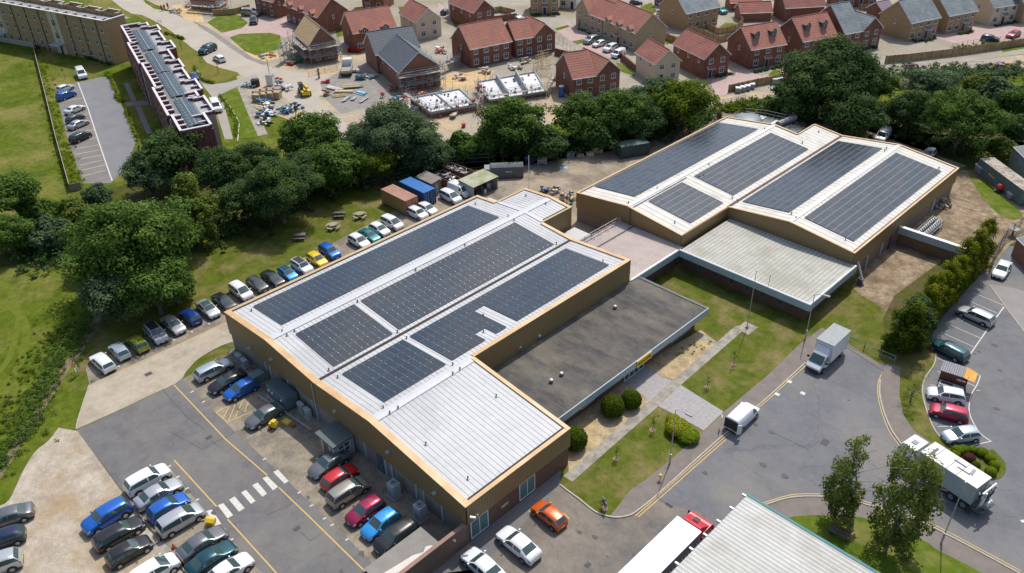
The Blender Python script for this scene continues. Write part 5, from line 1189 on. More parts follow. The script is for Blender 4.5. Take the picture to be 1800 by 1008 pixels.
house('brick house with cross wing and faded orange roof beside the timber garden frames', [('E', (906, 69), (938, 64), 7.2), ('F', (938, 64), (976, 57), 7.6)], redbrick, redtile, door=False)
house('brick house with cross gable at the tree tops next to the blue portable toilet', [('E', (1008, 138), (1047.5, 132), (975, 115)), ('F', (1047.5, 132), (1090, 123), 9.0)], redbrick, redtile)
house('cream rendered house with dark red roof among the tree tops', [('F', (1152, 112.5), (1196, 106), (1117, 92))], creamwall, redtile2, name='rendered_house')
house('narrow brick house with gable front and flat door hood beside the pink turning head', [('F', (1239, 103), (1283, 95), (1196, 75))], redbrick, redtile2, porch=True)
house('brick house with two roof dormers behind the short timber fence', [('E', (1321.7, 87), (1381, 77), (1281.5, 68))], redbrick, redtile, dorm=('roof', 2), porch=True)
house('brick house with two roof dormers rising behind the big round tree', [('E', (1412.5, 72.5), (1471, 62.5), (1374, 52))], redbrick, redtile, dorm=('roof', 2))
house('brick house with slate roof and cross gable right of the big round tree', [('E', (1486, 59), (1516, 54), (1462, 30)), ('F', (1516, 54), (1551, 47.5), 9.5)], redbrick, slate, door=False)
house('tan brick house with slate roof and small porch facing the bare concrete turning area', [('E', (1602.5, 40), (1652.5, 30), (1550, 23))], tanbrick, slate, name='brick_house', porch=True)
house('tan brick house with slate roof, second from the turning area', [('E', (1669, 27.5), (1718, 18), (1620, 9))], tanbrick, slate, porch=True)
house('cream fronted house with slate roof above the pink drive at the right', [('E', (1748, 13), (1792, 6.5), 8.5)], creamwall, slate, name='rendered_house', porch=True)
house('tan brick house cut by the right edge of the photo', [('E', (1803, 10), (1855, 2), 8.5)], tanbrick, slate)
house('single storey brick garage block with red roof behind the garden with the lawn', [('E', (1303, 23), (1357, 21), 5.2)], brownbrick, redtile2, h=2.2, pitch=35, wins=False, name='garage_block', cat='garage', group=None)
house('long red brick house with brown red roof running beyond the dormered pair', [('E', (1382, 14), (1450, 10), 7.5)], redbrick, redtile2, h=3.6, wins=False)
house('tan brick semi with pale slate roof above the fenced gardens', [('E', (1206.5, 23.5), (1264, 11.5), (1166, 7))], tanbrick, slate, door=False)
house('brown brick terrace with three wall dormers above a row of parked cars', [('E', (1060, 33), (1117, 57.5), (1169, 46.5))], buffbrick, redtile, dorm=('eave', 3), porch=True)
house('brown brick end house with hipped looking cross wing at the left of the terrace', [('F', (1013, 13), (1037, 24), 8.5), ('E', (1037, 24), (1059, 32.5), 7.0)], buffbrick, redtile)
house('tan house with dark door at the top of the estate street', [('E', (933, 26), (982, 25), 7.5)], tanbrick, slate, zref=0, porch=True)
house('brick house with small gable porch between the white house and the garden fence', [('F', (833, 22), (868.5, 15), (803, 1.5))], redbrick, redtile2, porch=True)
house('white rendered house at the top of the pale estate road', [('E', (789, 27), (807, 37), 6.0)], whitewall, redtile2, zref=0, name='rendered_house')
house('cream gabled house with brick flank beside the slate roofed shell', [('F', (731, 39), (774.5, 31.5), (702.5, 22.5))], creamwall, redtile2, name='rendered_house', door=False)
house('brick house with two wall dormers behind the slate roofed shell', [('E', (621.5, 58.5), (695, 46.5), (600, 42.5))], redbrick, redtile, dorm=('eave', 2), porch=True)
house('brick house with three wall dormers behind the scaffolded shell', [('E', (500, 8), (558, 30), (607.5, 16.5))], redbrick, redtile, dorm=('eave', 3))
house('red brick house at the head of the pink block drive', [('E', (452, 24), (485, 33), (506, 28))], redbrick, redtile, zref=0)
house('brick house at the top edge behind the wall dormered pair', [('E', (638, 17), (676, 19), 7.0)], redbrick, redtile2, zref=0)
house('red brick house at the top edge above the garden fence on the right', [('E', (1468, 14), (1538, 12), 6.5)], redbrick, redtile2, zref=0)
house('white walled house at the top edge of the photo', [('E', (983, 14), (1013, 17), 6.0)], whitewall, slate, zref=0, name='rendered_house')
house('brick house at the top edge beside the grassy estate corner', [('E', (1150, 9), (1176, 14), 6.0)], redbrick, slate, zref=0)
house('purple roofed garage between two houses on the right', [('E', (1553, 21), (1572, 17), 5)], redbrick, M('purple_tile', (.26, .19, .24), rough=.8), h=2.2, pitch=35, wins=False, name='garage_block', cat='garage', group=None)
house('red roofed garage at the top edge between the estate gardens', [('E', (1285, 5), (1338, 3), 5)], brownbrick, redtile, h=2.2, pitch=35, wins=False, name='garage_block', cat='garage', group=None)
HS, VS = house('unfinished brick house with dark slate roofs and a half built gable on the building site', [('F', (702, 127), (772.5, 115), (661, 96)), ('E', (661, 96), (737, 84), (642, 76))], brownbrick, slate_dark, door=False, name='house_shell', group='houses under construction', pitch=38)
HO, VO = house('half roofed brick shell with bare board roof wrapped in scaffolding', [('F', (543, 79), (590, 71), (522, 57))], brownbrick, osb, door=False, name='house_shell', group='houses under construction', pitch=48)
p = G(364, 26, 0)
T = thing('house_shell', 'roofless brick shell with scaffold at the top left of the building site', 'house', (p.x, p.y, 0), group='houses under construction', absolute=True)
qs = [G(352, 24), G(388, 17), G(412, 12), G(372, 2)]
b = MB(); ring = [Vector((q.x, q.y, 0)) for q in (G(338, 16), G(380, 20), G(398, 10), G(356, 4))]
for a, c in zip(ring, ring[1:]+ring[:1]):
    d = (c-a).normalized(); n = Vector((-d.y, d.x, 0))*.15; b.prism([(a.x+n.x, a.y+n.y), (c.x+n.x, c.y+n.y), (c.x-n.x, c.y-n.y), (a.x-n.x, a.y-n.y)], 0, 3.0, brownbrick)
b.build('wall', T)
b = MB(); c = sum(ring, Vector())/4; b.obox((c.x, c.y, 2.5), 6, 4, .15, .6, screed); b.build('floor_deck', T)

# ------------------------------------------------------------------ scaffolding
def scaffold(label, pts, z0, h, ext=1.1, lift=1.8, wpx=True):
    P = [G(*p) for p in pts] if wpx else [Vector(p) for p in pts]; c = sum(P, Vector())/len(P)
    T = thing('scaffold', label, 'scaffolding', (c.x, c.y, 0), group='scaffolds around the unfinished houses', absolute=True)
    poles = MB(); decks = MB(); rails = MB()
    for a, b_ in zip(P, P[1:]):
        d = b_-a; L = d.length; d.normalize(); n = Vector((d.y, -d.x, 0))
        if n.dot(FW) > 0: n = -n
        m = max(2, int(L/1.6))
        for i in range(m+1):
            q = a+d*L*i/m
            for o in (0, ext): r = q+n*o; hh = h+random.uniform(.2, 1.0); poles.tube((r.x, r.y, 0), (r.x, r.y, hh), .045, scaf, 5)
        k = 1
        while k*lift <= h+.1:
            z = k*lift
            decks.prism([tuple((a+n*.05)[:2]), tuple((b_+n*.05)[:2]), tuple((b_+n*ext)[:2]), tuple((a+n*ext)[:2])], z-.05, z, plank)
            for o in (0, ext):
                for dz in (0.0, .5, 1.0):
                    r, s = a+n*o-d*.4, b_+n*o+d*.4; rails.tube((r.x, r.y, z+dz), (s.x, s.y, z+dz), .035, scaf, 4)
            k += 1
    cl = MB()
    for k in range(14):
        a = P[k % (len(P)-1)]; b_ = P[k % (len(P)-1)+1]; q = a.lerp(b_, random.random()); zz = random.choice([lift*j for j in range(1, max(2, int(h/lift)+1))])
        d = (b_-a).normalized(); n = Vector((d.y, -d.x, 0)); n = -n if n.dot(FW) > 0 else n; q = q+n*.5
        cl.obox((q.x, q.y, zz), random.uniform(.2, .7), random.uniform(.2, .5), random.uniform(.1, .6), random.random()*3, random.choice([white_paint, bluep, bluesheet, timber, redp, grey_paint, block]))
    cl.build('deck_materials', T)
    poles.build('standard_poles', T); decks.build('board_deck', T); rails.build('guard_rail', T)
    return T
def rect_pts(v, off=.5):
    k, a, u, n, L, D = v
    return [a-u*off-n*off, a+u*(L+off)-n*off, a+u*(L+off)+n*(D+off), a-u*off+n*(D+off)]
r = rect_pts(VO[0]); scaffold('dense scaffold wrapped round the board roofed shell', [r[1], r[0], r[3], r[2]], 0, 4.0, wpx=False)
r = rect_pts(VS[0]); scaffold('scaffold standing at the gable end of the slate roofed shell', [r[0]+(r[0]-r[1]).normalized()*0, r[3], r[2]], 0, 3.9, wpx=False)
scaffold('scaffold in front of the roofless brick shell at the top left', [(335, 20), (382, 24), (400, 12)], 0, 2.6)

scaffold('tall scaffold tower on the garden side of the board roofed shell', [(494, 113), (512, 100)], 0, 4.0, wpx=True)
scaffold('loose scaffold run beside the slate roofed shell and the sand', [(775, 128), (800, 118), (808, 105)], 0, 2.4, wpx=True)
# building site foundations
def shell(label, pts, h, lab2=None, h2=None, inner=1):
    P = [G(*p, h) for p in pts]; 
    for p in P: p.z = 0
    c = sum(P, Vector())/4
    T = thing('house_foundation', label, 'foundation', (c.x, c.y, 0), group='ground floors of the next houses', absolute=True)
    b = MB(); b.prism([(p.x, p.y) for p in P], 0, h, brownbrick, top=screed); b.build('floor_slab', T)
    b = MB()
    for a, c_ in zip(P, P[1:]+P[:1]):
        d = (c_-a).normalized(); n = Vector((-d.y, d.x, 0))*.12
        b.prism([(a.x+n.x, a.y+n.y), (c_.x+n.x, c_.y+n.y), (c_.x-n.x, c_.y-n.y), (a.x-n.x, a.y-n.y)], h-.1, h+.3, block)
    for k in range(1, inner+1):
        a, c_ = P[0].lerp(P[1], k/(inner+1)), P[3].lerp(P[2], k/(inner+1)); d = (c_-a).normalized(); n = Vector((-d.y, d.x, 0))*.12
        b.prism([(a.x+n.x, a.y+n.y), (c_.x+n.x, c_.y+n.y), (c_.x-n.x, c_.y-n.y), (a.x-n.x, a.y-n.y)], h+.003, h+(h2 or .29), block)
    b.build('block_wall', T)
    b = MB()
    for k in range(26):
        u, v = random.random()*.9+.05, random.random()*.9+.05
        q = P[0].lerp(P[1], u).lerp(P[3].lerp(P[2], u), v); b = MB(); b.obox((q.x, q.y, h), random.uniform(.2, .5), random.uniform(.2, .4), random.uniform(.1, .4), random.random()*3, random.choice([steel_dark, block, brownbrick, black])); b.build('block_pack', T)
    b = MB()
    for k in range(22):
        u = random.random(); e = random.choice([(0, 1), (1, 2), (2, 3), (3, 0)]); q = P[e[0]].lerp(P[e[1]], u)
        b.tube((q.x, q.y, 0), (q.x, q.y, h+random.uniform(.8, 2.2)), .04, scaf, 5)
    b.build('scaffold_pole', T)
shell('white ground floor deck split in two bays beside the slate roofed shell', [(757, 200), (838, 186), (808, 158), (722, 174)], 1.0, inner=1)
shell('grey block walled ground floor with white deck behind the garden frames', [(860, 178), (960, 162), (940, 128), (838, 146)], .8, h2=1.3, inner=2)
scaffold('low scaffold round the front of the white deck beside the slate roofed shell', [(716, 178), (757, 206), (842, 191), (845, 180)], 0, 2.0, ext=.8)
scaffold('low scaffold round the grey walled deck', [(842, 160), (862, 184), (962, 168), (970, 150)], 0, 2.0, ext=.8)
# timber garden frames
T = thing('garden_fencing', 'row of raw timber fence frames behind the orange roofed houses', 'fence', tuple(G(960, 115)), absolute=True)
b = MB()
for i in range(16):
    p = G(935+random.random()*35, 100+random.random()*38); q = p+Vector((random.choice([0, 2.4]), random.choice([0, 2.4]), 0))
    b.tube((p.x, p.y, 0), (p.x, p.y, 1.7), .07, timber, 4)
    for z in (.4, 1.0, 1.6): b.tube((p.x, p.y, z), (q.x, q.y, z), .05, timber, 4)
b.build('post_and_rail', T)

# ------------------------------------------------------------------ flats
def flats_tan():
    z = 10.0; a = G(182, 37, z); w = G(15, 7, z); e = G(217, 26, z)
    for v in (a, w, e): v.z = 0
    u = (w-a).normalized(); n = Vector((-u.y, u.x, 0)); 
    if n.dot(e-a) < 0: n = -n
    D = abs((e-a).dot(n)); D = max(D, 5.2); L = 62
    T = thing('apartment_building', 'long tan brick apartment block with flat parapet roof at the top left', 'building', tuple(a+u*20), absolute=True)
    def P(x, y, z_): q = a+u*x+n*y; return (q.x, q.y, z_)
    fl = u.x*n.y-u.y*n.x < 0
    def F(mb, pts, m): mb.face(pts[::-1] if fl else pts, m)
    b = MB(); F(b, [P(0, 0, 0), P(L, 0, 0), P(L, 0, z), P(0, 0, z)], tanbrick); F(b, [P(0, D, 0), P(0, 0, 0), P(0, 0, z), P(0, D, z)], tanbrick); F(b, [P(L, D, 0), P(0, D, 0), P(0, D, z), P(L, D, z)], tanbrick)
    for x0, x1 in ((17.0, 20.6), (39, 42.6)): F(b, [P(x0, -.12, 0), P(x1, -.12, 0), P(x1, -.12, z), P(x0, -.12, z)], creamwall); F(b, [P(x0, 0, 0), P(x0, -.12, 0), P(x0, -.12, z), P(x0, 0, z)], creamwall)
    b.build('wall', T)
    b = MB(); F(b, [P(0, 0, z-1.0), P(L, 0, z-1.0), P(L, D+1.5, z-1.0), P(0, D+1.5, z-1.0)], M('grey_deck', (.24, .245, .25), (.3, .3, .31), .8, .8)); b.build('roof', T)
    b = MB()
    def bar(x0, y0, x1, y1, w_, z0, z1, m):
        p, q = Vector(P(x0, y0, 0)), Vector(P(x1, y1, 0)); d = (q-p).normalized(); m_ = Vector((-d.y, d.x, 0))*w_/2
        b.prism([(p.x+m_.x, p.y+m_.y), (q.x+m_.x, q.y+m_.y), (q.x-m_.x, q.y-m_.y), (p.x-m_.x, p.y-m_.y)], z0, z1, m, whiteframe)
    bar(0, -.06, L, -.06, .4, z-.05, z+.1, whiteframe); bar(0, 0, 0, D, .4, z-.05, z+.1, whiteframe)
    for i in range(18): x = 2+i*3.4; bar(x, .2, x, 2.0, .22, z-1, z-.02, tanbrick)
    for i in range(9): x = 3+i*6.8; bar(x, D+1.6, x+4.6, D+1.6, .3, z-1, z+(.1 if i % 2 else .3), tanbrick); bar(x, D-.2, x, D+1.4, .25, z-1, z+.05, tanbrick); bar(x+4.6, D-.2, x+4.6, D+1.4, .25, z-1, z+.05, tanbrick); bar(x+5.0, D-.1, x+6.4, D-.1, .25, z-1, z+.05, tanbrick)
    b.build('parapet', T)
    for st, zz in enumerate((1.2, 4.2, 7.2)):
        for i in range(20):
            x = 1.6+i*3.05
            if x > L-1 or 16.4 < x < 21 or 38.4 < x < 43: continue
            wwin(T, P, 0, 0, x, zz, .9, 1.2, -1)
    for x in (18.8, 40.8):
        for zz in (3.6, 6.6): wwin(T, P, 0, -.12, x, zz, 1.3, 1.5, -1)
        ddoor(T, P, 0, -.12, x, -1)
        b = MB(); q = Vector(P(x, -1.1, 0)); b.obox((q.x, q.y, 2.4), 3.4, 2.0, .18, atan2(u.y, u.x), ac_grey); b.build('entrance_canopy', T)
    b = MB()
    for i in range(12): x = 3.1+i*5.2; b.tube(P(x, -.1, 0), P(x, -.1, z-.2), .08, black, 5)
    b.build('downpipe', T)
def flats_red():
    z = 9.3; a = G(316, 230, z); w = G(210, 45, z); e = G(375, 220, z)
    for v in (a, w, e): v.z = 0
    u = (w-a).normalized(); n = Vector((-u.y, u.x, 0))
    if n.dot(e-a) < 0: n = -n
    D = abs((e-a).dot(n)); L = (w-a).length
    T = thing('apartment_building', 'long dark red brick apartment block with blue grey roof and white capped roof bays', 'building', tuple(a+u*L/2), absolute=True)
    def P(x, y, z_): q = a+u*x+n*y; return (q.x, q.y, z_)
    mr = M('maroon_brick', (.16, .05, .045), (.21, .075, .065), 2, .9, fine=.15)
    b = MB()
    def blk(mb, x0, y0, x1, y1, z0, z1, m, top=None): mb.prism([P(x0, y0, 0)[:2], P(x1, y0, 0)[:2], P(x1, y1, 0)[:2], P(x0, y1, 0)[:2]], z0, z1, m, top)
    blk(b, 0, .0, L, D, 0, z-.8, mr)
    b.build('wall', T)
    grey_seg = M('grey_end_panel', (.36, .34, .32), rough=.8)
    b = MB()
    segs = [(0, 8, 0.0), (8, 24, -.5), (24, 40, .0), (40, 56, -.4), (56, L, .2)]
    for x0, x1, o in segs:
        blk(b, x0+.1, .3+o, x0+3.0, .5+o+.3, 0, z-1.0, grey_seg)
        blk(b, x0+3, .05+o, x1, .4+o, 0, z-1.25, mr)
    b.build('stair_panel', T)
    b = MB(); wc = M('white_coping', (.70, .64, .66), rough=.6)
    def cap(x0, y0, x1, y1, zz=None):
        blk(b, x0, y0, x1, y1, z-.8, (zz or z)-.16, mr); 
        blk(cp, x0-.05, y0-.05, x1+.05, y1+.05, (zz or z)-.157, (zz or z), wc)
    cp = MB()
    t_ = .3
    for x0, x1, o in segs:
        cap(x0+.05, o+.0, x1-.05, o+t_)                                  # long near parapet
        x = x0+.4
        k = max(2, round((x1-x0)/2.6))
        for i in range(k+1):
            xx = x0+.2+(x1-x0-.6)*i/k; cap(xx, o+t_+.06, xx+.2, o+1.5, z-.15)
    xs = 0; i = 0
    Y = [(.2, 6.2, .1), (6.4, 14.8, -1.7), (15, 18.2, -.9), (18.4, 24.8, -2.2), (25, 32.8, -1.4), (33, 38.8, -1.8), (39, 46.6, -1.1), (46.8, 52.8, -2.7), (53, 61.8, -1.8), (62, 66.8, -2.3), (67, L-.4, -.6)]
    for x0, x1, o in Y:
        if o < 0: blk(b, x0, D-.4, x1, D-o-.04, 0, z-.8, grey_seg if x0 in (6.4, 33) else mr)
        blk(b, x0, min(D-.4, D-o-.05), x1, D-o-.06, z-.799, z-.77, block)
    for x0, x1, o in Y:
        cap(x0, D-o-t_, x1-.1, D-o); 
        k = 3
        for j in range(k): xx = x0+(x1-x0-.4)*j/(k-1) if k > 1 else x0; cap(xx, D-o-t_-(1.7 if j != 1 else 1.3), xx+.2, D-o-t_-.06, z-.12 if j != 1 else z-.3)
    cap(-.05, .4, .25, D-.6); cap(L-.3, .4, L, D-.8)
    b.build('parapet', T); cp.build('coping', T)
    b = MB(); rb = M('blue_grey_roof', (.075, .115, .155), (.10, .14, .18), .6, .8, spec=.1)
    for x0, x1 in ((2.5, 16.5), (18.2, 33), (33.6, 48), (50, L-4)):
        for s in (-1, 1):
            yy = 3.05; q = [P(x0, yy, z-.42), P(x1, yy, z-.42), P(x1, yy+s*1.25, z-.6), P(x0, yy+s*1.25, z-.6)]; b.face(q if s < 0 else q[::-1], rb)
        b.tube(P(x0, 3.05, z-.41), P(x1, 3.05, z-.41), .06, M('tan_ridge', (.5, .44, .34), rough=.8), 5)
    b.build('roof', T)
    b = MB()
    for i in range(44):
        x = 3+i*(L-7)/44; b.box(P(x, 2.35, 0)[0]-.12, P(x, 2.35, 0)[1]-.12, z-.6, P(x, 2.35, 0)[0]+.12, P(x, 2.35, 0)[1]+.12, z-.44, plank)
        b.box(P(x, 3.8, 0)[0]-.1, P(x, 3.8, 0)[1]-.1, z-.6, P(x, 3.8, 0)[0]+.1, P(x, 3.8, 0)[1]+.1, z-.44, plank)
    b.build('roof_fixing', T)
    b = MB(); blk(b, .05, .05, L-.05, D-.05, z-.79, z-.78, M('roof_bay_floor', (.19, .185, .18), rough=.9)); b.build('roof_bay', T)
    for st, zz in enumerate((1.2, 4.0, 6.4)):
        for i in range(22):
            x = 2+i*3.2
            if x < L-1: wwin(T, P, 0, -.55 if (8 < x < 24 or 40 < x < 56) else 0.0, x, zz, .9, 1.1, -1)
flats_tan(); flats_red()

# ------------------------------------------------------------------ walls and fences
def fence(label, pts, h, mat, name='timber_fence', cat='fence', step=2.4, group=None, z=0, postm=None, t=.05, zref=0, cap=None):
    P = [G(p[0], p[1], zref) for p in pts]
    for p in P: p.z = 0
    c = sum(P, Vector())/len(P); T = thing(name, label, cat, (c.x, c.y, 0), group=group, absolute=True)
    b = MB(); q = MB(); cp = MB()
    for a, c_ in zip(P, P[1:]):
        d = c_-a; L = d.length
        if L < .1: continue
        d.normalize(); n = Vector((-d.y, d.x, 0))*t/2
        b.prism([(a.x+n.x, a.y+n.y), (c_.x+n.x, c_.y+n.y), (c_.x-n.x, c_.y-n.y), (a.x-n.x, a.y-n.y)], z+.03, h, mat)
        if cap:
            n2 = n*1.6; cp.prism([(a.x+n2.x, a.y+n2.y), (c_.x+n2.x, c_.y+n2.y), (c_.x-n2.x, c_.y-n2.y), (a.x-n2.x, a.y-n2.y)], h, h+.07, cap)
        if step:
            m = max(1, round(L/step))
            for i in range(m+1): r = a+d*L*i/m; q.obox((r.x, r.y, z), .12, .12, h+.08, atan2(d.y, d.x), postm or mat)
    b.build('panel', T)
    if q.v: q.build('fence_post', T)
    if cp.v: cp.build('capping', T)
    return T
wf_dark = M('fence_post_timber', (.17, .11, .06), (.22, .15, .09), 2, .9)
fence('long timber fence between the estate and the sandy track at the right', [(1555, 112), (1600, 108), (1690, 97), (1760, 87), (1860, 70)], 1.7, wood_fence, postm=wf_dark)
fence('short timber fence below the dormered brick house with wrapped pallets in front', [(1280, 163), (1330, 152), (1392, 140)], 1.6, wood_fence, postm=wf_dark)
fence('long weathered fence between the meadow and the flats car park', [(60, 86), (83, 176), (101, 250), (125, 336)], 1.3, oldwood, cap=M('pale_fence_cap', (.44, .40, .34), rough=.9))
fence('short end of the meadow fence at the corner of the empty bays', [(125, 337), (144, 333)], 1.3, oldwood)
fence('low pale wall in front of the tan flats', [(-60, 62), (0, 73), (60, 84)], 1.3, M('pale_wall', (.34, .30, .24), (.4, .36, .29), 1, .9), name='garden_wall', cat='wall', step=0, t=.25)
fence('red brick garden wall beside the cream house and the parked cars', [(1093, 100), (1093, 107), (1118, 128)], 1.6, redbrick, name='garden_wall', cat='wall', step=0, t=.25)
fence('brick garden wall right of the orange roofed cross wing house', [(975, 97), (1003, 104)], 1.6, redbrick, name='garden_wall', cat='wall', step=0, t=.25)
fence('brick garden wall behind the orange roofed semi', [(868, 40), (908, 34)], 1.6, redbrick, name='garden_wall', cat='wall', step=0, t=.25)
fence('curved tan garden wall behind the scaffolded shell at the top left', [(375, 28), (412, 26), (440, 18)], 1.6, tanbrick, name='garden_wall', cat='wall', step=0, t=.25)
fence('timber garden fence below the tan slate roofed semi', [(1240, 50), (1262, 62), (1292, 56), (1306, 44), (1300, 38)], 1.6, wood_fence, postm=wf_dark)
fence('timber garden fence behind the narrow gabled house', [(1205, 55), (1235, 64), (1262, 76), (1288, 70)], 1.6, wood_fence, postm=wf_dark)
fence('timber garden fence beside the brown terrace end wall', [(1166, 68), (1192, 80), (1205, 70)], 1.6, wood_fence, postm=wf_dark)
fence('timber garden fence between the house rows behind the parked navy car', [(862, 25), (880, 22), (905, 28)], 1.6, wood_fence, postm=wf_dark)
fence('timber garden fence at the top right behind the slate roofed houses', [(1510, 18), (1545, 22), (1560, 14)], 1.6, wood_fence, postm=wf_dark)
fence('timber garden fence behind the two dormered brick house', [(588, 50), (598, 48), (625, 24), (640, 22)], 1.6, wood_fence, postm=wf_dark)
# open rail and mesh fences
def rails(label, pts, h, mat, nr=3, step=2.5, cat='fence', name='railing', r=.035, mesh=None, group=None):
    P = [G(p[0], p[1]) for p in pts]; c = sum(P, Vector())/len(P); T = thing(name, label, cat, (c.x, c.y, 0), group=group, absolute=True)
    b = MB(); q = MB(); w = MB()
    for a, c_ in zip(P, P[1:]):
        d = c_-a; L = d.length; m = max(1, round(L/step))
        for k in range(nr): z = h*(k+1)/nr; b.tube((a.x, a.y, z), (c_.x, c_.y, z), r, mat, 4)
        for i in range(m+1): s = a.lerp(c_, i/m); q.tube((s.x, s.y, 0), (s.x, s.y, h+.05), r*1.3, mat, 5)
        if mesh:
            mm = int(L/mesh)
            for i in range(mm): s = a.lerp(c_, i/mm); w.tube((s.x, s.y, 0.05), (s.x, s.y, h), .012, mat, 3, cap=False)
    b.build('rail', T); q.build('fence_post', T)
    if w.v: w.build('mesh', T)
    return T
greenm = M('green_fence_paint', (.20, .32, .26), rough=.6)
rails('green rail fence at the head of the street beside the white box truck', [(1490, 603), (1518, 616), (1545, 629), (1571, 640)], 1.1, greenm, 2, 2.2)
rails('tall wire fence under the trees behind the containers', [(640, 335), (700, 318), (760, 300), (820, 292), (860, 290)], 2.0, steel_dark, 3, 2.6, mesh=.35)
rails('tall wire fence with cranked posts beside the lone white saloon', [(1738, 478), (1748, 450), (1765, 425), (1790, 405), (1815, 392)], 2.0, steel_dark, 4, 2.2, mesh=.4)
rails('orange mesh barrier beside the tipper truck', [(543, 135), (572, 128), (593, 124)], 1.0, M('orange_barrier', (.62, .24, .12), rough=.7), 3, 2.2)
rails('mesh panels along the sandy track at the right', [(1567, 133), (1610, 126), (1650, 123), (1690, 122), (1725, 120)], 1.5, steel, 2, 3.0)
rails('mesh panels beside the pale street behind the orange roofed houses', [(975, 72), (990, 80), (1010, 95)], 1.6, steel, 2, 2.6)
rails('thin timber kerb rail round the staff bays on the gravel', [(217, 868), (250, 912), (283, 951), (265, 963)], .2, oldwood, 1, 3.0, name='timber_edging', cat='edging', r=.07)
rails('thin timber kerb rail beside the dark teal saloon', [(300, 971), (325, 1006)], .2, oldwood, 1, 3.0, name='timber_edging', cat='edging', r=.07)
rails('blue and white barrier panels along the sandy track behind the trees', [(1255, 186), (1285, 182), (1310, 176)], 1.0, bluep, 3, 1.5)
rails('small black cycle hoop by the pale estate road', [(278, 42), (284, 41)], .8, black, 2, 1)
rails('white edging kerb rail beside the flats path', [(389, 168), (408, 194), (421, 218), (418, 250)], .25, M('pale_edge', (.6, .58, .45), rough=.8), 1, 4, name='low_edging', cat='edging', r=.09)
rails('low rail fence along the planted strip on the pink drive', [(1673, 84), (1700, 78), (1740, 74), (1800, 63)], .8, oldwood, 2, 1.6)
# ------------------------------------------------------------------ trees
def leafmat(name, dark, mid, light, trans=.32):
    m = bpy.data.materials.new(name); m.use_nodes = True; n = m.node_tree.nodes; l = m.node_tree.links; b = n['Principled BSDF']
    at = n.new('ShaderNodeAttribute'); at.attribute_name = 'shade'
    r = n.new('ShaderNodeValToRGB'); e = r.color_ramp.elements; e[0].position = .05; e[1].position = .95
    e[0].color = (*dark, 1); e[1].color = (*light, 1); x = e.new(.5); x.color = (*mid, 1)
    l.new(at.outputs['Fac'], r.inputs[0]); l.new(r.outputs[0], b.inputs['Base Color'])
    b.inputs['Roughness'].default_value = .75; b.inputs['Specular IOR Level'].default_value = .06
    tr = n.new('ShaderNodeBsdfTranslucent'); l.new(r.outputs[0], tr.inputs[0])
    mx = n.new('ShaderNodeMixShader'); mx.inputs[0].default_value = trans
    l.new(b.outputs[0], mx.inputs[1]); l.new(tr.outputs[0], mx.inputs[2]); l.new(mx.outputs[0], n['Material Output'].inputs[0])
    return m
LM = {
 'oak': leafmat('oak_leaves', (0.0552, 0.1058, 0.0207), (0.0978, 0.1725, 0.0322), (0.207, 0.299, 0.0633)),
 'dark': leafmat('dark_leaves', (0.046, 0.0851, 0.0276), (0.0713, 0.1242, 0.0368), (0.1437, 0.2127, 0.0667)),
 'grey': leafmat('grey_green_leaves', (0.0633, 0.1081, 0.0529), (0.1092, 0.1667, 0.0747), (0.1955, 0.2587, 0.1265)),
 'light': leafmat('yellow_green_leaves', (.075, .115, .02), (.145, .195, .035), (.24, .29, .06)),
 'bright': leafmat('bright_leaves', (.055, .095, .008), (.12, .175, .015), (.21, .265, .03)),
 'conifer': leafmat('conifer_foliage', (.045, .065, .006), (.16, .18, .012), (.32, .33, .025)),
 'birch': leafmat('birch_leaves', (.10, .14, .03), (.18, .225, .05), (.29, .33, .085), .5),
 'shrub': leafmat('shrub_leaves', (.10, .16, .006), (.18, .26, .012), (.28, .37, .03)),
 'yellow': leafmat('yellow_flower_leaves', (.12, .16, .01), (.28, .30, .02), (.50, .46, .03)),
 'bare': leafmat('sparse_leaves', (.10, .09, .035), (.16, .15, .05), (.24, .21, .07)),
 'red': leafmat('red_leaves', (.08, .03, .03), (.14, .05, .04), (.2, .08, .05)),
 'topiary': leafmat('clipped_leaves', (.04, .065, .005), (.085, .125, .010), (.15, .20, .018)),
}
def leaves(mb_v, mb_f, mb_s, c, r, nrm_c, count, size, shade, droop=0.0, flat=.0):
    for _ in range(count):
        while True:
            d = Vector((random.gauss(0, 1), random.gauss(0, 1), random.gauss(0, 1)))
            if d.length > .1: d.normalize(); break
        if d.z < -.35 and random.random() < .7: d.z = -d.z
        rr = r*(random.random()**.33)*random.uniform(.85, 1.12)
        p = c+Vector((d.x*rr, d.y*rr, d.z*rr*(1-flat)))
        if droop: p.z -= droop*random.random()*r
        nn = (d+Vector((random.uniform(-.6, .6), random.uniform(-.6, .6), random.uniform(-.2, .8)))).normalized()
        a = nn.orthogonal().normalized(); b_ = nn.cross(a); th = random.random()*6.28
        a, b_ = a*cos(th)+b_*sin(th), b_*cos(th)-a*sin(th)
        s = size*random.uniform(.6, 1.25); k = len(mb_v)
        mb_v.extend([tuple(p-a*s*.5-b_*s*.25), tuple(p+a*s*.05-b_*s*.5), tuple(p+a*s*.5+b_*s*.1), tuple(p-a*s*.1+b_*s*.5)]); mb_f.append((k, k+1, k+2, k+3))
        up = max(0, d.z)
        mb_s.append(min(.99, max(.01, shade+random.uniform(-.16, .16)+.12*up+.1*(rr/r-.8))))
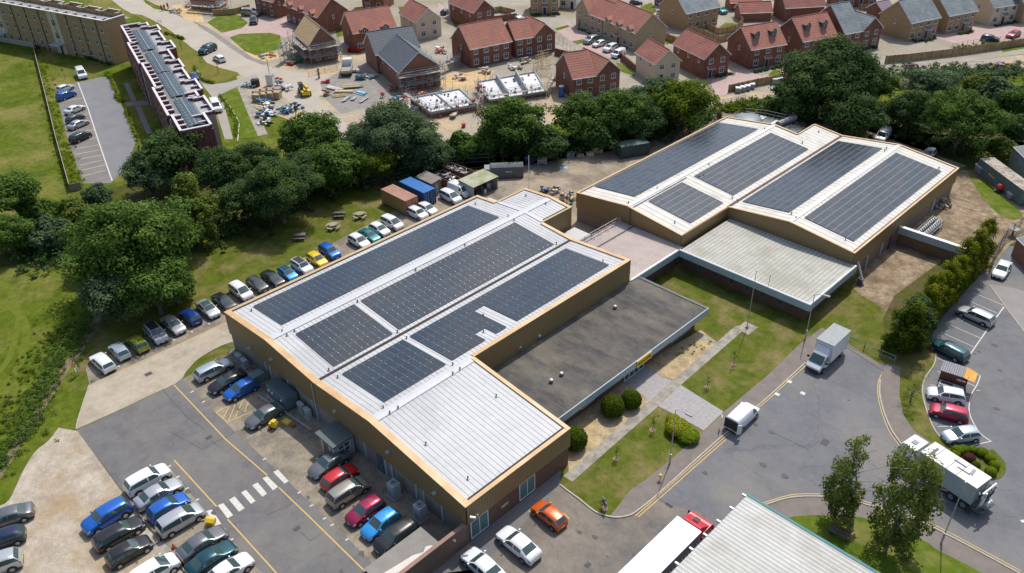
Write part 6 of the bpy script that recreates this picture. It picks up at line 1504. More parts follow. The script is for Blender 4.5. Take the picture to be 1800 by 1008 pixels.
def crown_mesh(seed, shape='round', clumps=60, per=190, leaf=.055, cr=.25, zs=.8, inner=True):
    random.seed(seed); V = []; Fc = []; Sh = []
    rot = random.random()*10
    # lobes make the outline uneven
    lobes = [(Vector((0, 0, 0)), .78)]
    if shape == 'round':
        for i in range(6):
            a = rot+i*1.05+random.uniform(-.3, .3); rad = random.uniform(.36, .52)
            lobes.append((Vector((cos(a)*rad, sin(a)*rad, random.uniform(-.25, .25))), random.uniform(.40, .58)))
        lobes.append((Vector((random.uniform(-.15, .15), random.uniform(-.15, .15), .38)), .5))
    elif shape == 'tall':
        lobes = [(Vector((random.uniform(-.12, .12), random.uniform(-.12, .12), z)), r) for z, r in ((-1.0, .48), (-.5, .62), (0, .62), (.45, .5), (.85, .36))]
        zs = 1.0
        for i in range(5): a = rot+i*1.25; lobes.append((Vector((cos(a)*.4, sin(a)*.4, random.uniform(-.9, .4))), .34))
    for _ in range(clumps):
        lc, lr = random.choice(lobes) if random.random() < .8 else lobes[0]
        while True:
            d = Vector((random.gauss(0, 1), random.gauss(0, 1), random.gauss(.25, 1)))
            if d.length > .2: d.normalize(); break
        p = lc+d*lr*random.uniform(.72, .98); p.z *= zs
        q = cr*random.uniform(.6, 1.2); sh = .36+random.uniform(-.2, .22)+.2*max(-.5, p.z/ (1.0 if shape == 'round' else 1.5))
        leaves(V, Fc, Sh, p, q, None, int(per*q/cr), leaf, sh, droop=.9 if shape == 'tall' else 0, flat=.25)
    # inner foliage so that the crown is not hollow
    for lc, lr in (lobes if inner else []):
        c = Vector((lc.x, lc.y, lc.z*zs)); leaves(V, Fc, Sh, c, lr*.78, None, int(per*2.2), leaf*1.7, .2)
    me = bpy.data.meshes.new('crown'); me.from_pydata(V, [], Fc); me.materials.append(LM['oak'])
    at = me.attributes.new('shade', 'FLOAT', 'FACE'); at.data.foreach_set('value', Sh); me.update()
    return me
def trunk_mesh(seed, H, r, hub, n=6, mat=bark, spread=.5):
    """H trunk height, limbs reach into the crown"""
    random.seed(seed); b = MB(); px, py = 0, 0; pts = []
    m = 5
    for i in range(m+1): pts.append(Vector((px, py, H*i/m))); px += random.uniform(-.06, .06)*H*.3; py += random.uniform(-.06, .06)*H*.3
    for i in range(m): b.tube(pts[i], pts[i+1], r*(1-.14*i), mat, 8, r*(1-.14*(i+1)), cap=False)
    for k in range(n):
        a = k*2*pi/n+random.random(); s = pts[2+k % 3]; e = s+Vector((cos(a)*hub*spread, sin(a)*hub*spread, hub*random.uniform(.3, .7)))
        mid = s.lerp(e, .5)+Vector((0, 0, .1*hub)); b.tube(s, mid, r*.45, mat, 6, r*.3, cap=False); b.tube(mid, e, r*.3, mat, 5, r*.1, cap=False)
        for j in range(2): e2 = mid+Vector((random.uniform(-1, 1), random.uniform(-1, 1), random.uniform(.2, 1)))*hub*.35; b.tube(mid, e2, r*.2, mat, 4, r*.05, cap=False)
    return b
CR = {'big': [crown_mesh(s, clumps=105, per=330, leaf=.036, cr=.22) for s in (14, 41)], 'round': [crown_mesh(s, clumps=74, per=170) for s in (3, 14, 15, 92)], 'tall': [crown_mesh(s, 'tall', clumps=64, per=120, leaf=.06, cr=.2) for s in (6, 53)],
      'bush': [crown_mesh(s, clumps=30, per=130, leaf=.09, cr=.32, zs=.7) for s in (58, 97)],
      'sparse': [crown_mesh(77, 'tall', clumps=26, per=26, leaf=.06, cr=.22, inner=False)], 'birch': [crown_mesh(s, 'tall', clumps=74, per=120, leaf=.058, cr=.22, inner=False) for s in (23, 84)]}
# the sparse and birch crowns keep gaps: no thing inside
_tc = [0]
TG = 'trees of the belt between the works and the new estate'
def tree(px, py, rpx, kind, label, form='round', group=TG, hk=None, name='broadleaf_tree', vs=1.0, barkm=bark, base=None):
    """px,py: middle of the crown, rpx its half width in survey pixels"""
    _tc[0] += 1; i = _tc[0]; random.seed(100+i)
    R = 5.0; zc = 5.0
    for _ in range(12):
        p = G(px, py, zc); dist = (p-CAM).dot(FW); R = rpx*dist/F_PX
        vr = R*(.82 if form in ('round', 'bush') else 1.45)*vs
        zc = vr*(.95 if form == 'bush' else 1.0)+(.4 if form == 'round' else .1)
    p = G(px, py, zc)
    if base is not None: q = G(*base); p = Vector((q.x, q.y, zc))
    t = thing(name, label, 'tree' if form != 'bush' else 'bush', (p.x, p.y, .02), random.random()*6.28, group)
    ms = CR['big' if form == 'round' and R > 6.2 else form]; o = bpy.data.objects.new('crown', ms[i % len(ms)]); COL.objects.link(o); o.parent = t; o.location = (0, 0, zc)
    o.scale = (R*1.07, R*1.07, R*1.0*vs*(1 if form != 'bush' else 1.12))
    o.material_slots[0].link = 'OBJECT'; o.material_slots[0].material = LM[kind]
    th = max(.6, zc-vr*.45); trunk_mesh(i, th, max(.08, R*.06), R*.85, mat=barkm).build('trunk', t)
    return t
T_ = [
 (236, 432, 118, 'oak', 'large round oak leaning over the silver and blue cars on the lawn side row', 'round'), (208, 515, 66, 'grey', 'grey green tree at the foot of the large oak', 'round'), (268, 500, 72, 'oak', 'darker half of the big oak beside the parked silver suv', 'round'), (305, 505, 42, 'oak', 'low oak growth at the wall of cars right of the grey green tree', 'bush'), (165, 440, 48, 'oak', 'oak clump on the meadow side of the large oak', 'round'),
 (338, 362, 56, 'light', 'pale yellow green willow like tree above the large oak', 'tall'), (300, 276, 62, 'dark', 'dark round tree at the end of the empty flats bays', 'round'), (258, 305, 46, 'grey', 'grey green tree over the corner of the flats car park', 'round'), (392, 300, 55, 'dark', 'dark tree between the pale willow and the red flats', 'round'),
 (488, 335, 74, 'dark', 'broad dark tree over the picnic lawn', 'round'), (430, 350, 50, 'dark', 'dark tree behind the pale willow on the lawn', 'round'), (450, 282, 44, 'dark', 'small dark tree near the end of the site storage yard', 'round'), (545, 245, 62, 'oak', 'green oak on the edge of the building site track', 'round'), (590, 290, 60, 'oak', 'oak above the picnic tables towards the rusty container', 'round'), (530, 300, 50, 'dark', 'dark tree squeezed between two oaks over the lawn', 'round'),
 (690, 236, 76, 'grey', 'wide grey green tree between the site track and the containers', 'round'), (640, 250, 44, 'grey', 'smaller grey green tree leaning on the wide one', 'round'), (742, 262, 48, 'grey', 'grey green tree behind the small shed', 'round'), (660, 290, 40, 'bright', 'brighter green tree behind the blue container', 'round'),
 (902, 218, 62, 'oak', 'oak in front of the white foundation decks', 'round'), (812, 255, 34, 'oak', 'low tree behind the open fronted lean-to', 'bush'), (860, 248, 36, 'oak', 'low tree behind the dark compactor', 'bush'), (962, 250, 40, 'dark', 'dark low tree over the yard fence beside the oak', 'bush'),
 (1020, 208, 52, 'oak', 'green tree in front of the portable toilet', 'round'), (1085, 202, 58, 'oak', 'middle oak of the clump before the cream house', 'round'), (1150, 175, 54, 'grey', 'grey green tree at the foot of the cream house', 'round'), (1195, 185, 60, 'bright', 'bright green tree at the right end of the clump', 'round'), (1128, 212, 44, 'dark', 'dark tree above the dark open container', 'round'), (1050, 236, 38, 'dark', 'dark low tree over the yard behind the pallets', 'bush'),
 (1465, 140, 94, 'dark', 'very large dark round tree in front of the dormered brick houses', 'round'), (1400, 180, 54, 'dark', 'dark lower half of the very large round tree', 'round'), (1540, 150, 40, 'oak', 'green tree at the right shoulder of the very large tree', 'round'), (1500, 205, 58, 'dark', 'dark tree behind the parked white van', 'round'), (1352, 195, 26, 'oak', 'small tree behind the dark plant annex', 'bush'),
 (1640, 155, 48, 'grey', 'grey green tree beside the pink excavator arm', 'round'), (1600, 195, 48, 'dark', 'dark tree between the white van and the broad green tree', 'round'), (1692, 212, 70, 'oak', 'broad bright topped tree behind the long container', 'round'), (1762, 262, 26, 'light', 'pale bush at the end of the long container', 'bush'), (1755, 165, 40, 'grey', 'grey green scrub tree at the right edge', 'bush'), (1795, 180, 40, 'oak', 'scrub tree cut by the right edge of the photo', 'bush'), (1720, 150, 30, 'light', 'yellowish scrub along the sandy track', 'bush'), (1785, 225, 34, 'dark', 'dark scrub above the grey building at the right edge', 'bush'),
 (22, 345, 60, 'oak', 'tall oak at the left edge of the meadow', 'round'), (15, 410, 46, 'oak', 'lower oak cut by the left edge of the photo', 'round'), (88, 410, 40, 'grey', 'pale grey green bush at the bottom of the meadow', 'bush'), (125, 375, 36, 'light', 'yellow green bush below the meadow fence corner', 'bush'), (170, 342, 28, 'grey', 'silvery bush beside the meadow fence end', 'bush'), (70, 375, 34, 'oak', 'green bush between the edge oak and the meadow fence', 'bush'), (165, 385, 34, 'light', 'yellow green bush beside the large oak', 'bush'),
]
for a in T_: tree(*a)
def birch(base, cpx, zc, R, zs, label, sd):
    p = G(*base); q = G(*cpx, zc)-p; t = thing('birch_tree', label, 'tree', (p.x, p.y, .08), 0, 'birches on the corner grass'); random.seed(sd)
    o = bpy.data.objects.new('crown', CR['birch'][sd % 2]); COL.objects.link(o); o.parent = t; o.location = (q.x, q.y, zc); o.scale = (R, R, zs); o.rotation_euler = (0, 0, sd*1.3); o.material_slots[0].link = 'OBJECT'; o.material_slots[0].material = LM['birch']
    b = MB(); top = Vector((q.x, q.y, zc+zs*.8)); n_ = 9; pts = [Vector((0, 0, 0)).lerp(top, k/n_)+Vector((random.uniform(-.06, .06), random.uniform(-.06, .06), 0))*(k > 0) for k in range(n_+1)]
    for k in range(n_): b.tube(pts[k], pts[k+1], .17*(1-k/(n_+1)), birchbark, 8, .17*(1-(k+1)/(n_+1)), cap=False)
    for k in range(16):
        s_ = pts[3+k % 6]; a = random.random()*6.28; e = s_+Vector((cos(a)*R*.75, sin(a)*R*.75, random.uniform(.3, 1.6))); b.tube(s_, e, .045, birchbark, 5, .012, cap=False)
    b.build('trunk', t)
birch((1498, 922), (1496, 830), 6.3, 2.8, 3.8, 'slender birch with white trunk in front of the street turning head', 30)
birch((1556, 970), (1598, 866), 7.1, 3.9, 4.9, 'larger birch in front of the long white waste truck', 31)
tree(1606, 640, 26, 'bare', 'half bare young tree on the median by the marked bays', 'sparse', None, name='young_tree', base=(1600, 706), vs=1.1)
# conifer screen
CM = [crown_mesh(s_, 'tall', clumps=72, per=120, leaf=.05, cr=.2) for s_ in (5, 8)]
for m_ in CM: m_.materials.clear(); m_.materials.append(LM['conifer'])
cl = ['nearest the wire fence and the yard corner', 'beside the blue capped screen wall end', 'third from the yard corner', 'fourth from the yard corner', 'fifth from the yard corner above the silver estate', 'sixth from the yard corner', 'fourth from the street end', 'third from the street end over the dark teal estate', 'second from the street end', 'at the street end of the row, widest']
CB = [(1716, 474), (1702, 492), (1688, 508), (1672, 526), (1657, 542), (1643, 558), (1630, 573), (1615, 590), (1603, 606), (1588, 622)]
for i, (x, y) in enumerate(CB):
    p = G(x-4, y-2); random.seed(500+i); H = random.uniform(6.0, 8.0) if i < 8 else 6.6; w = 3.3
    t = thing('conifer_tree', 'golden green conifer '+cl[i], 'tree', (p.x, p.y, .05), random.random()*6, 'conifer screen between the yard and the marked bays')
    o = bpy.data.objects.new('crown', CM[i % 2]); COL.objects.link(o); o.parent = t; o.scale = (random.uniform(2.1, 2.9), random.uniform(2.1, 2.9), H*.38); o.location = (0, 0, H*.56); o.rotation_euler = (random.uniform(-.08, .08), random.uniform(-.08, .08), 0)
    if i > 7: o.material_slots[0].link = 'OBJECT'; o.material_slots[0].material = LM['dark' if i == 8 else 'topiary']; o.scale = (3.4, 3.4, H*.40)
    b = MB(); b.tube((0, 0, 0), (0, 0, H*.6), .16, bark, 7, .06); b.build('trunk', t)
def ball_mesh(seed, count=2600, leaf=.075):
    random.seed(seed); V = []; Fc = []; Sh = []
    for _ in range(count):
        d = Vector((random.gauss(0, 1), random.gauss(0, 1), random.gauss(0, 1))).normalized()
        if d.z < -.6: continue
        p = d*random.uniform(.93, 1.03); nn = (d+Vector([random.uniform(-.5, .5) for _ in range(3)])).normalized(); a = nn.orthogonal().normalized(); b_ = nn.cross(a); th = random.random()*6.28; a, b_ = a*cos(th)+b_*sin(th), b_*cos(th)-a*sin(th); s = leaf*random.uniform(.6, 1.2); k = len(V)
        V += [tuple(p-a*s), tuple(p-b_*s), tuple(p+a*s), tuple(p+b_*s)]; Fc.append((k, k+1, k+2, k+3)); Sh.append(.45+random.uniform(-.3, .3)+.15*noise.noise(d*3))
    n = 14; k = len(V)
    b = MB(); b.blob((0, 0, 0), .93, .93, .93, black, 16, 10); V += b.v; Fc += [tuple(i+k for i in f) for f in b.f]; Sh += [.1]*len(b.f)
    me = bpy.data.meshes.new('foliage'); me.from_pydata(V, [], Fc); me.materials.append(LM['topiary']); at = me.attributes.new('shade', 'FLOAT', 'FACE'); at.data.foreach_set('value', Sh); me.update(); return me
BM = [ball_mesh(1), ball_mesh(2)]
def bush(px, py, rpx, kind, label, group, zs=1.0, name='clipped_bush', cat='bush'):
    random.seed(int(px*7+py)); r = 1.0
    for _ in range(8): p = G(px, py, r*zs*.9); r = rpx*((p-CAM).dot(FW))/F_PX
    t = thing(name, label, cat, (p.x, p.y, .04), random.random()*6, group)
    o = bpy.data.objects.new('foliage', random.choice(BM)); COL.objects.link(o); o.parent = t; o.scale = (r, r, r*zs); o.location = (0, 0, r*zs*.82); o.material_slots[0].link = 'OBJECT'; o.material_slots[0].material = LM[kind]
    b = MB(); b.tube((0, 0, 0), (0, 0, r*zs*.7), .08, bark, 6); b.build('trunk', t)
    return t
bg_ = 'round clipped bushes in front of the office'
bush(1077, 714, 21, 'topiary', 'larger round clipped bush left of the office entrance', bg_); bush(1110, 702, 18, 'topiary', 'smaller bright round clipped bush nearest the entrance paving', bg_); bush(1011, 771, 22, 'topiary', 'round clipped bush half hidden by the warehouse corner', bg_)
bush(1192, 752, 22, 'yellow', 'low yellow flowering bush beside the entrance paving', None, .55, 'flowering_bush'); bush(1210, 766, 20, 'shrub', 'low bright green bush beside the yellow flowering one', None, .5, 'flowering_bush'); bush(1184, 738, 13, 'yellow', 'small yellow flowering bush at the lamp post foot', None, .6, 'flowering_bush')
sg = 'ring of clipped shrubs in the round bed'
for i, (x, y, r, k) in enumerate([(1683, 792, 10, 'shrub'), (1694, 790, 9, 'shrub'), (1710, 791, 8, 'shrub'), (1726, 795, 10, 'shrub'), (1740, 806, 9, 'shrub'), (1748, 818, 9, 'shrub'), (1742, 829, 10, 'shrub'), (1680, 798, 8, 'shrub'), (1704, 805, 10, 'red'), (1715, 818, 8, 'topiary')]):
    bush(x, y, r, k, ['lime green clipped shrub at the truck side start of the ring', 'lime green clipped shrub second round the ring', 'small lime green clipped shrub third round the ring', 'lime green clipped shrub at the crown of the ring', 'lime green clipped shrub fifth round the ring towards the road', 'lime green clipped shrub at the outermost road side of the ring', 'lime green clipped shrub at the rear end of the truck', 'small lime green shrub tucked against the truck roof line', 'dark purple shrub in the middle of the ring', 'dark green shrub beside the sandy patch inside the ring'][i], sg, .8)
# low scrub and hedges that nobody could count
def scrub(name, pts, kind, count, size, h, label, cat='scrub', seed=1, clump=.5, spread=1.0):
    random.seed(seed); P = [G(*p) for p in pts]; V = []; Fc = []; Sh = []
    for _ in range(count):
        i = random.randrange(len(P)-1); c = P[i].lerp(P[i+1], random.random())+Vector((random.gauss(0, spread), random.gauss(0, spread), 0)); c.z = random.random()*h*.6
        leaves(V, Fc, Sh, c, clump*random.uniform(.5, 1.3), None, 34, size, .35+random.uniform(-.2, .3))
    V = [(v[0], v[1], max(.03, v[2])) for v in V]
    c = sum(P, Vector())/len(P); c.z = 0
    me = bpy.data.meshes.new(name); me.from_pydata([(v[0]-c.x, v[1]-c.y, v[2]) for v in V], [], Fc); me.materials.append(LM[kind]); at = me.attributes.new('shade', 'FLOAT', 'FACE'); at.data.foreach_set('value', Sh); me.update()
    o = bpy.data.objects.new(name, me); COL.objects.link(o); o.location = c; tag(o, label, cat, kind='stuff'); return o
scrub('ditch_scrub', [(160, 560), (130, 605), (100, 645), (75, 690), (45, 745), (5, 800), (-30, 850)], 'oak', 420, .14, .8, 'dark green scrub growing along the ditch path', seed=2)
scrub('ditch_scrub', [(120, 560), (90, 610), (60, 660), (30, 720), (-10, 790)], 'bright', 260, .13, .25, 'bright rough vegetation left of the ditch path', seed=3, spread=1.8, clump=.35)
scrub('fence_scrub', [(65, 92), (88, 180), (107, 252), (130, 330)], 'shrub', 300, .16, .4, 'yellow green weeds on the car park side of the meadow fence', seed=4, spread=.8)
scrub('hedge', [(188, 130), (195, 140), (205, 172), (216, 180)], 'shrub', 110, .15, .9, 'lime green hedge beside the flats car park', 'hedge', 5, .4, .25)
scrub('hedge', [(222, 195), (230, 218), (243, 248)], 'shrub', 90, .15, .9, 'lime green hedge lower down the flats car park', 'hedge', 6, .4, .25)
scrub('hedge', [(340, 118), (350, 135), (360, 145), (375, 147)], 'shrub', 90, .15, .9, 'lime green hedge round the dry lawn corner', 'hedge', 7, .4, .2)
scrub('hedge', [(385, 168), (402, 192), (416, 218), (414, 246)], 'shrub', 110, .15, .8, 'lime green hedge along the path by the red flats', 'hedge', 8, .4, .25)
scrub('hedge', [(290, 60), (312, 66), (322, 70)], 'bright', 50, .22, .8, 'small bright hedge by the red flats', 'hedge', 9, .4, .2)
scrub('flats_planting', [(64, 84), (120, 92), (195, 116)], 'dark', 130, .25, .9, 'dark planting at the foot of the tan flats', 'planting', 10, .4, .3)
scrub('undergrowth', [(1330, 190), (1500, 215), (1620, 240), (1720, 275)], 'dark', 380, .35, 1.6, 'dark undergrowth under the trees behind the rear warehouse', 'undergrowth', 11, .7, 2.2)
scrub('undergrowth', [(640, 320), (740, 290), (860, 272), (1000, 262), (1150, 240), (1250, 205)], 'dark', 620, .35, 2.2, 'dark undergrowth along the yard fence', 'undergrowth', 12, .8, 1.8)
scrub('undergrowth', [(60, 440), (120, 445), (160, 430), (330, 400), (420, 400), (560, 330), (640, 315)], 'dark', 560, .35, 1.6, 'dark undergrowth under the trees beside the lawn', 'undergrowth', 13, .8, 2.6)
scrub('undergrowth', [(1560, 150), (1640, 130), (1700, 135), (1800, 130)], 'grey', 420, .35, 1.4, 'rough scrub beside the sandy track at the right', 'undergrowth', 14, .8, 3)
scrub('undergrowth', [(1255, 195), (1310, 188), (1345, 185)], 'bright', 160, .3, .6, 'rough green bank behind the far end of the rear warehouse', 'undergrowth', 15, .6, 1.6)
scrub('undergrowth', [(1600, 600), (1640, 545), (1700, 480), (1730, 440)], 'conifer', 160, .25, .8, 'low growth under the conifer row', 'undergrowth', 16, .4, .8)
scrub('planting_bed', [(1680, 88), (1740, 80), (1800, 72)], 'oak', 120, .22, .4, 'planted strip above the long timber fence', 'planting', 17, .4, .8)
scrub('gravel_weeds', [(1195, 628), (1218, 612), (1240, 600)], 'shrub', 20, .1, .1, 'weeds growing through the entrance gravel', 'weeds', 18, .22, .6)
for i, pts in enumerate([[(1020, 52), (1052, 70), (1100, 88)], [(1325, 128), (1340, 126), (1352, 122)], [(1360, 122), (1385, 115)], [(1605, 74), (1635, 72), (1650, 66)], [(1688, 62), (1710, 56)], [(1745, 48), (1785, 40)], [(1495, 92), (1540, 84)], [(930, 28), (985, 26)], [(1256, 138), (1290, 130)]]):
    scrub('front_planting', pts, 'dark', 34, .22, .5, 'low front garden planting along '+['the brown terrace', 'the left dormered house', 'the wall right of the dormered house porch', 'the tan house by the concrete turning area', 'the second tan slate roofed house', 'the cream fronted house', 'the slate roofed cross gable house', 'the tan house at the top of the street', 'the narrow gabled house'][i], 'planting', 30+i, .35, .3)
# saplings
for i, (x, y, H, lb) in enumerate([(1083, 808, 1.8, 'staked sapling in the near part of the front lawn'), (1147, 757, 2.0, 'staked sapling beside the yellow flowering bush'), (1289, 642, 2.0, 'staked sapling in the lawn near the flagpole'), (1243, 682, 1.6, 'small sapling between the slab path and the van'), (1062, 895, 1.2, 'dead looking sapling at the lawn tip'), (463//4*1, 140, 2.6, 'young copper leaved tree beside the flats car park'), (384, 130, 2.4, 'young tree on the dry lawn corner'), (320, 90, 2.4, 'young tree on the dry verge of the pale road')]):
    p = G(x, y); t = thing('sapling', lb, 'tree', (p.x, p.y, .05), 0, 'young trees')
    b = MB(); b.tube((0, 0, 0), (0, 0, H), .035, bark, 5, .02); b.tube((.2, 0, 0), (.2, 0, H*.5), .03, timber, 5); b.build('trunk', t)
    V, Fc, Sh = [], [], []; random.seed(i+900)
    for _ in range(7): leaves(V, Fc, Sh, Vector((random.gauss(0, .14), random.gauss(0, .14), H*random.uniform(.4, 1.0))), .2, None, 22, .09, .55)
    me = bpy.data.meshes.new('crown'); me.from_pydata(V, [], Fc); me.materials.append(LM['red' if i == 5 else 'oak' if i != 4 else 'bare']); at = me.attributes.new('shade', 'FLOAT', 'FACE'); at.data.foreach_set('value', Sh); mesh_obj('crown', me, t)
    if i < 5: b = MB(); b.tube((0, 0, 0), (0, 0, .03), .36, dirt, 10); b.build('bare_ring', t)
# ------------------------------------------------------------------ street furniture and yard objects
random.seed(77)
def lamp(base, H, armang, armlen, label, group='lamp posts along the street'):
    p = G(*base); t = thing('lamp_post', label, 'lamp post', (p.x, p.y, .04), armang, group)
    b = MB(); b.tube((0, 0, 0), (0, 0, 1.3), .10, steel, 8, .10); b.tube((0, 0, 1.3), (0, 0, H), .06, steel, 8, .04); b.build('pole', t)
    b = MB(); b.tube((0, 0, H-.05), (armlen, 0, H+.15), .035, steel, 6); b.build('arm', t)
    b = MB(); b.obox((armlen+.3, 0, H+.08), .75, .26, .12, 0, grey_paint); b.box(armlen, -.1, H+.02, armlen+.6, .1, H+.08, white_paint); b.build('lamp_head', t)
    return t
def ang(bx, by, tx, ty, z):
    a, b_ = G(bx, by, z), G(tx, ty, z); return atan2(b_.y-a.y, b_.x-a.x)
lamp((1177, 816), 7.2, ang(1187, 719, 1210, 731, 7.2), 1.1, 'lamp post on the footway by the front lawn')
lamp((1415, 597), 6.5, ang(1435, 519, 1450, 523, 6.5), 1.0, 'lamp post beside the corner of the ribbed workshop')
lamp((1654, 956), 7.7, ang(1693, 860, 1704, 846, 7.7), 1.1, 'lamp post on the corner footway by the larger birch')
p = G(1313, 577); t = thing('flagpole', 'tall thin grey flagpole on the paved pad in the lawn', 'flagpole', (p.x, p.y, .05)); b = MB(); b.tube((0, 0, 0), (0, 0, 8.1), .06, steel, 8, .03); b.blob((0, 0, 8.15), .09, .09, .09, steel, 8, 6); b.build('pole', t); b = MB(); b.tube((0, 0, 0), (0, 0, .15), .22, steel_dark, 10); b.build('base', t)
p = G(930, 330); t = thing('mast', 'thin white mast behind the near end of the front warehouse roof', 'mast', (p.x, p.y, .02)); b = MB(); b.tube((0, 0, 0), (0, 0, 5.6), .06, white_paint, 6, .05); b.build('pole', t)
p = G(1343, 508, 3.1); t = thing('aerial', 'thin aerial on the front edge of the ribbed workshop roof', 'aerial', (p.x, 51.2, 3.05)); b = MB(); b.tube((0, 0, 0), (0, 0, 1.6), .03, steel_dark, 5); b.build('pole', t)
# two yellow reflectors/signs on the footway post and street sign on the lawn tip
p = G(1160, 845); t = thing('waymark_post', 'short post with round amber reflectors by the kerb', 'post', (p.x, p.y, .05)); b = MB(); b.tube((0, 0, 0), (0, 0, .55), .04, steel_dark, 6); b.build('pole', t); b = MB(); b.blob((0, 0, .62), .2, .2, .2, M('amber', (.8, .5, .12), rough=.4), 10, 6); b.build('reflector', t)
p = G(1062, 895); t = thing('street_sign', 'grey metal street sign on legs at the tip of the front lawn', 'sign', (p.x, p.y, .05), -.5); b = MB(); b.box(-.5, -.03, .5, .5, .03, 1.2, grey_paint); b.build('panel', t); b = MB(); b.tube((-.4, 0, 0), (-.4, 0, .6), .03, steel, 5); b.tube((.4, 0, 0), (.4, 0, .6), .03, steel, 5); b.build('leg', t)
p = G(139, 660); t = thing('warning_sign', 'white sign under an orange disc on the grass corner of the service road', 'sign', (p.x, p.y, .02), -.6); b = MB(); b.tube((0, 0, 0), (0, 0, 1.9), .04, steel, 6); b.build('pole', t); b = MB(); b.box(-.35, -.06, .7, .35, -.04, 1.2, white_paint); b.build('sign_plate', t); b = MB(); b.tube((0, -.05, 1.6), (0, -.09, 1.6), .3, orangep, 14); b.build('sign_disc', t)
# containers
def container(label, c, sx, sy, sz, ang_, mat, top, name='shipping_container', doors=True, group='containers and sheds beside the lawn', dm=None):
    t = thing(name, label, 'container', (c[0], c[1], .02), ang_, group)
    b = MB(); b.box(-sx/2, -sy/2, .12, sx/2, sy/2, sz, mat)
    for i in range(int(sx/.3)):
        x = -sx/2+.15+i*.3
        for s in (-1, 1): b.box(x, s*sy/2, .2, x+.12, s*(sy/2+.035), sz-.12, mat)
    b.build('body', t)
    b = MB(); b.box(-sx/2-.02, -sy/2-.05, sz, sx/2+.02, sy/2+.05, sz+.06, top)
    for i in range(int(sx/.5)): b.box(-sx/2+.2+i*.5, -sy/2+.1, sz+.06, -sx/2+.35+i*.5, sy/2-.1, sz+.085, top)
    b.build('roof', t)
    b = MB()
    for x in (-sx/2, sx/2):
        for y in (-sy/2, sy/2): b.box(x-.07, y-.07, 0, x+.07, y+.07, sz+.05, mat)
    b.build('corner_post', t)
    if doors:
        for s in (-1, 1):
            b = MB(); b.box(sx/2, s*sy/2*.03, .2, sx/2+.05, s*sy/2*.92, sz-.12, dm or mat)
            for k in (.3, .7): b.tube((sx/2+.07, s*sy/2*k, .2), (sx/2+.07, s*sy/2*k, sz-.15), .025, steel, 5)
            b.build('door', t)
    return t
rust = M('rust_red_paint', (.30, .11, .06), (.36, .17, .11), 1.2, .8, c3=(.25, .19, .07), scale3=.6); rusttop = M('rust_red_top', (.34, .17, .12), (.42, .24, .18), 1, .8)
rustside = M('rust_ochre_side', (.26, .17, .06), (.33, .2, .09), 1, .8)
t = container('rust brown shipping container with ochre side at the end of the lawn', (-13.9, 36.6), 6.0, 2.3, 2.45, 0.0, rust, rusttop)
b = MB(); b.box(-2.95, -1.2, .2, 2.95, -1.19, 2.35, rustside); b.build('side_panel', t)
bl = M('container_blue', (.02, .14, .42), (.03, .17, .48), 1, .5); container('bright blue shipping container beside the rust brown one', (-13.9, 40.2), 6.0, 2.2, 2.45, 0.0, M('container_blue_side', (.015, .07, .20), (.02, .09, .24), 1, .6), bl)
T = thing('shed', 'small dark timber shed with grey ribbed roof behind the blue container', 'shed', (-14.9, 43.4, .02), 0, 'containers and sheds beside the lawn')
b = MB(); b.box(-1.8, -.95, 0, 1.8, .95, 2.2, M('shed_board', (.17, .14, .11), (.22, .19, .15), 2, .9)); b.build('wall', T)
b = MB(); b.add([(-2, -1.1, 2.2), (2, -1.1, 2.2), (2, 1.1, 2.5), (-2, 1.1, 2.5)], [(0, 1, 2, 3)], M('shed_roof', (.21, .185, .16), (.27, .24, .2), 1.5, .9)); b.box(-2, -1.1, 2.1, 2, 1.1, 2.19, MATS['shed_roof']); b.build('roof', T)
b = MB(); b.box(1.8, -.3, .1, 1.84, .4, 1.9, grey_paint); b.box(1.84, -.15, 1.1, 1.86, .25, 1.6, creamwall); b.build('door', T)
def skip(label, c, sx, sy, sz, a, mat, fill, group=None):
    t = thing('skip', label, 'skip', (c[0], c[1], .02), a, group); b = MB()
    b.box(-sx/2, -sy/2, .1, sx/2, sy/2, .2, mat)
    for s in (-1, 1): b.box(-sx/2, s*sy/2-.05, .2, sx/2, s*sy/2+.05, sz, mat); b.box(s*sx/2-.05, -sy/2, .2, s*sx/2+.05, sy/2, sz, mat)
    for i in range(int(sx/.6)): 
        for s in (-1, 1): b.box(-sx/2+.3+i*.6, s*(sy/2+.05), .2, -sx/2+.4+i*.6, s*(sy/2+.12), sz, mat)
    b.build('body', t)
    b = MB()
    for k in range(26): b.obox((random.uniform(-.42, .42)*sx, random.uniform(-.38, .38)*sy, random.uniform(.5, .95)*sz), random.uniform(.3, 1.3), random.uniform(.1, .5), random.uniform(.05, .2), random.random()*3, random.choice(fill), random.uniform(-.3, .3))
    b.build('scrap', t)
rs = M('skip_brown', (.12, .06, .05), (.18, .10, .08), 1.5, .9)
skip('open brown skip full of scrap beside the small shed', (-14.2, 46.7), 5.2, 2.1, 1.6, 0, rs, [steel_dark, white_paint, oldwood, M('scrap_blue', (.35, .48, .55), rough=.6), grey_paint])
skip('second open brown skip with metal sheets along the fence', (-15.4, 50.0), 5.0, 1.9, 1.5, .1, rs, [steel_dark, grey_paint, oldwood, steel])
T = thing('lean_to_shelter', 'open fronted shelter with mossy pale green roof beside the white van', 'shelter', (-8.9, 48.6, .02), 0)
mg = M('mossy_roof', (.33, .33, .22), (.42, .42, .32), .8, .9, c3=(.26, .27, .14), scale3=.5); gw = M('shelter_wall', (.34, .36, .34), (.4, .42, .4), 1, .8)
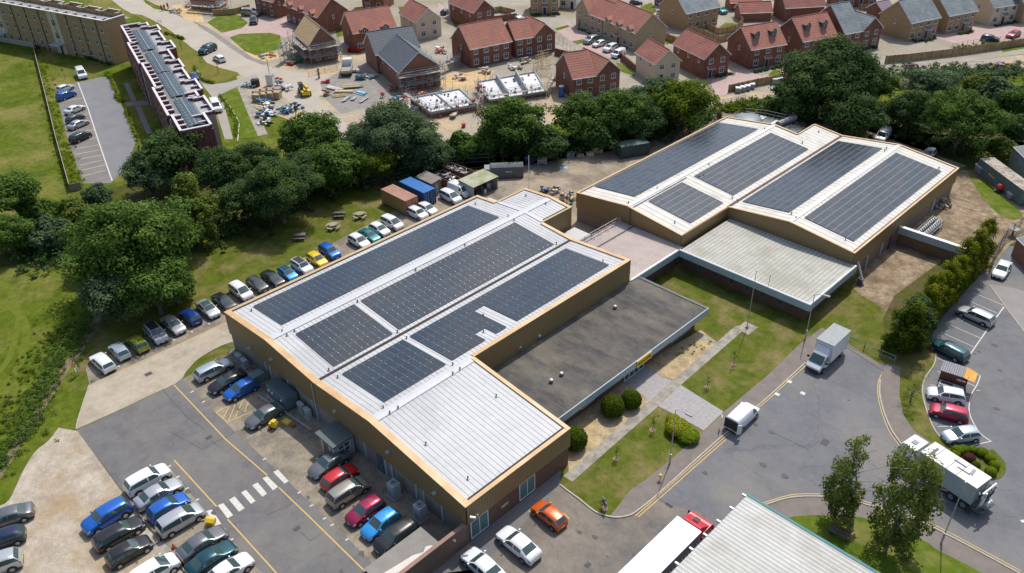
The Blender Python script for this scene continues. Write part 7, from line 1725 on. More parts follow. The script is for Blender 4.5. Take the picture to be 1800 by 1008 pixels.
b = MB(); b.add([(-1.75, -2.7, 2.4), (1.85, -2.7, 2.2), (1.85, 2.8, 2.2), (-1.75, 2.8, 2.4)], [(0, 1, 2, 3)], mg); b.add([(-1.75, -2.7, 2.34), (1.85, -2.7, 2.14), (1.85, 2.8, 2.14), (-1.75, 2.8, 2.34)], [(3, 2, 1, 0)], mg); b.build('roof', T)
b = MB(); b.box(-1.65, -2.6, 0, 1.7, -2.5, 2.1, gw); b.box(-1.7, -2.6, 0, -1.6, 2.7, 2.25, gw); b.box(-1.65, 2.6, 0, 1.7, 2.7, 2.1, gw); b.build('wall', T)
b = MB()
for y in (-.8, 1.0): b.box(1.6, y, 0, 1.7, y+.1, 2.12, steel_dark)
b.build('post', T)
b = MB()
for k in range(9): b.obox((random.uniform(-1.2, 1.3), random.uniform(-2.2, 2.3), 0), .6, .5, random.uniform(.5, 1.1), random.random(), random.choice([black, creamwall, steel_dark, white_paint]))
o = b.build('stored_goods', T)
# compactor
T = thing('waste_compactor', 'dark grey ribbed waste compactor under the trees of the yard', 'compactor', (-9.6, 55.6, .02), atan2(3.6, 3.3))
cg = M('compactor_grey', (.085, .10, .10), (.12, .135, .135), 1, .6)
b = MB(); prof = [(-1.1, .1), (1.1, .1), (1.15, 1.2), (.9, 1.9), (.4, 2.2), (-.4, 2.2), (-.9, 1.9), (-1.15, 1.2)]
b.add([(x, y, z) for x in (-2.6, 2.8) for y, z in prof], [tuple(range(8))[::-1], tuple(range(8, 16))]+[(i, (i+1) % 8, 8+(i+1) % 8, 8+i) for i in range(8)], cg)
for i in range(11):
    x = -2.5+i*.5; b.add([(xx, y*1.05, z*1.03) for xx in (x, x+.12) for y, z in prof], [tuple(range(8))[::-1], tuple(range(8, 16))]+[(k, (k+1) % 8, 8+(k+1) % 8, 8+k) for k in range(8)], cg)
b.build('body', T); b = MB(); b.box(-3.6, -.9, .1, -2.6, .9, 1.7, grey_paint); b.box(-3.62, -.5, .8, -3.6, .3, 1.4, M('pale_blue_panel', (.35, .5, .58), rough=.6)); b.build('ram_housing', T)
b = MB(); b.box(-.2, -1.24, 1.1, .9, -1.22, 1.4, grey_paint); b.build('label_plate', T)
container('dark green open sided container under the trees', (.6, 76.2), 5.2, 2.2, 2.2, atan2(5.2, 2.6), M('container_green', (.045, .075, .075), (.06, .095, .09), 1, .7), M('container_green_top', (.10, .14, .13), (.14, .18, .16), 1, .8), group=None, doors=False)
b = MB(); p = G(1111, 265, 1.2)
# yard odds and ends
def prop(name, label, cat, x, y, parts, a=0.0, group=None, z=.03, px=True):
    p = G(x, y) if px else Vector((x, y, 0)); t = thing(name, label, cat, (p.x, p.y, z), a, group)
    for nm, fn in parts: b = MB(); fn(b); b.build(nm, t)
    return t
def wheelie(label, x, y, col, lid, a=0.0, group='bins in the yards'):
    def body(b): b.add([(-.26, -.3, .1), (.26, -.3, .1), (.26, .3, .1), (-.26, .3, .1), (-.34, -.38, 1.05), (.34, -.38, 1.05), (.34, .38, 1.05), (-.34, .38, 1.05)], [(3, 2, 1, 0), (0, 1, 5, 4), (1, 2, 6, 5), (2, 3, 7, 6), (3, 0, 4, 7)], col)
    def ld(b): b.obox((0, 0, 1.05), .76, .82, .08, 0, lid, .06)
    def wh(b): b.tube((-.3, .28, .1), (-.22, .28, .1), .1, tyre, 8); b.tube((.22, .28, .1), (.3, .28, .1), .1, tyre, 8)
    prop('wheelie_bin', label, 'bin', x, y, [('body', body), ('lid', ld), ('wheel', wh)], a, group)
wheelie('dark blue bin beside the dark compactor', 927, 289, M('bin_blue', (.02, .04, .14), rough=.5), bluep); wheelie('second dark blue bin beside the white cage', 935, 290, MATS['bin_blue'], MATS['bin_blue'])
prop('cage_trolley', 'white wire goods cage at the end of the compactor row', 'cage', 953, 288, [('frame', lambda b: [b.tube((x, y, 0), (x, y, 1.7), .05, white_paint, 5) for x in (-.7, .7) for y in (-.5, .5)] and [b.tube((-.7, y, z), (.7, y, z), .04, white_paint, 4) for y in (-.5, .5) for z in (.3, .8, 1.3, 1.7)]), ('load', lambda b: b.box(-.6, -.45, .2, .6, .45, 1.1, grey_paint))], .7)
prop('plywood_sheet', 'tan plywood sheet standing at the yard fence', 'board', 1050, 270, [('panel', lambda b: b.box(-1.0, -.03, 0, 1.0, .03, 1.1, timber))], .9)
for i, (x, y, m, lb) in enumerate([(1020, 277, oldwood, 'flattened brown carton heap by the yard fence'), (1037, 274, timber, 'tan box by the plywood sheet'), (1003, 276, grey_paint, 'grey cabinet by the yard fence'), (992, 296, bluesheet, 'pale blue sheet lying on the yard concrete')]):
    prop('discarded_box', lb, 'box', x, y, [('panel', lambda b, m=m, i=i: b.obox((0, 0, 0), 1.3, .9, [.5, .6, .8, .04][i], 0, m)), ('lid', lambda b, m=m, i=i: b.obox((.1, .1, [.5, .6, .8, .04][i]), .9, .7, .05, .3, m))], .8, 'rubbish along the yard fence')
def pile(name, label, cat, x, y, n, sx, sy, h, mats, a=0.0, size=(.2, .9), group=None, z=.03):
    def f(b):
        for k in range(n): b.obox((random.uniform(-.5, .5)*sx, random.uniform(-.5, .5)*sy, random.random()*h), random.uniform(*size), random.uniform(*size)*.6, random.uniform(.08, .35), random.random()*3, random.choice(mats), random.uniform(-.3, .3))
    p = G(x, y); t = thing(name, label, cat, (p.x, p.y, z), a, group); b = MB(); f(b); b.build('pieces', t); 
    return t
pile('pallet_pile', 'jumble of dark pallets and a blue barrel in the gap between the warehouses', 'pallets', 965, 338, 26, 3.0, 2.0, .7, [steel_dark, bluep, timber, oldwood, gutter_m], .4); pile('pallet_pile', 'tan and dark waste beside the near corner of the rear warehouse', 'pallets', 998, 352, 26, 2.6, 2.4, .8, [timber, gutter_m, M('green_can', (.1, .5, .3), rough=.5), oldwood, timber], .2)
# picnic tables
def picnic(label, x, y, round_=True, m=oldwood):
    p = G(x, y); t = thing('picnic_table', label, 'picnic table', (p.x, p.y, .02), random.random(), 'picnic tables on the lawn')
    b = MB()
    if round_: b.tube((0, 0, .70), (0, 0, .76), .62, m, 12)
    else: b.box(-.85, -.38, .70, .85, .38, .76, m)
    b.build('tabletop', t)
    for k in range(4 if round_ else 2):
        a = k*pi/2 if round_ else pi/2+k*pi; b = MB(); r = .95 if round_ else .72
        b.obox((cos(a)*r, sin(a)*r, .42), .3, 1.0 if round_ else 1.7, .06, a, m); b.build('seat', t)
    b = MB()
    for k in range(4): a = k*pi/2+pi/4*0; b.tube((cos(a)*.95, sin(a)*.8, 0), (cos(a)*.25, sin(a)*.2, .7), .05, m, 5)
    for k in range(2): a = k*pi/2; b.tube((cos(a)*.95, sin(a)*.95, .38), (-cos(a)*.95, -sin(a)*.95, .38), .045, m, 5)
    b.build('leg', t)
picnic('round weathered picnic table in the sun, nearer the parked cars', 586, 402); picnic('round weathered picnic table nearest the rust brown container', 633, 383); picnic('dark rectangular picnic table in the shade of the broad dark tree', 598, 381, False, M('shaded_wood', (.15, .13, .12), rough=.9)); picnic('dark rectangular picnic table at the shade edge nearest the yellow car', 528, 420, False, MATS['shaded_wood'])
# plant along the car park wall
def acunit(label, x, y, sx, sy, sz, fan=True, m=ac_grey, group='air conditioning plant along the warehouse wall', name='air_conditioner'):
    t = thing(name, label, 'air conditioner', (x, y, .03), 0, group); b = MB(); b.box(-sx/2-.12, -sy/2-.12, 0, sx/2+.12, sy/2+.12, .1, kerbm); b.build('base', t)
    b = MB(); b.box(-sx/2, -sy/2, .1, sx/2, sy/2, sz, m)
    for k in range(6): z = .3+k*(sz-.5)/6; b.box(-sx/2+.05, -sy/2-.02, z, sx/2-.05, -sy/2, z+.06, grey_paint)
    b.build('casing', t)
    if fan: b = MB(); b.tube((0, 0, sz), (0, 0, sz+.1), min(sx, sy)*.4, grey_paint, 14); b.tube((0, 0, sz+.1), (0, 0, sz+.12), min(sx, sy)*.2, steel_dark, 10); b.build('fan', t)
acunit('tall upright cooling unit with round top fan, farther from the brick store', 32.3, -1.0, .95, .9, 1.75); acunit('tall upright cooling unit with round top fan, nearer the brick store', 36.2, -1.0, .95, .9, 1.75)
acunit('pair of pale slim condensers side by side below the downpipe, left one', 15.6, -.55, .9, .4, 1.3, False); acunit('pale slim condenser right beside the downpipe', 16.9, -.55, .9, .4, 1.3, False)
acunit('stack of green grey bins beside the blue hatchback at the wall', 7.6, -1.2, 1.2, 1.5, 1.3, False, M('green_grey', (.13, .19, .19), (.17, .23, .22), 1, .7), name='storage_bin'); acunit('pale condenser in the railed pen at the near end of the wall', 2.6, -.7, .9, .5, 1.0, False); acunit('second pale condenser in the railed pen at the near end of the wall', 3.9, -.7, .9, .5, 1.0, False)
T = thing('plant_cabin', 'large teal grey plant cabin with pipework standing against the warehouse wall', 'plant', (12.6, -1.0, .03)); tg = M('teal_grey', (.09, .15, .17), (.12, .18, .2), 1, .6)
b = MB(); b.box(-1.9, -.7, .3, 1.9, .85, 1.9, tg); b.build('casing', T); b = MB(); b.box(-1.8, -.6, 1.9, 1.8, .75, 1.95, M('teal_dark', (.06, .10, .11), rough=.6)); b.build('roof', T); 
for x in (-1.3, -.6, 1.2): b = MB(); b.tube((x, -.72, 1.2), (x, -.8, 1.4), .1, white_paint, 6); b.build('valve', T)
b = MB(); b.box(-2.0, -.95, 0, 2.0, -.75, .3, kerbm); b.build('base', T)
rails('low kerb rail of the plant pen along the wall', [(455, 700), (500, 728), (548, 760)], .5, steel, 2, 2.0)
rails('galvanised rail pen round the condensers at the near end of the wall', [(404, 618), (422, 636), (430, 642)], .9, steel, 2, 1.2)
prop('spill_cart', 'yellow and black cleaning cart beside the dark grey saloon in the shade', 'cart', 482, 752, [('body', lambda b: (b.box(-.4, -.3, .2, .4, .3, .7, yellowp), b.box(-.1, -.25, .7, .35, .25, 1.0, yellowp))), ('wheel', lambda b: [b.tube((x, y, .12), (x, y+.06, .12), .12, tyre, 8) for x in (-.3, .3) for y in (-.32, .28)])], .5)
prop('yellow_crate', 'yellow tray next to the cleaning cart', 'crate', 505, 745, [('body', lambda b: b.box(-.45, -.3, 0, .45, .3, .3, yellowp)), ('lid', lambda b: b.box(-.47, -.32, .3, .47, .32, .36, M('yellow_dull', (.55, .45, .05), rough=.6)))], .2)
for i, (x, y, lb) in enumerate([(516, 750, 'small orange cone by the yellow tray'), (289, 945, 'dark red cone at the corner of the concrete ramp'), (306, 964, 'dark red cone on the kerb beside the grey saloon'), (474, 756, 'small red cone by the cleaning cart'), (259, 965, 'fallen red cone behind the black hatchback')]):
    prop('traffic_cone', lb, 'cone', x, y, [('cone', lambda b: b.tube((0, 0, .04), (0, 0, .6), .16, M('cone_red', (.5, .10, .06), rough=.6), 10, .03)), ('base', lambda b: b.box(-.2, -.2, 0, .2, .2, .04, black))], 0, 'traffic cones')
prop('grit_bin', 'yellow grit bin at the end of the zebra crossing', 'bin', 372, 922, [('body', lambda b: b.add([(-.35, -.25, 0), (.35, -.25, 0), (.35, .25, 0), (-.35, .25, 0), (-.42, -.3, .55), (.42, -.3, .55), (.42, .3, .55), (-.42, .3, .55)], [(0, 1, 5, 4), (1, 2, 6, 5), (2, 3, 7, 6), (3, 0, 4, 7)], yellowp)), ('lid', lambda b: b.add([(-.45, -.33, .55), (.45, -.33, .55), (.45, .33, .62), (-.45, .33, .62), (-.4, 0, .74), (.4, 0, .74)], [(0, 1, 5, 4), (3, 2, 5, 4)[::-1], (0, 4, 3), (1, 2, 5)], yellowp))], .6)
poly('concrete_ramp', [(265, 962), (285, 950), (302, 970), (278, 985)], .036, slab)
prop('wheel_stop', 'short timber wheel stop beside the silver people carrier', 'wheel stop', 349, 917, [('beam', lambda b: b.box(-.6, -.07, 0, .6, .07, .14, oldwood))], .9)
# kiosk
hk = atan2((G(1711, 655, 2.3)-G(1664, 637, 2.3)).y, (G(1711, 655, 2.3)-G(1664, 637, 2.3)).x)
T = thing('food_kiosk', 'small dark food kiosk with scalloped grey roof and orange awning in the marked bays', 'kiosk', (64.0, 51.6, .03), hk+.12)
b = MB(); b.box(-1.35, -.75, .35, 1.35, .75, 2.0, M('kiosk_maroon', (.13, .03, .025), rough=.6)); b.build('wall', T)
b = MB(); b.add([(-1.45, -.85, 2.0), (.85, -.85, 2.0), (.85, .85, 2.25), (-1.45, .85, 2.25), (-1.45, -.85, 1.95), (.85, -.85, 1.95), (.85, .85, 2.2), (-1.45, .85, 2.2)], [(0, 1, 2, 3), (7, 6, 5, 4), (0, 4, 5, 1), (1, 5, 6, 2), (2, 6, 7, 3), (3, 7, 4, 0)], M('kiosk_roof', (.25, .25, .27), (.33, .33, .35), 3, .8, obj=True, stripe=(0, .22, .3, (.13, .13, .14)))); b.build('roof', T)
b = MB(); b.add([(.87, -.95, 2.05), (2.0, -.9, 1.85), (2.0, .85, 1.95), (.87, .85, 2.28)], [(0, 1, 2, 3)], M('awning_orange', (.80, .42, .05), (.68, .22, .04), .9, .6, obj=True)); b.build('awning', T)
b = MB(); b.box(-1.2, -1.75, .05, 1.25, -.95, .9, ac_grey); b.box(-1.0, -1.6, .905, .15, -1.1, .915, M('hatch_dark', (.07, .05, .05), rough=.5)); b.build('counter', T)
b = MB()
for i, w in enumerate((.10, .16, .08, .14, .12)): b.box(.35+i*.18, -.78, 1.35, .35+i*.18+w, -.755, 1.55, white_paint)
b.build('sign_marks', T)
m1, m2 = wheel_mesh(.31); mesh_obj('wheel', m1, T, (-.2, .8, .3)); mesh_obj('wheel', m1, T, (-.2, -.8, .3))
# right-hand yard
a_ = G(1731, 282, 2.6); b__ = G(1800, 335, 2.6)
ct = M('container_teal_old', (.10, .15, .17), (.14, .19, .2), .8, .8); ctt = M('container_top_old', (.42, .38, .32), (.5, .46, .4), 1, .9, c3=(.26, .2, .15), scale3=.6)
hh = atan2((G(1800, 335, 2.6)-G(1731, 284, 2.6)).y, (G(1800, 335, 2.6)-G(1731, 284, 2.6)).x)
m_ = (G(1731, 284, 2.5)+G(1800, 334, 2.5)+G(1748, 282, 2.5)+G(1813, 325, 2.5))/4
container('long old teal container with stained pale top along the grass strip', (m_.x, m_.y), 11.5, 2.3, 2.5, hh, ct, ctt, group=None, doors=True)
def binbig(label, x, y, body, lid, s=1.0):
    prop('waste_bin', label, 'bin', x, y, [('body', lambda b: b.add([(-.6*s, -.45*s, .1), (.6*s, -.45*s, .1), (.6*s, .45*s, .1), (-.6*s, .45*s, .1), (-.7*s, -.55*s, 1.1*s), (.7*s, -.55*s, 1.1*s), (.7*s, .55*s, 1.1*s), (-.7*s, .55*s, 1.1*s)], [(3, 2, 1, 0), (0, 1, 5, 4), (1, 2, 6, 5), (2, 3, 7, 6), (3, 0, 4, 7)], body)), ('lid', lambda b: b.obox((0, 0, 1.1*s), 1.5*s, 1.2*s, .12, 0, lid, .05)), ('wheel', lambda b: [b.tube((x_*.5, y_*.4, .1), (x_*.5, y_*.4+.05, .1), .1, tyre, 8) for x_ in (-1, 1) for y_ in (-1, 1)])], hh, 'large bins beside the old teal container')
binbig('grey skip bin with white lid at the head of the grass strip', 1722, 305, grey_paint, white_paint, 1.15); binbig('grey skip bin beside the yellow edged one', 1733, 312, grey_paint, grey_paint, 1.2); binbig('grey bin with bright yellow lid', 1745, 322, grey_paint, yellowp, 1.1); binbig('small grey bin at the end of the container row', 1775, 350, grey_paint, ac_grey, .8)
prop('water_bowser', 'round red tank on a trailer beside the old teal container', 'tank', 1758, 338, [('tank', lambda b: b.blob((0, 0, .85), .75, .65, .6, redp, 12, 8)), ('chassis', lambda b: b.box(-.9, -.4, .15, .9, .4, .3, steel_dark)), ('wheel', lambda b: [b.tube((-.1, s*.55, .3), (-.1, s*.65, .3), .3, tyre, 10) for s in (-1, 1)])], .4)
prop('satellite_dish', 'round grey mesh dish beside the wire fence', 'dish', 1779, 415, [('dish', lambda b: b.blob((0, 0, 1.1), .75, .75, .16, grey_paint, 16, 6)), ('stand', lambda b: b.tube((0, 0, 0), (0, 0, 1.0), .12, steel_dark, 8))], 0)
def minib(label, pts, h, wallm_, roofm_, ov=.15, name='outbuilding', z0=None):
    P = [G(p[0], p[1], h) for p in pts]; c = sum(P, Vector())/len(P); T = thing(name, label, 'building', (c.x, c.y, 0), absolute=True)
    b = MB(); b.prism([(c.x+(p.x-c.x)*.97, c.y+(p.y-c.y)*.97) for p in P], 0, h-.1, wallm_); b.build('wall', T); b = MB(); b.prism([(p.x, p.y) for p in P], h-.1, h+.08, roofm_); b.build('roof', T)
    b = MB(); 
    for p, q in zip(P, P[1:]+P[:1]): b.tube((p.x, p.y, h+.09), (q.x, q.y, h+.09), .06, white_paint, 4)
    b.build('roof_edge', T)
minib('dark grey outbuilding cut by the right edge above the old container', [(1781, 260), (1860, 248), (1900, 285), (1822, 300)], 3.5, grey_paint, M('slate_flat', (.16, .165, .17), rough=.8)); minib('brown outbuilding with grey roof cut by the right edge beside the lone white saloon', [(1786, 420), (1840, 410), (1880, 440), (1826, 458)], 2.6, brownbrick, MATS['slate_flat'])
# rack of tanks in the rough yard
gt = G(1612, 398); T = thing('tank_rack', 'two long rows of white topped gas cylinders in a rack beside the rear warehouse', 'gas cylinders', (48.6, 82.5, .04), pi/2)
b = MB(); b.box(-3.4, -.8, 0, 3.4, .8, .15, steel_dark)
for x in (-3.4, 0, 3.4): 
    for y in (-.8, .8): b.tube((x, y, 0), (x, y, 1.5), .05, steel, 5)
for z in (.7, 1.4):
    for y in (-.8, .8): b.tube((-3.4, y, z), (3.4, y, z), .04, steel, 5)
b.build('frame', T)
for i in range(11):
    for j in (-.4, .4):
        b = MB(); x = -3.05+i*.61; b.tube((x, j, .15), (x, j, 1.35), .24, ac_grey, 9); b.tube((x, j, 1.35), (x, j, 1.5), .12, M('cream_cap', (.62, .62, .5), rough=.6), 8); b.build('cylinder', T)
pile('scrap_heap', 'heap of black bags and pale waste beside the gas cylinders', 'rubbish', 1650, 362, 34, 3.0, 2.2, .8, [black, grey_paint, creamwall, steel_dark, steel_dark, oldwood], .5)
b = MB()
# ------------------------------------------------------------------ building site objects
prop('portable_toilet', 'blue portable toilet beside the brick house at the tree tops', 'toilet', 987, 170, [('cabin', lambda b: b.box(-.55, -.55, 0, .55, .55, 2.1, M('toilet_blue', (.02, .08, .16), rough=.5))), ('roof', lambda b: b.blob((0, 0, 2.1), .6, .6, .25, white_paint, 10, 6)), ('door', lambda b: b.box(-.4, -.58, .1, .4, -.55, 1.9, bluep))], .6)
prop('site_cabinet', 'tall white site cabinet at the corner of the storage yard', 'cabinet', 477, 150, [('body', lambda b: b.box(-.75, -.6, 0, .75, .6, 2.2, white_paint)), ('roof', lambda b: b.box(-.8, -.65, 2.2, .8, .65, 2.3, grey_paint))], .6)
prop('notice_pole', 'thin brown pole behind the tall white site cabinet', 'pole', 474, 132, [('pole', lambda b: b.tube((0, 0, 0), (0, 0, 3.6), .07, oldwood, 6))])
# telehandler
T = thing('telehandler', 'orange yellow telehandler with dark cab driving on the sandy site track', 'digger', tuple(G(536, 166)), head(545, 178, 527, 148))
b = MB(); b.box(-2.1, -.85, .5, 2.0, .85, 1.25, yellowp); b.add([(-2.1, -.8, 1.25), (-.6, -.8, 1.25), (-.6, .3, 1.6), (-2.1, .3, 1.6)], [(0, 1, 2, 3)], yellowp); b.build('chassis', T)
b = MB(); b.box(-.7, .2, 1.2, .8, 1.0, 2.4, M('cab_dark', (.05, .10, .12), rough=.2)); b.box(-.75, .15, 2.4, .85, 1.05, 2.5, black); b.build('cab', T)
b = MB(); b.tube((-2.0, -.35, 1.9), (2.6, -.35, 1.2), .22, M('boom_amber', (.62, .38, .02), rough=.45), 6); b.build('boom', T); b = MB(); b.box(2.5, -.9, .2, 3.0, .9, .8, creamwall); b.box(2.4, -.8, .7, 2.6, .8, .85, steel_dark); b.build('fork_load', T)
wheels(T, (1.35, -1.35), .95, .5)
# tipper
T = thing('tipper_truck', 'white tipper truck with empty grey tray parked before the slate roofed shell', 'truck', tuple(G(611, 128)), head(607, 140, 614, 108))
b = MB(); b.box(-3.2, -1.15, .9, 1.3, 1.15, 1.1, grey_paint)
for s in (-1, 1): b.box(-3.2, s*1.15-.05, 1.1, 1.3, s*1.15+.05, 1.9, creamwall)
b.box(1.2, -1.15, 1.1, 1.3, 1.15, 2.2, white_paint); b.box(-3.2, -1.15, 1.1, -3.1, 1.15, 1.5, MATS['amber'])
for y in (-.7, -.2, .3, .8): b.box(-3.0, y, 1.1, 1.2, y+.12, 1.16, steel)
b.build('tray', T)
b = MB(); gl = MB(); truck_cab(b, 1.5, 3.3, 1.1, .5, 2.5, white_paint, .25, gl); b.build('cab', T); gl.build('windscreen', T); b = MB(); b.box(-3.2, -.7, .5, 3.0, .7, .88, steel_dark); b.build('chassis', T); wheels(T, (2.4, -1.0, -2.1), .95, .46)
# excavator arm at the right
T = thing('excavator', 'pink red excavator with raised arm working behind the trees at the right', 'digger', tuple(G(1620, 142)), head(1620, 142, 1585, 135)); pk = M('excavator_pink', (.40, .10, .13), rough=.6)
b = MB(); b.tube((0, 0, 1.0), (1.6, 0, 3.0), .2, pk, 6); b.tube((1.6, 0, 3.0), (3.6, 0, 2.5), .17, pk, 6); b.build('boom', T); b = MB(); b.tube((3.6, 0, 2.6), (3.7, 0, .7), .13, pk, 6); b.box(3.4, -.4, .1, 4.0, .4, .7, steel_dark); b.build('bucket', T)
b = MB(); b.box(-1.6, -1.0, .7, .6, 1.0, 1.6, pk); b.build('body', T); b = MB(); b.box(-.6, .1, 1.6, .5, .9, 2.4, carglass); b.build('cab', T); b = MB()
for s in (-1, 1): b.box(-1.7, s*.9-.25, 0, 1.5, s*.9+.25, .65, tyre)
b.build('track', T)
p = G(1590, 150); t = thing('earth_heap', 'brown heap of dug earth under the excavator arm', 'earth', tuple(p)); b = MB(); b.blob((0, 0, 0), 3.0, 2.6, 1.0, dirt, 18, 10, .12); b.blob((2, 1.5, 0), 2.0, 2.0, .7, dirt, 14, 8, .12); b.build('mound', t, smooth=False)
pile('site_debris', 'orange barriers and pipes beside the sandy track at the right edge', 'site debris', 1772, 118, 20, 4.5, 2.5, .8, [orangep, orangep, steel_dark, M('violet_pipe', (.2, .15, .35), rough=.6)], .4, (.3, 1.6))
# wrapped pallets in a row
for i, (x, y) in enumerate([(1297, 163), (1305, 161), (1313, 159), (1321, 156), (1361, 147), (1370, 146)]):
    prop('wrapped_pallet', ['white wrapped pallet at the left end of the row by the short timber fence', 'second white wrapped pallet by the short timber fence', 'third white wrapped pallet by the short timber fence', 'fourth white wrapped pallet by the short timber fence', 'white wrapped pallet just left of the very large tree', 'white wrapped pallet touching the very large tree'][i], 'pallet', x, y, [('load', lambda b: (b.box(-.55, -.55, .15, .55, .55, 1.0, block), b.box(-.57, -.57, 1.0, .57, .57, 1.06, whitesheet))), ('pallet_base', lambda b: b.box(-.6, -.6, 0, .6, .6, .13, oldwood))], .6, 'wrapped pallets by the timber fence')
# brick pallets and storage yard
cardb = M('brick_pack', (.36, .28, .17), (.43, .34, .21), 2, .9)
for i in range(8):
    r_, c = divmod(i, 4); p = G(453+c*11.5+r_*0, 178-r_*8-c*1.5)
    prop('brick_pallet', ('front' if r_ == 0 else 'back')+' row tan brick pallet, '+['first', 'second', 'third', 'fourth'][c]+' from the left in the storage yard', 'pallet', p.x, p.y, [('load', lambda b, r_=r_: b.box(-.8, -.7, .12, .8, .7, 1.5 if r_ == 0 else 1.3, cardb if r_ == 0 else M('pink_pack', (.38, .26, .2), rough=.9))), ('pallet_base', lambda b: b.box(-.82, -.72, 0, .82, .72, .11, oldwood))], .62, 'brick pallets in the storage yard', px=False)
mixm = [whitesheet, whitesheet, white_paint, bluep, bluesheet, grey_paint, black, M('site_brown', (.3, .2, .12), rough=.8), block, creamwall]
sup = [(466, 182, bluep, 'dark blue pipe bundle behind the brick pallets'), (470, 192, whitesheet, 'white sheeted stack with yellow strapping in the storage yard'), (478, 202, whitesheet, 'white and blue bags left of the storage yard centre'), (463, 205, bluep, 'blue tarpaulin heap at the left of the storage yard'), (500, 198, greenp, 'green and white bags near the tree tops'), (468, 218, whitesheet, 'white bags at the corner of the storage yard'), (505, 160, whitesheet, 'white and blue bags at the right end of the brick pallets'), (492, 158, M('black_pipe', (.03, .03, .03), rough=.6), 'black pipe coils behind the brick pallets'), (440, 152, grey_paint, 'grey machine beside the black tank in the storage yard'), (486, 146, redp, 'red and cream oddments beside the tall white cabinet'), (521, 192, black, 'black drum and oddments at the end of the storage yard'), (510, 196, steel_dark, 'dark machinery row near the site track')]
for i, (x, y, m, lb) in enumerate(sup): pile('material_stack', lb, 'building materials', x, y, 18, 2.6, 1.9, .8, [m, m]+random.sample(mixm, 2), .6, (.3, 1.0), 'material stacks in the storage yard')
p = G(472, 188); t = thing('strapped_bundle', 'bright yellow wrapped bundle in the storage yard', 'building materials', tuple(p), .4); b = MB(); b.box(-1.0, -.6, 0, 1.0, .6, .7, yellowp); b.box(-.5, -.65, .7, .5, .65, .75, whitesheet); b.build('load', t)
prop('black_tank', 'round black tank beside the grey machine in the storage yard', 'tank', 450, 152, [('tank', lambda b: b.tube((0, 0, 0), (0, 0, 1.5), .9, black, 14)), ('cap', lambda b: b.tube((0, 0, 1.5), (0, 0, 1.65), .4, steel_dark, 10))])
def plankpile(label, x0, y0, x1, y1, w, n, mats, h=.3, name='timber_stack', group='timber and sheet stacks on the hardcore'):
    a, c = G(x0, y0), G(x1, y1); L = (c-a).length; t = thing(name, label, 'building materials', tuple((a+c)/2), atan2(c.y-a.y, c.x-a.x), group); b = MB()
    for k in range(n): b.obox((random.uniform(-.1, .1)*L*.3, (k/n-.5)*w, random.random()*h), L*random.uniform(.7, 1), w/n*1.1, .14, random.uniform(-.03, .03), random.choice(mats))
    b.build('boards', t); b = MB(); b.box(-L*.4, -w/2, .0, -L*.36, w/2, .06, oldwood); b.box(L*.36, -w/2, 0, L*.4, w/2, .06, oldwood); b.build('bearer', t)
plankpile('long pale roof truss stack near the top of the hardcore', 598, 156, 640, 153, 1.3, 6, [timber, creamwall, M('truss_brown', (.28, .22, .2), rough=.9)], .5); plankpile('fan of pale boards beside the red pipe rolls', 575, 154, 602, 160, 1.4, 7, [creamwall, whitesheet]); plankpile('white sheeted boards pointing at the blue sheet', 585, 163, 625, 163, 1.2, 6, [whitesheet, creamwall, timber]); plankpile('tan battens below the white sheeted boards', 583, 172, 612, 168, .9, 5, [timber, timber, creamwall]); plankpile('pale blue sheet folded on the hardcore', 626, 162, 646, 167, 1.6, 4, [bluesheet]); plankpile('tan board stack by the edge of the tree tops', 655, 188, 690, 181, 1.1, 5, [timber, timber, oldwood])
for i, (x0, y0, x1, y1, lb) in enumerate([(600, 182, 614, 170, 'long grey wrapped bundle on the hardcore'), (617, 179, 624, 171, 'short grey wrapped bundle on the hardcore'), (631, 182, 645, 173, 'grey wrapped bundle nearest the foundation decks')]):
    plankpile(lb, x0, y0, x1, y1, .8, 3, [steel, grey_paint, steel], .3, 'wrapped_bundle')
pile('pipe_rolls', 'red and pink pipe rolls on the hardcore', 'building materials', 577, 147, 8, 2.2, .8, .4, [redp, M('pink_roll', (.6, .15, .2), rough=.6)], .3, (.5, 1.1)); pile('brick_rubble', 'terracotta rubble beside the slate roofed shell', 'rubble', 690, 160, 22, 1.8, 1.8, .7, [terracotta, brownbrick], 0, (.2, .6)); pile('brown_crate_stack', 'brown crates at the left end of the pale boards', 'crates', 575, 167, 8, 1.6, 1.4, .9, [M('crate_brown', (.2, .12, .08), rough=.9), oldwood], 0, (.7, 1.2))
skip('small teal skip on the hardcore beside the slate roofed shell', tuple(G(634, 140))[:2], 1.8, 1.2, .9, .6, M('skip_teal', (.03, .16, .22), rough=.6), [steel_dark, oldwood]); skip('green skip under the scaffolded shell', tuple(G(524, 110))[:2], 2.0, 1.5, 1.1, .3, greenp, [steel_dark, oldwood]); skip('red skip beside the green skip', tuple(G(512, 114))[:2], 1.8, 1.2, .7, .3, M('skip_red', (.35, .05, .05), rough=.6), [steel_dark, oldwood])
prop('rubbish_chute', 'long red rubbish chute hanging down the scaffolded shell', 'chute', 551, 106, [('tube', lambda b: b.tube((0, 0, .2), (-.6, .5, 4.6), .38, redp, 10)), ('frame', lambda b: b.tube((-.7, .6, 0), (-.7, .6, 4.6), .05, scaf, 5))], 0)
prop('cement_mixer', 'small mixer with orange drum on the hardcore edge', 'mixer', 673, 172, [('drum', lambda b: b.blob((0, 0, .8), .45, .45, .5, M('mixer_red', (.6, .15, .15), rough=.5), 10, 8)), ('stand', lambda b: [b.tube((x, y, 0), (0, 0, .7), .05, steel_dark, 5) for x, y in ((-.5, -.4), (.5, -.4), (0, .5))])])
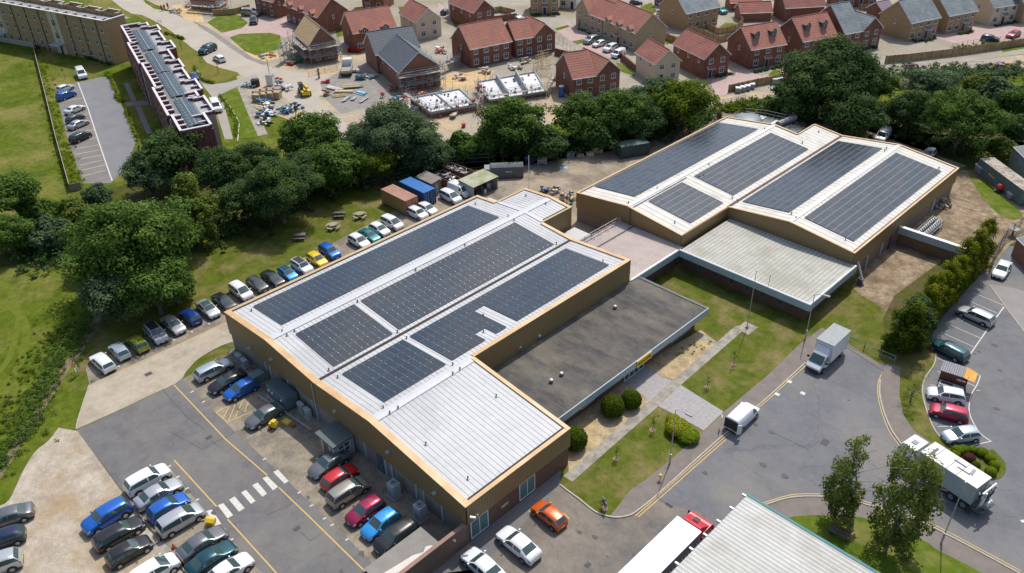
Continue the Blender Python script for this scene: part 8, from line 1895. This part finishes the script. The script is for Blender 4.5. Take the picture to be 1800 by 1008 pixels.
prop('red_drum', 'bright red tank beside the white foundation deck', 'tank', 702, 188, [('drum', lambda b: b.blob((0, 0, .5), .8, .6, .5, redp, 12, 8)), ('stand', lambda b: b.box(-.5, -.4, 0, .5, .4, .15, steel_dark))]); prop('red_tub', 'red tub on the sand below the foundation deck', 'tub', 815, 224, [('body', lambda b: b.tube((0, 0, 0), (0, 0, .7), .35, redp, 10, .42)), ('handle', lambda b: b.tube((-.4, 0, .7), (.4, 0, .75), .03, steel_dark, 5))])
prop('red_barrier_stack', 'red barriers piled beside the brick house behind the tipper', 'barriers', 622, 92, [('boards', lambda b: [b.obox((i*.35-1.2, 0, 0), .1, 1.4, 1.0, .2*i, redp) for i in range(8)]), ('feet', lambda b: b.box(-1.3, -.6, 0, 1.5, -.4, .1, black))], .5)
p = G(627, 128); prop('rolled_tarpaulin', 'white roll lying beside the tipper', 'roll', 626, 128, [('roll', lambda b: b.tube((-1.0, 0, .4), (1.0, 0, .4), .4, whitesheet, 10)), ('strap', lambda b: b.tube((-.1, 0, .4), (.1, 0, .4), .42, steel_dark, 10))], .6)
prop('timber_frame_stack', 'tall dark post bundle standing by the orange barrier', 'posts', 561, 138, [('bundle', lambda b: [b.tube((i*.15-.2, 0, 0), (i*.15-.3, .1, 2.2), .09, oldwood, 5) for i in range(4)]), ('strap', lambda b: b.box(-.4, -.1, 1.0, .4, .15, 1.1, black))])
cl_ = [('low heap of blocks and boards left of the white decks', 722, 196), ('grey block packs between the slate shell and the white decks', 738, 168), ('blocks and boards at the rear of the grey walled deck', 850, 128), ('scattered boards below the orange roofed semi', 810, 138), ('site waste between the slate shell and the cream house', 775, 92), ('pallets and pipes beside the tipper truck', 650, 138), ('boards and netting at the foot of the board roofed shell', 590, 100), ('heap of sand and boards right of the pale estate road', 470, 100), ('pallets of blocks beside the excavated path', 700, 176), ('boards leaning at the rear of the slate shell', 660, 78), ('white bags on the sand behind the grey walled deck', 905, 122), ('timber offcuts beside the brick house with the portable toilet', 985, 140), ('pallets beside the roofless shell', 330, 12), ('pipes and pallets on the sand at the top left', 312, 22), ('blocks along the edge of the near deck', 790, 205), ('boards beside the garden frames', 925, 110)]
for i, (lb, x, y) in enumerate(cl_): pile('material_heap', lb, 'building materials', x, y, 16, 3.2, 2.2, .6, random.sample([timber, block, white_paint, grey_paint, bluesheet, oldwood, brownbrick, redp, creamwall, steel_dark], 4), random.random()*3, (.3, 1.3), 'loose material heaps on the building site')
# bench on the corner grass
p = G(1473, 944); t = thing('park_bench', 'dark timber bench in the shade beside the ribbed roof', 'bench', (p.x, p.y, .1), head(1460, 937, 1488, 950)); b = MB()
for k in range(3): b.box(-.9, -.25+k*.17, .42, .9, -.11+k*.17, .46, MATS['shaded_wood'])
b.build('seat', t); b = MB()
for k in range(3): b.box(-.9, .27, .55+k*.14, .9, .31, .65+k*.14, MATS['shaded_wood'])
b.build('backrest', t)
for x in (-.75, .75): b = MB(); b.box(x-.04, -.25, 0, x+.04, .3, .42, steel_dark); b.build('leg', t)
# ------------------------------------------------------------------ people on the far road
def person(px, py, a, label, stride=.18, arm=.1):
    p = G(px, py); t = thing('person', label, 'person', (p.x, p.y, .03), a, 'people in red on the pale road')
    J = {'pel': (0, 0, .92), 'che': (0, 0, 1.3), 'nek': (0, 0, 1.48), 'hed': (0.02, 0, 1.62), 'top': (.02, 0, 1.72), 'hl': (0, .1, .86), 'kl': (stride, .1, .48), 'al': (stride*.8, .1, .08), 'tl': (stride*.8+.16, .1, .04), 'hr': (0, -.1, .86), 'kr': (-stride*.3, -.1, .48), 'ar': (-stride*1.3, -.1, .08), 'tr': (-stride*1.3+.16, -.1, .04),
         'sl': (0, .2, 1.4), 'el': (-arm, .26, 1.12), 'wl': (.05, .26, .88), 'nl': (.08, .25, .8), 'sr': (0, -.2, 1.4), 'er': (arm, -.26, 1.12), 'wr': (arm+.12, -.25, .9), 'nr': (arm+.18, -.24, .83)}
    Ed = [('pel', 'che'), ('che', 'nek'), ('nek', 'hed'), ('hed', 'top'), ('pel', 'hl'), ('hl', 'kl'), ('kl', 'al'), ('al', 'tl'), ('pel', 'hr'), ('hr', 'kr'), ('kr', 'ar'), ('ar', 'tr'), ('che', 'sl'), ('sl', 'el'), ('el', 'wl'), ('wl', 'nl'), ('che', 'sr'), ('sr', 'er'), ('er', 'wr'), ('wr', 'nr')]
    R = {'pel': .15, 'che': .17, 'nek': .06, 'hed': .105, 'top': .07, 'hl': .10, 'kl': .065, 'al': .045, 'tl': .045, 'hr': .10, 'kr': .065, 'ar': .045, 'tr': .045, 'sl': .07, 'el': .045, 'wl': .032, 'nl': .035, 'sr': .07, 'er': .045, 'wr': .032, 'nr': .035}
    ks = list(J); me = bpy.data.meshes.new('body'); me.from_pydata([J[k] for k in ks], [(ks.index(a_), ks.index(b_)) for a_, b_ in Ed], [])
    o = bpy.data.objects.new('body', me); COL.objects.link(o); o.parent = t
    md = o.modifiers.new('skin', 'SKIN'); 
    if not me.skin_vertices: bpy.context.view_layer.objects.active = o
    for i, k in enumerate(ks):
        try: me.skin_vertices[0].data[i].radius = (R[k], R[k]*.85)
        except Exception: pass
    try: me.skin_vertices[0].data[0].use_root = True
    except Exception: pass
    md.use_smooth_shade = True
    m = M('work_clothes', (.05, .05, .08), rough=.9); me.materials.append(m)
    b = MB(); b.tube((0, 0, .88), (0, 0, 1.42), .19, M('red_vest', (.42, .05, .06), rough=.9), 10, .2); b.build('vest', t)
    b = MB(); b.blob((.02, 0, 1.68), .13, .12, .10, M('hard_hat', (.55, .12, .10), rough=.4), 10, 6); b.build('hard_hat', t)
person(285, 20, 2.5, 'person in red vest and dark trousers, leftmost of the three on the road'); person(290, 19, 2.8, 'person in red vest walking in the middle of the three on the road', .1); person(296, 16, 3.2, 'person in red vest standing nearest the scaffolded shell', .05)
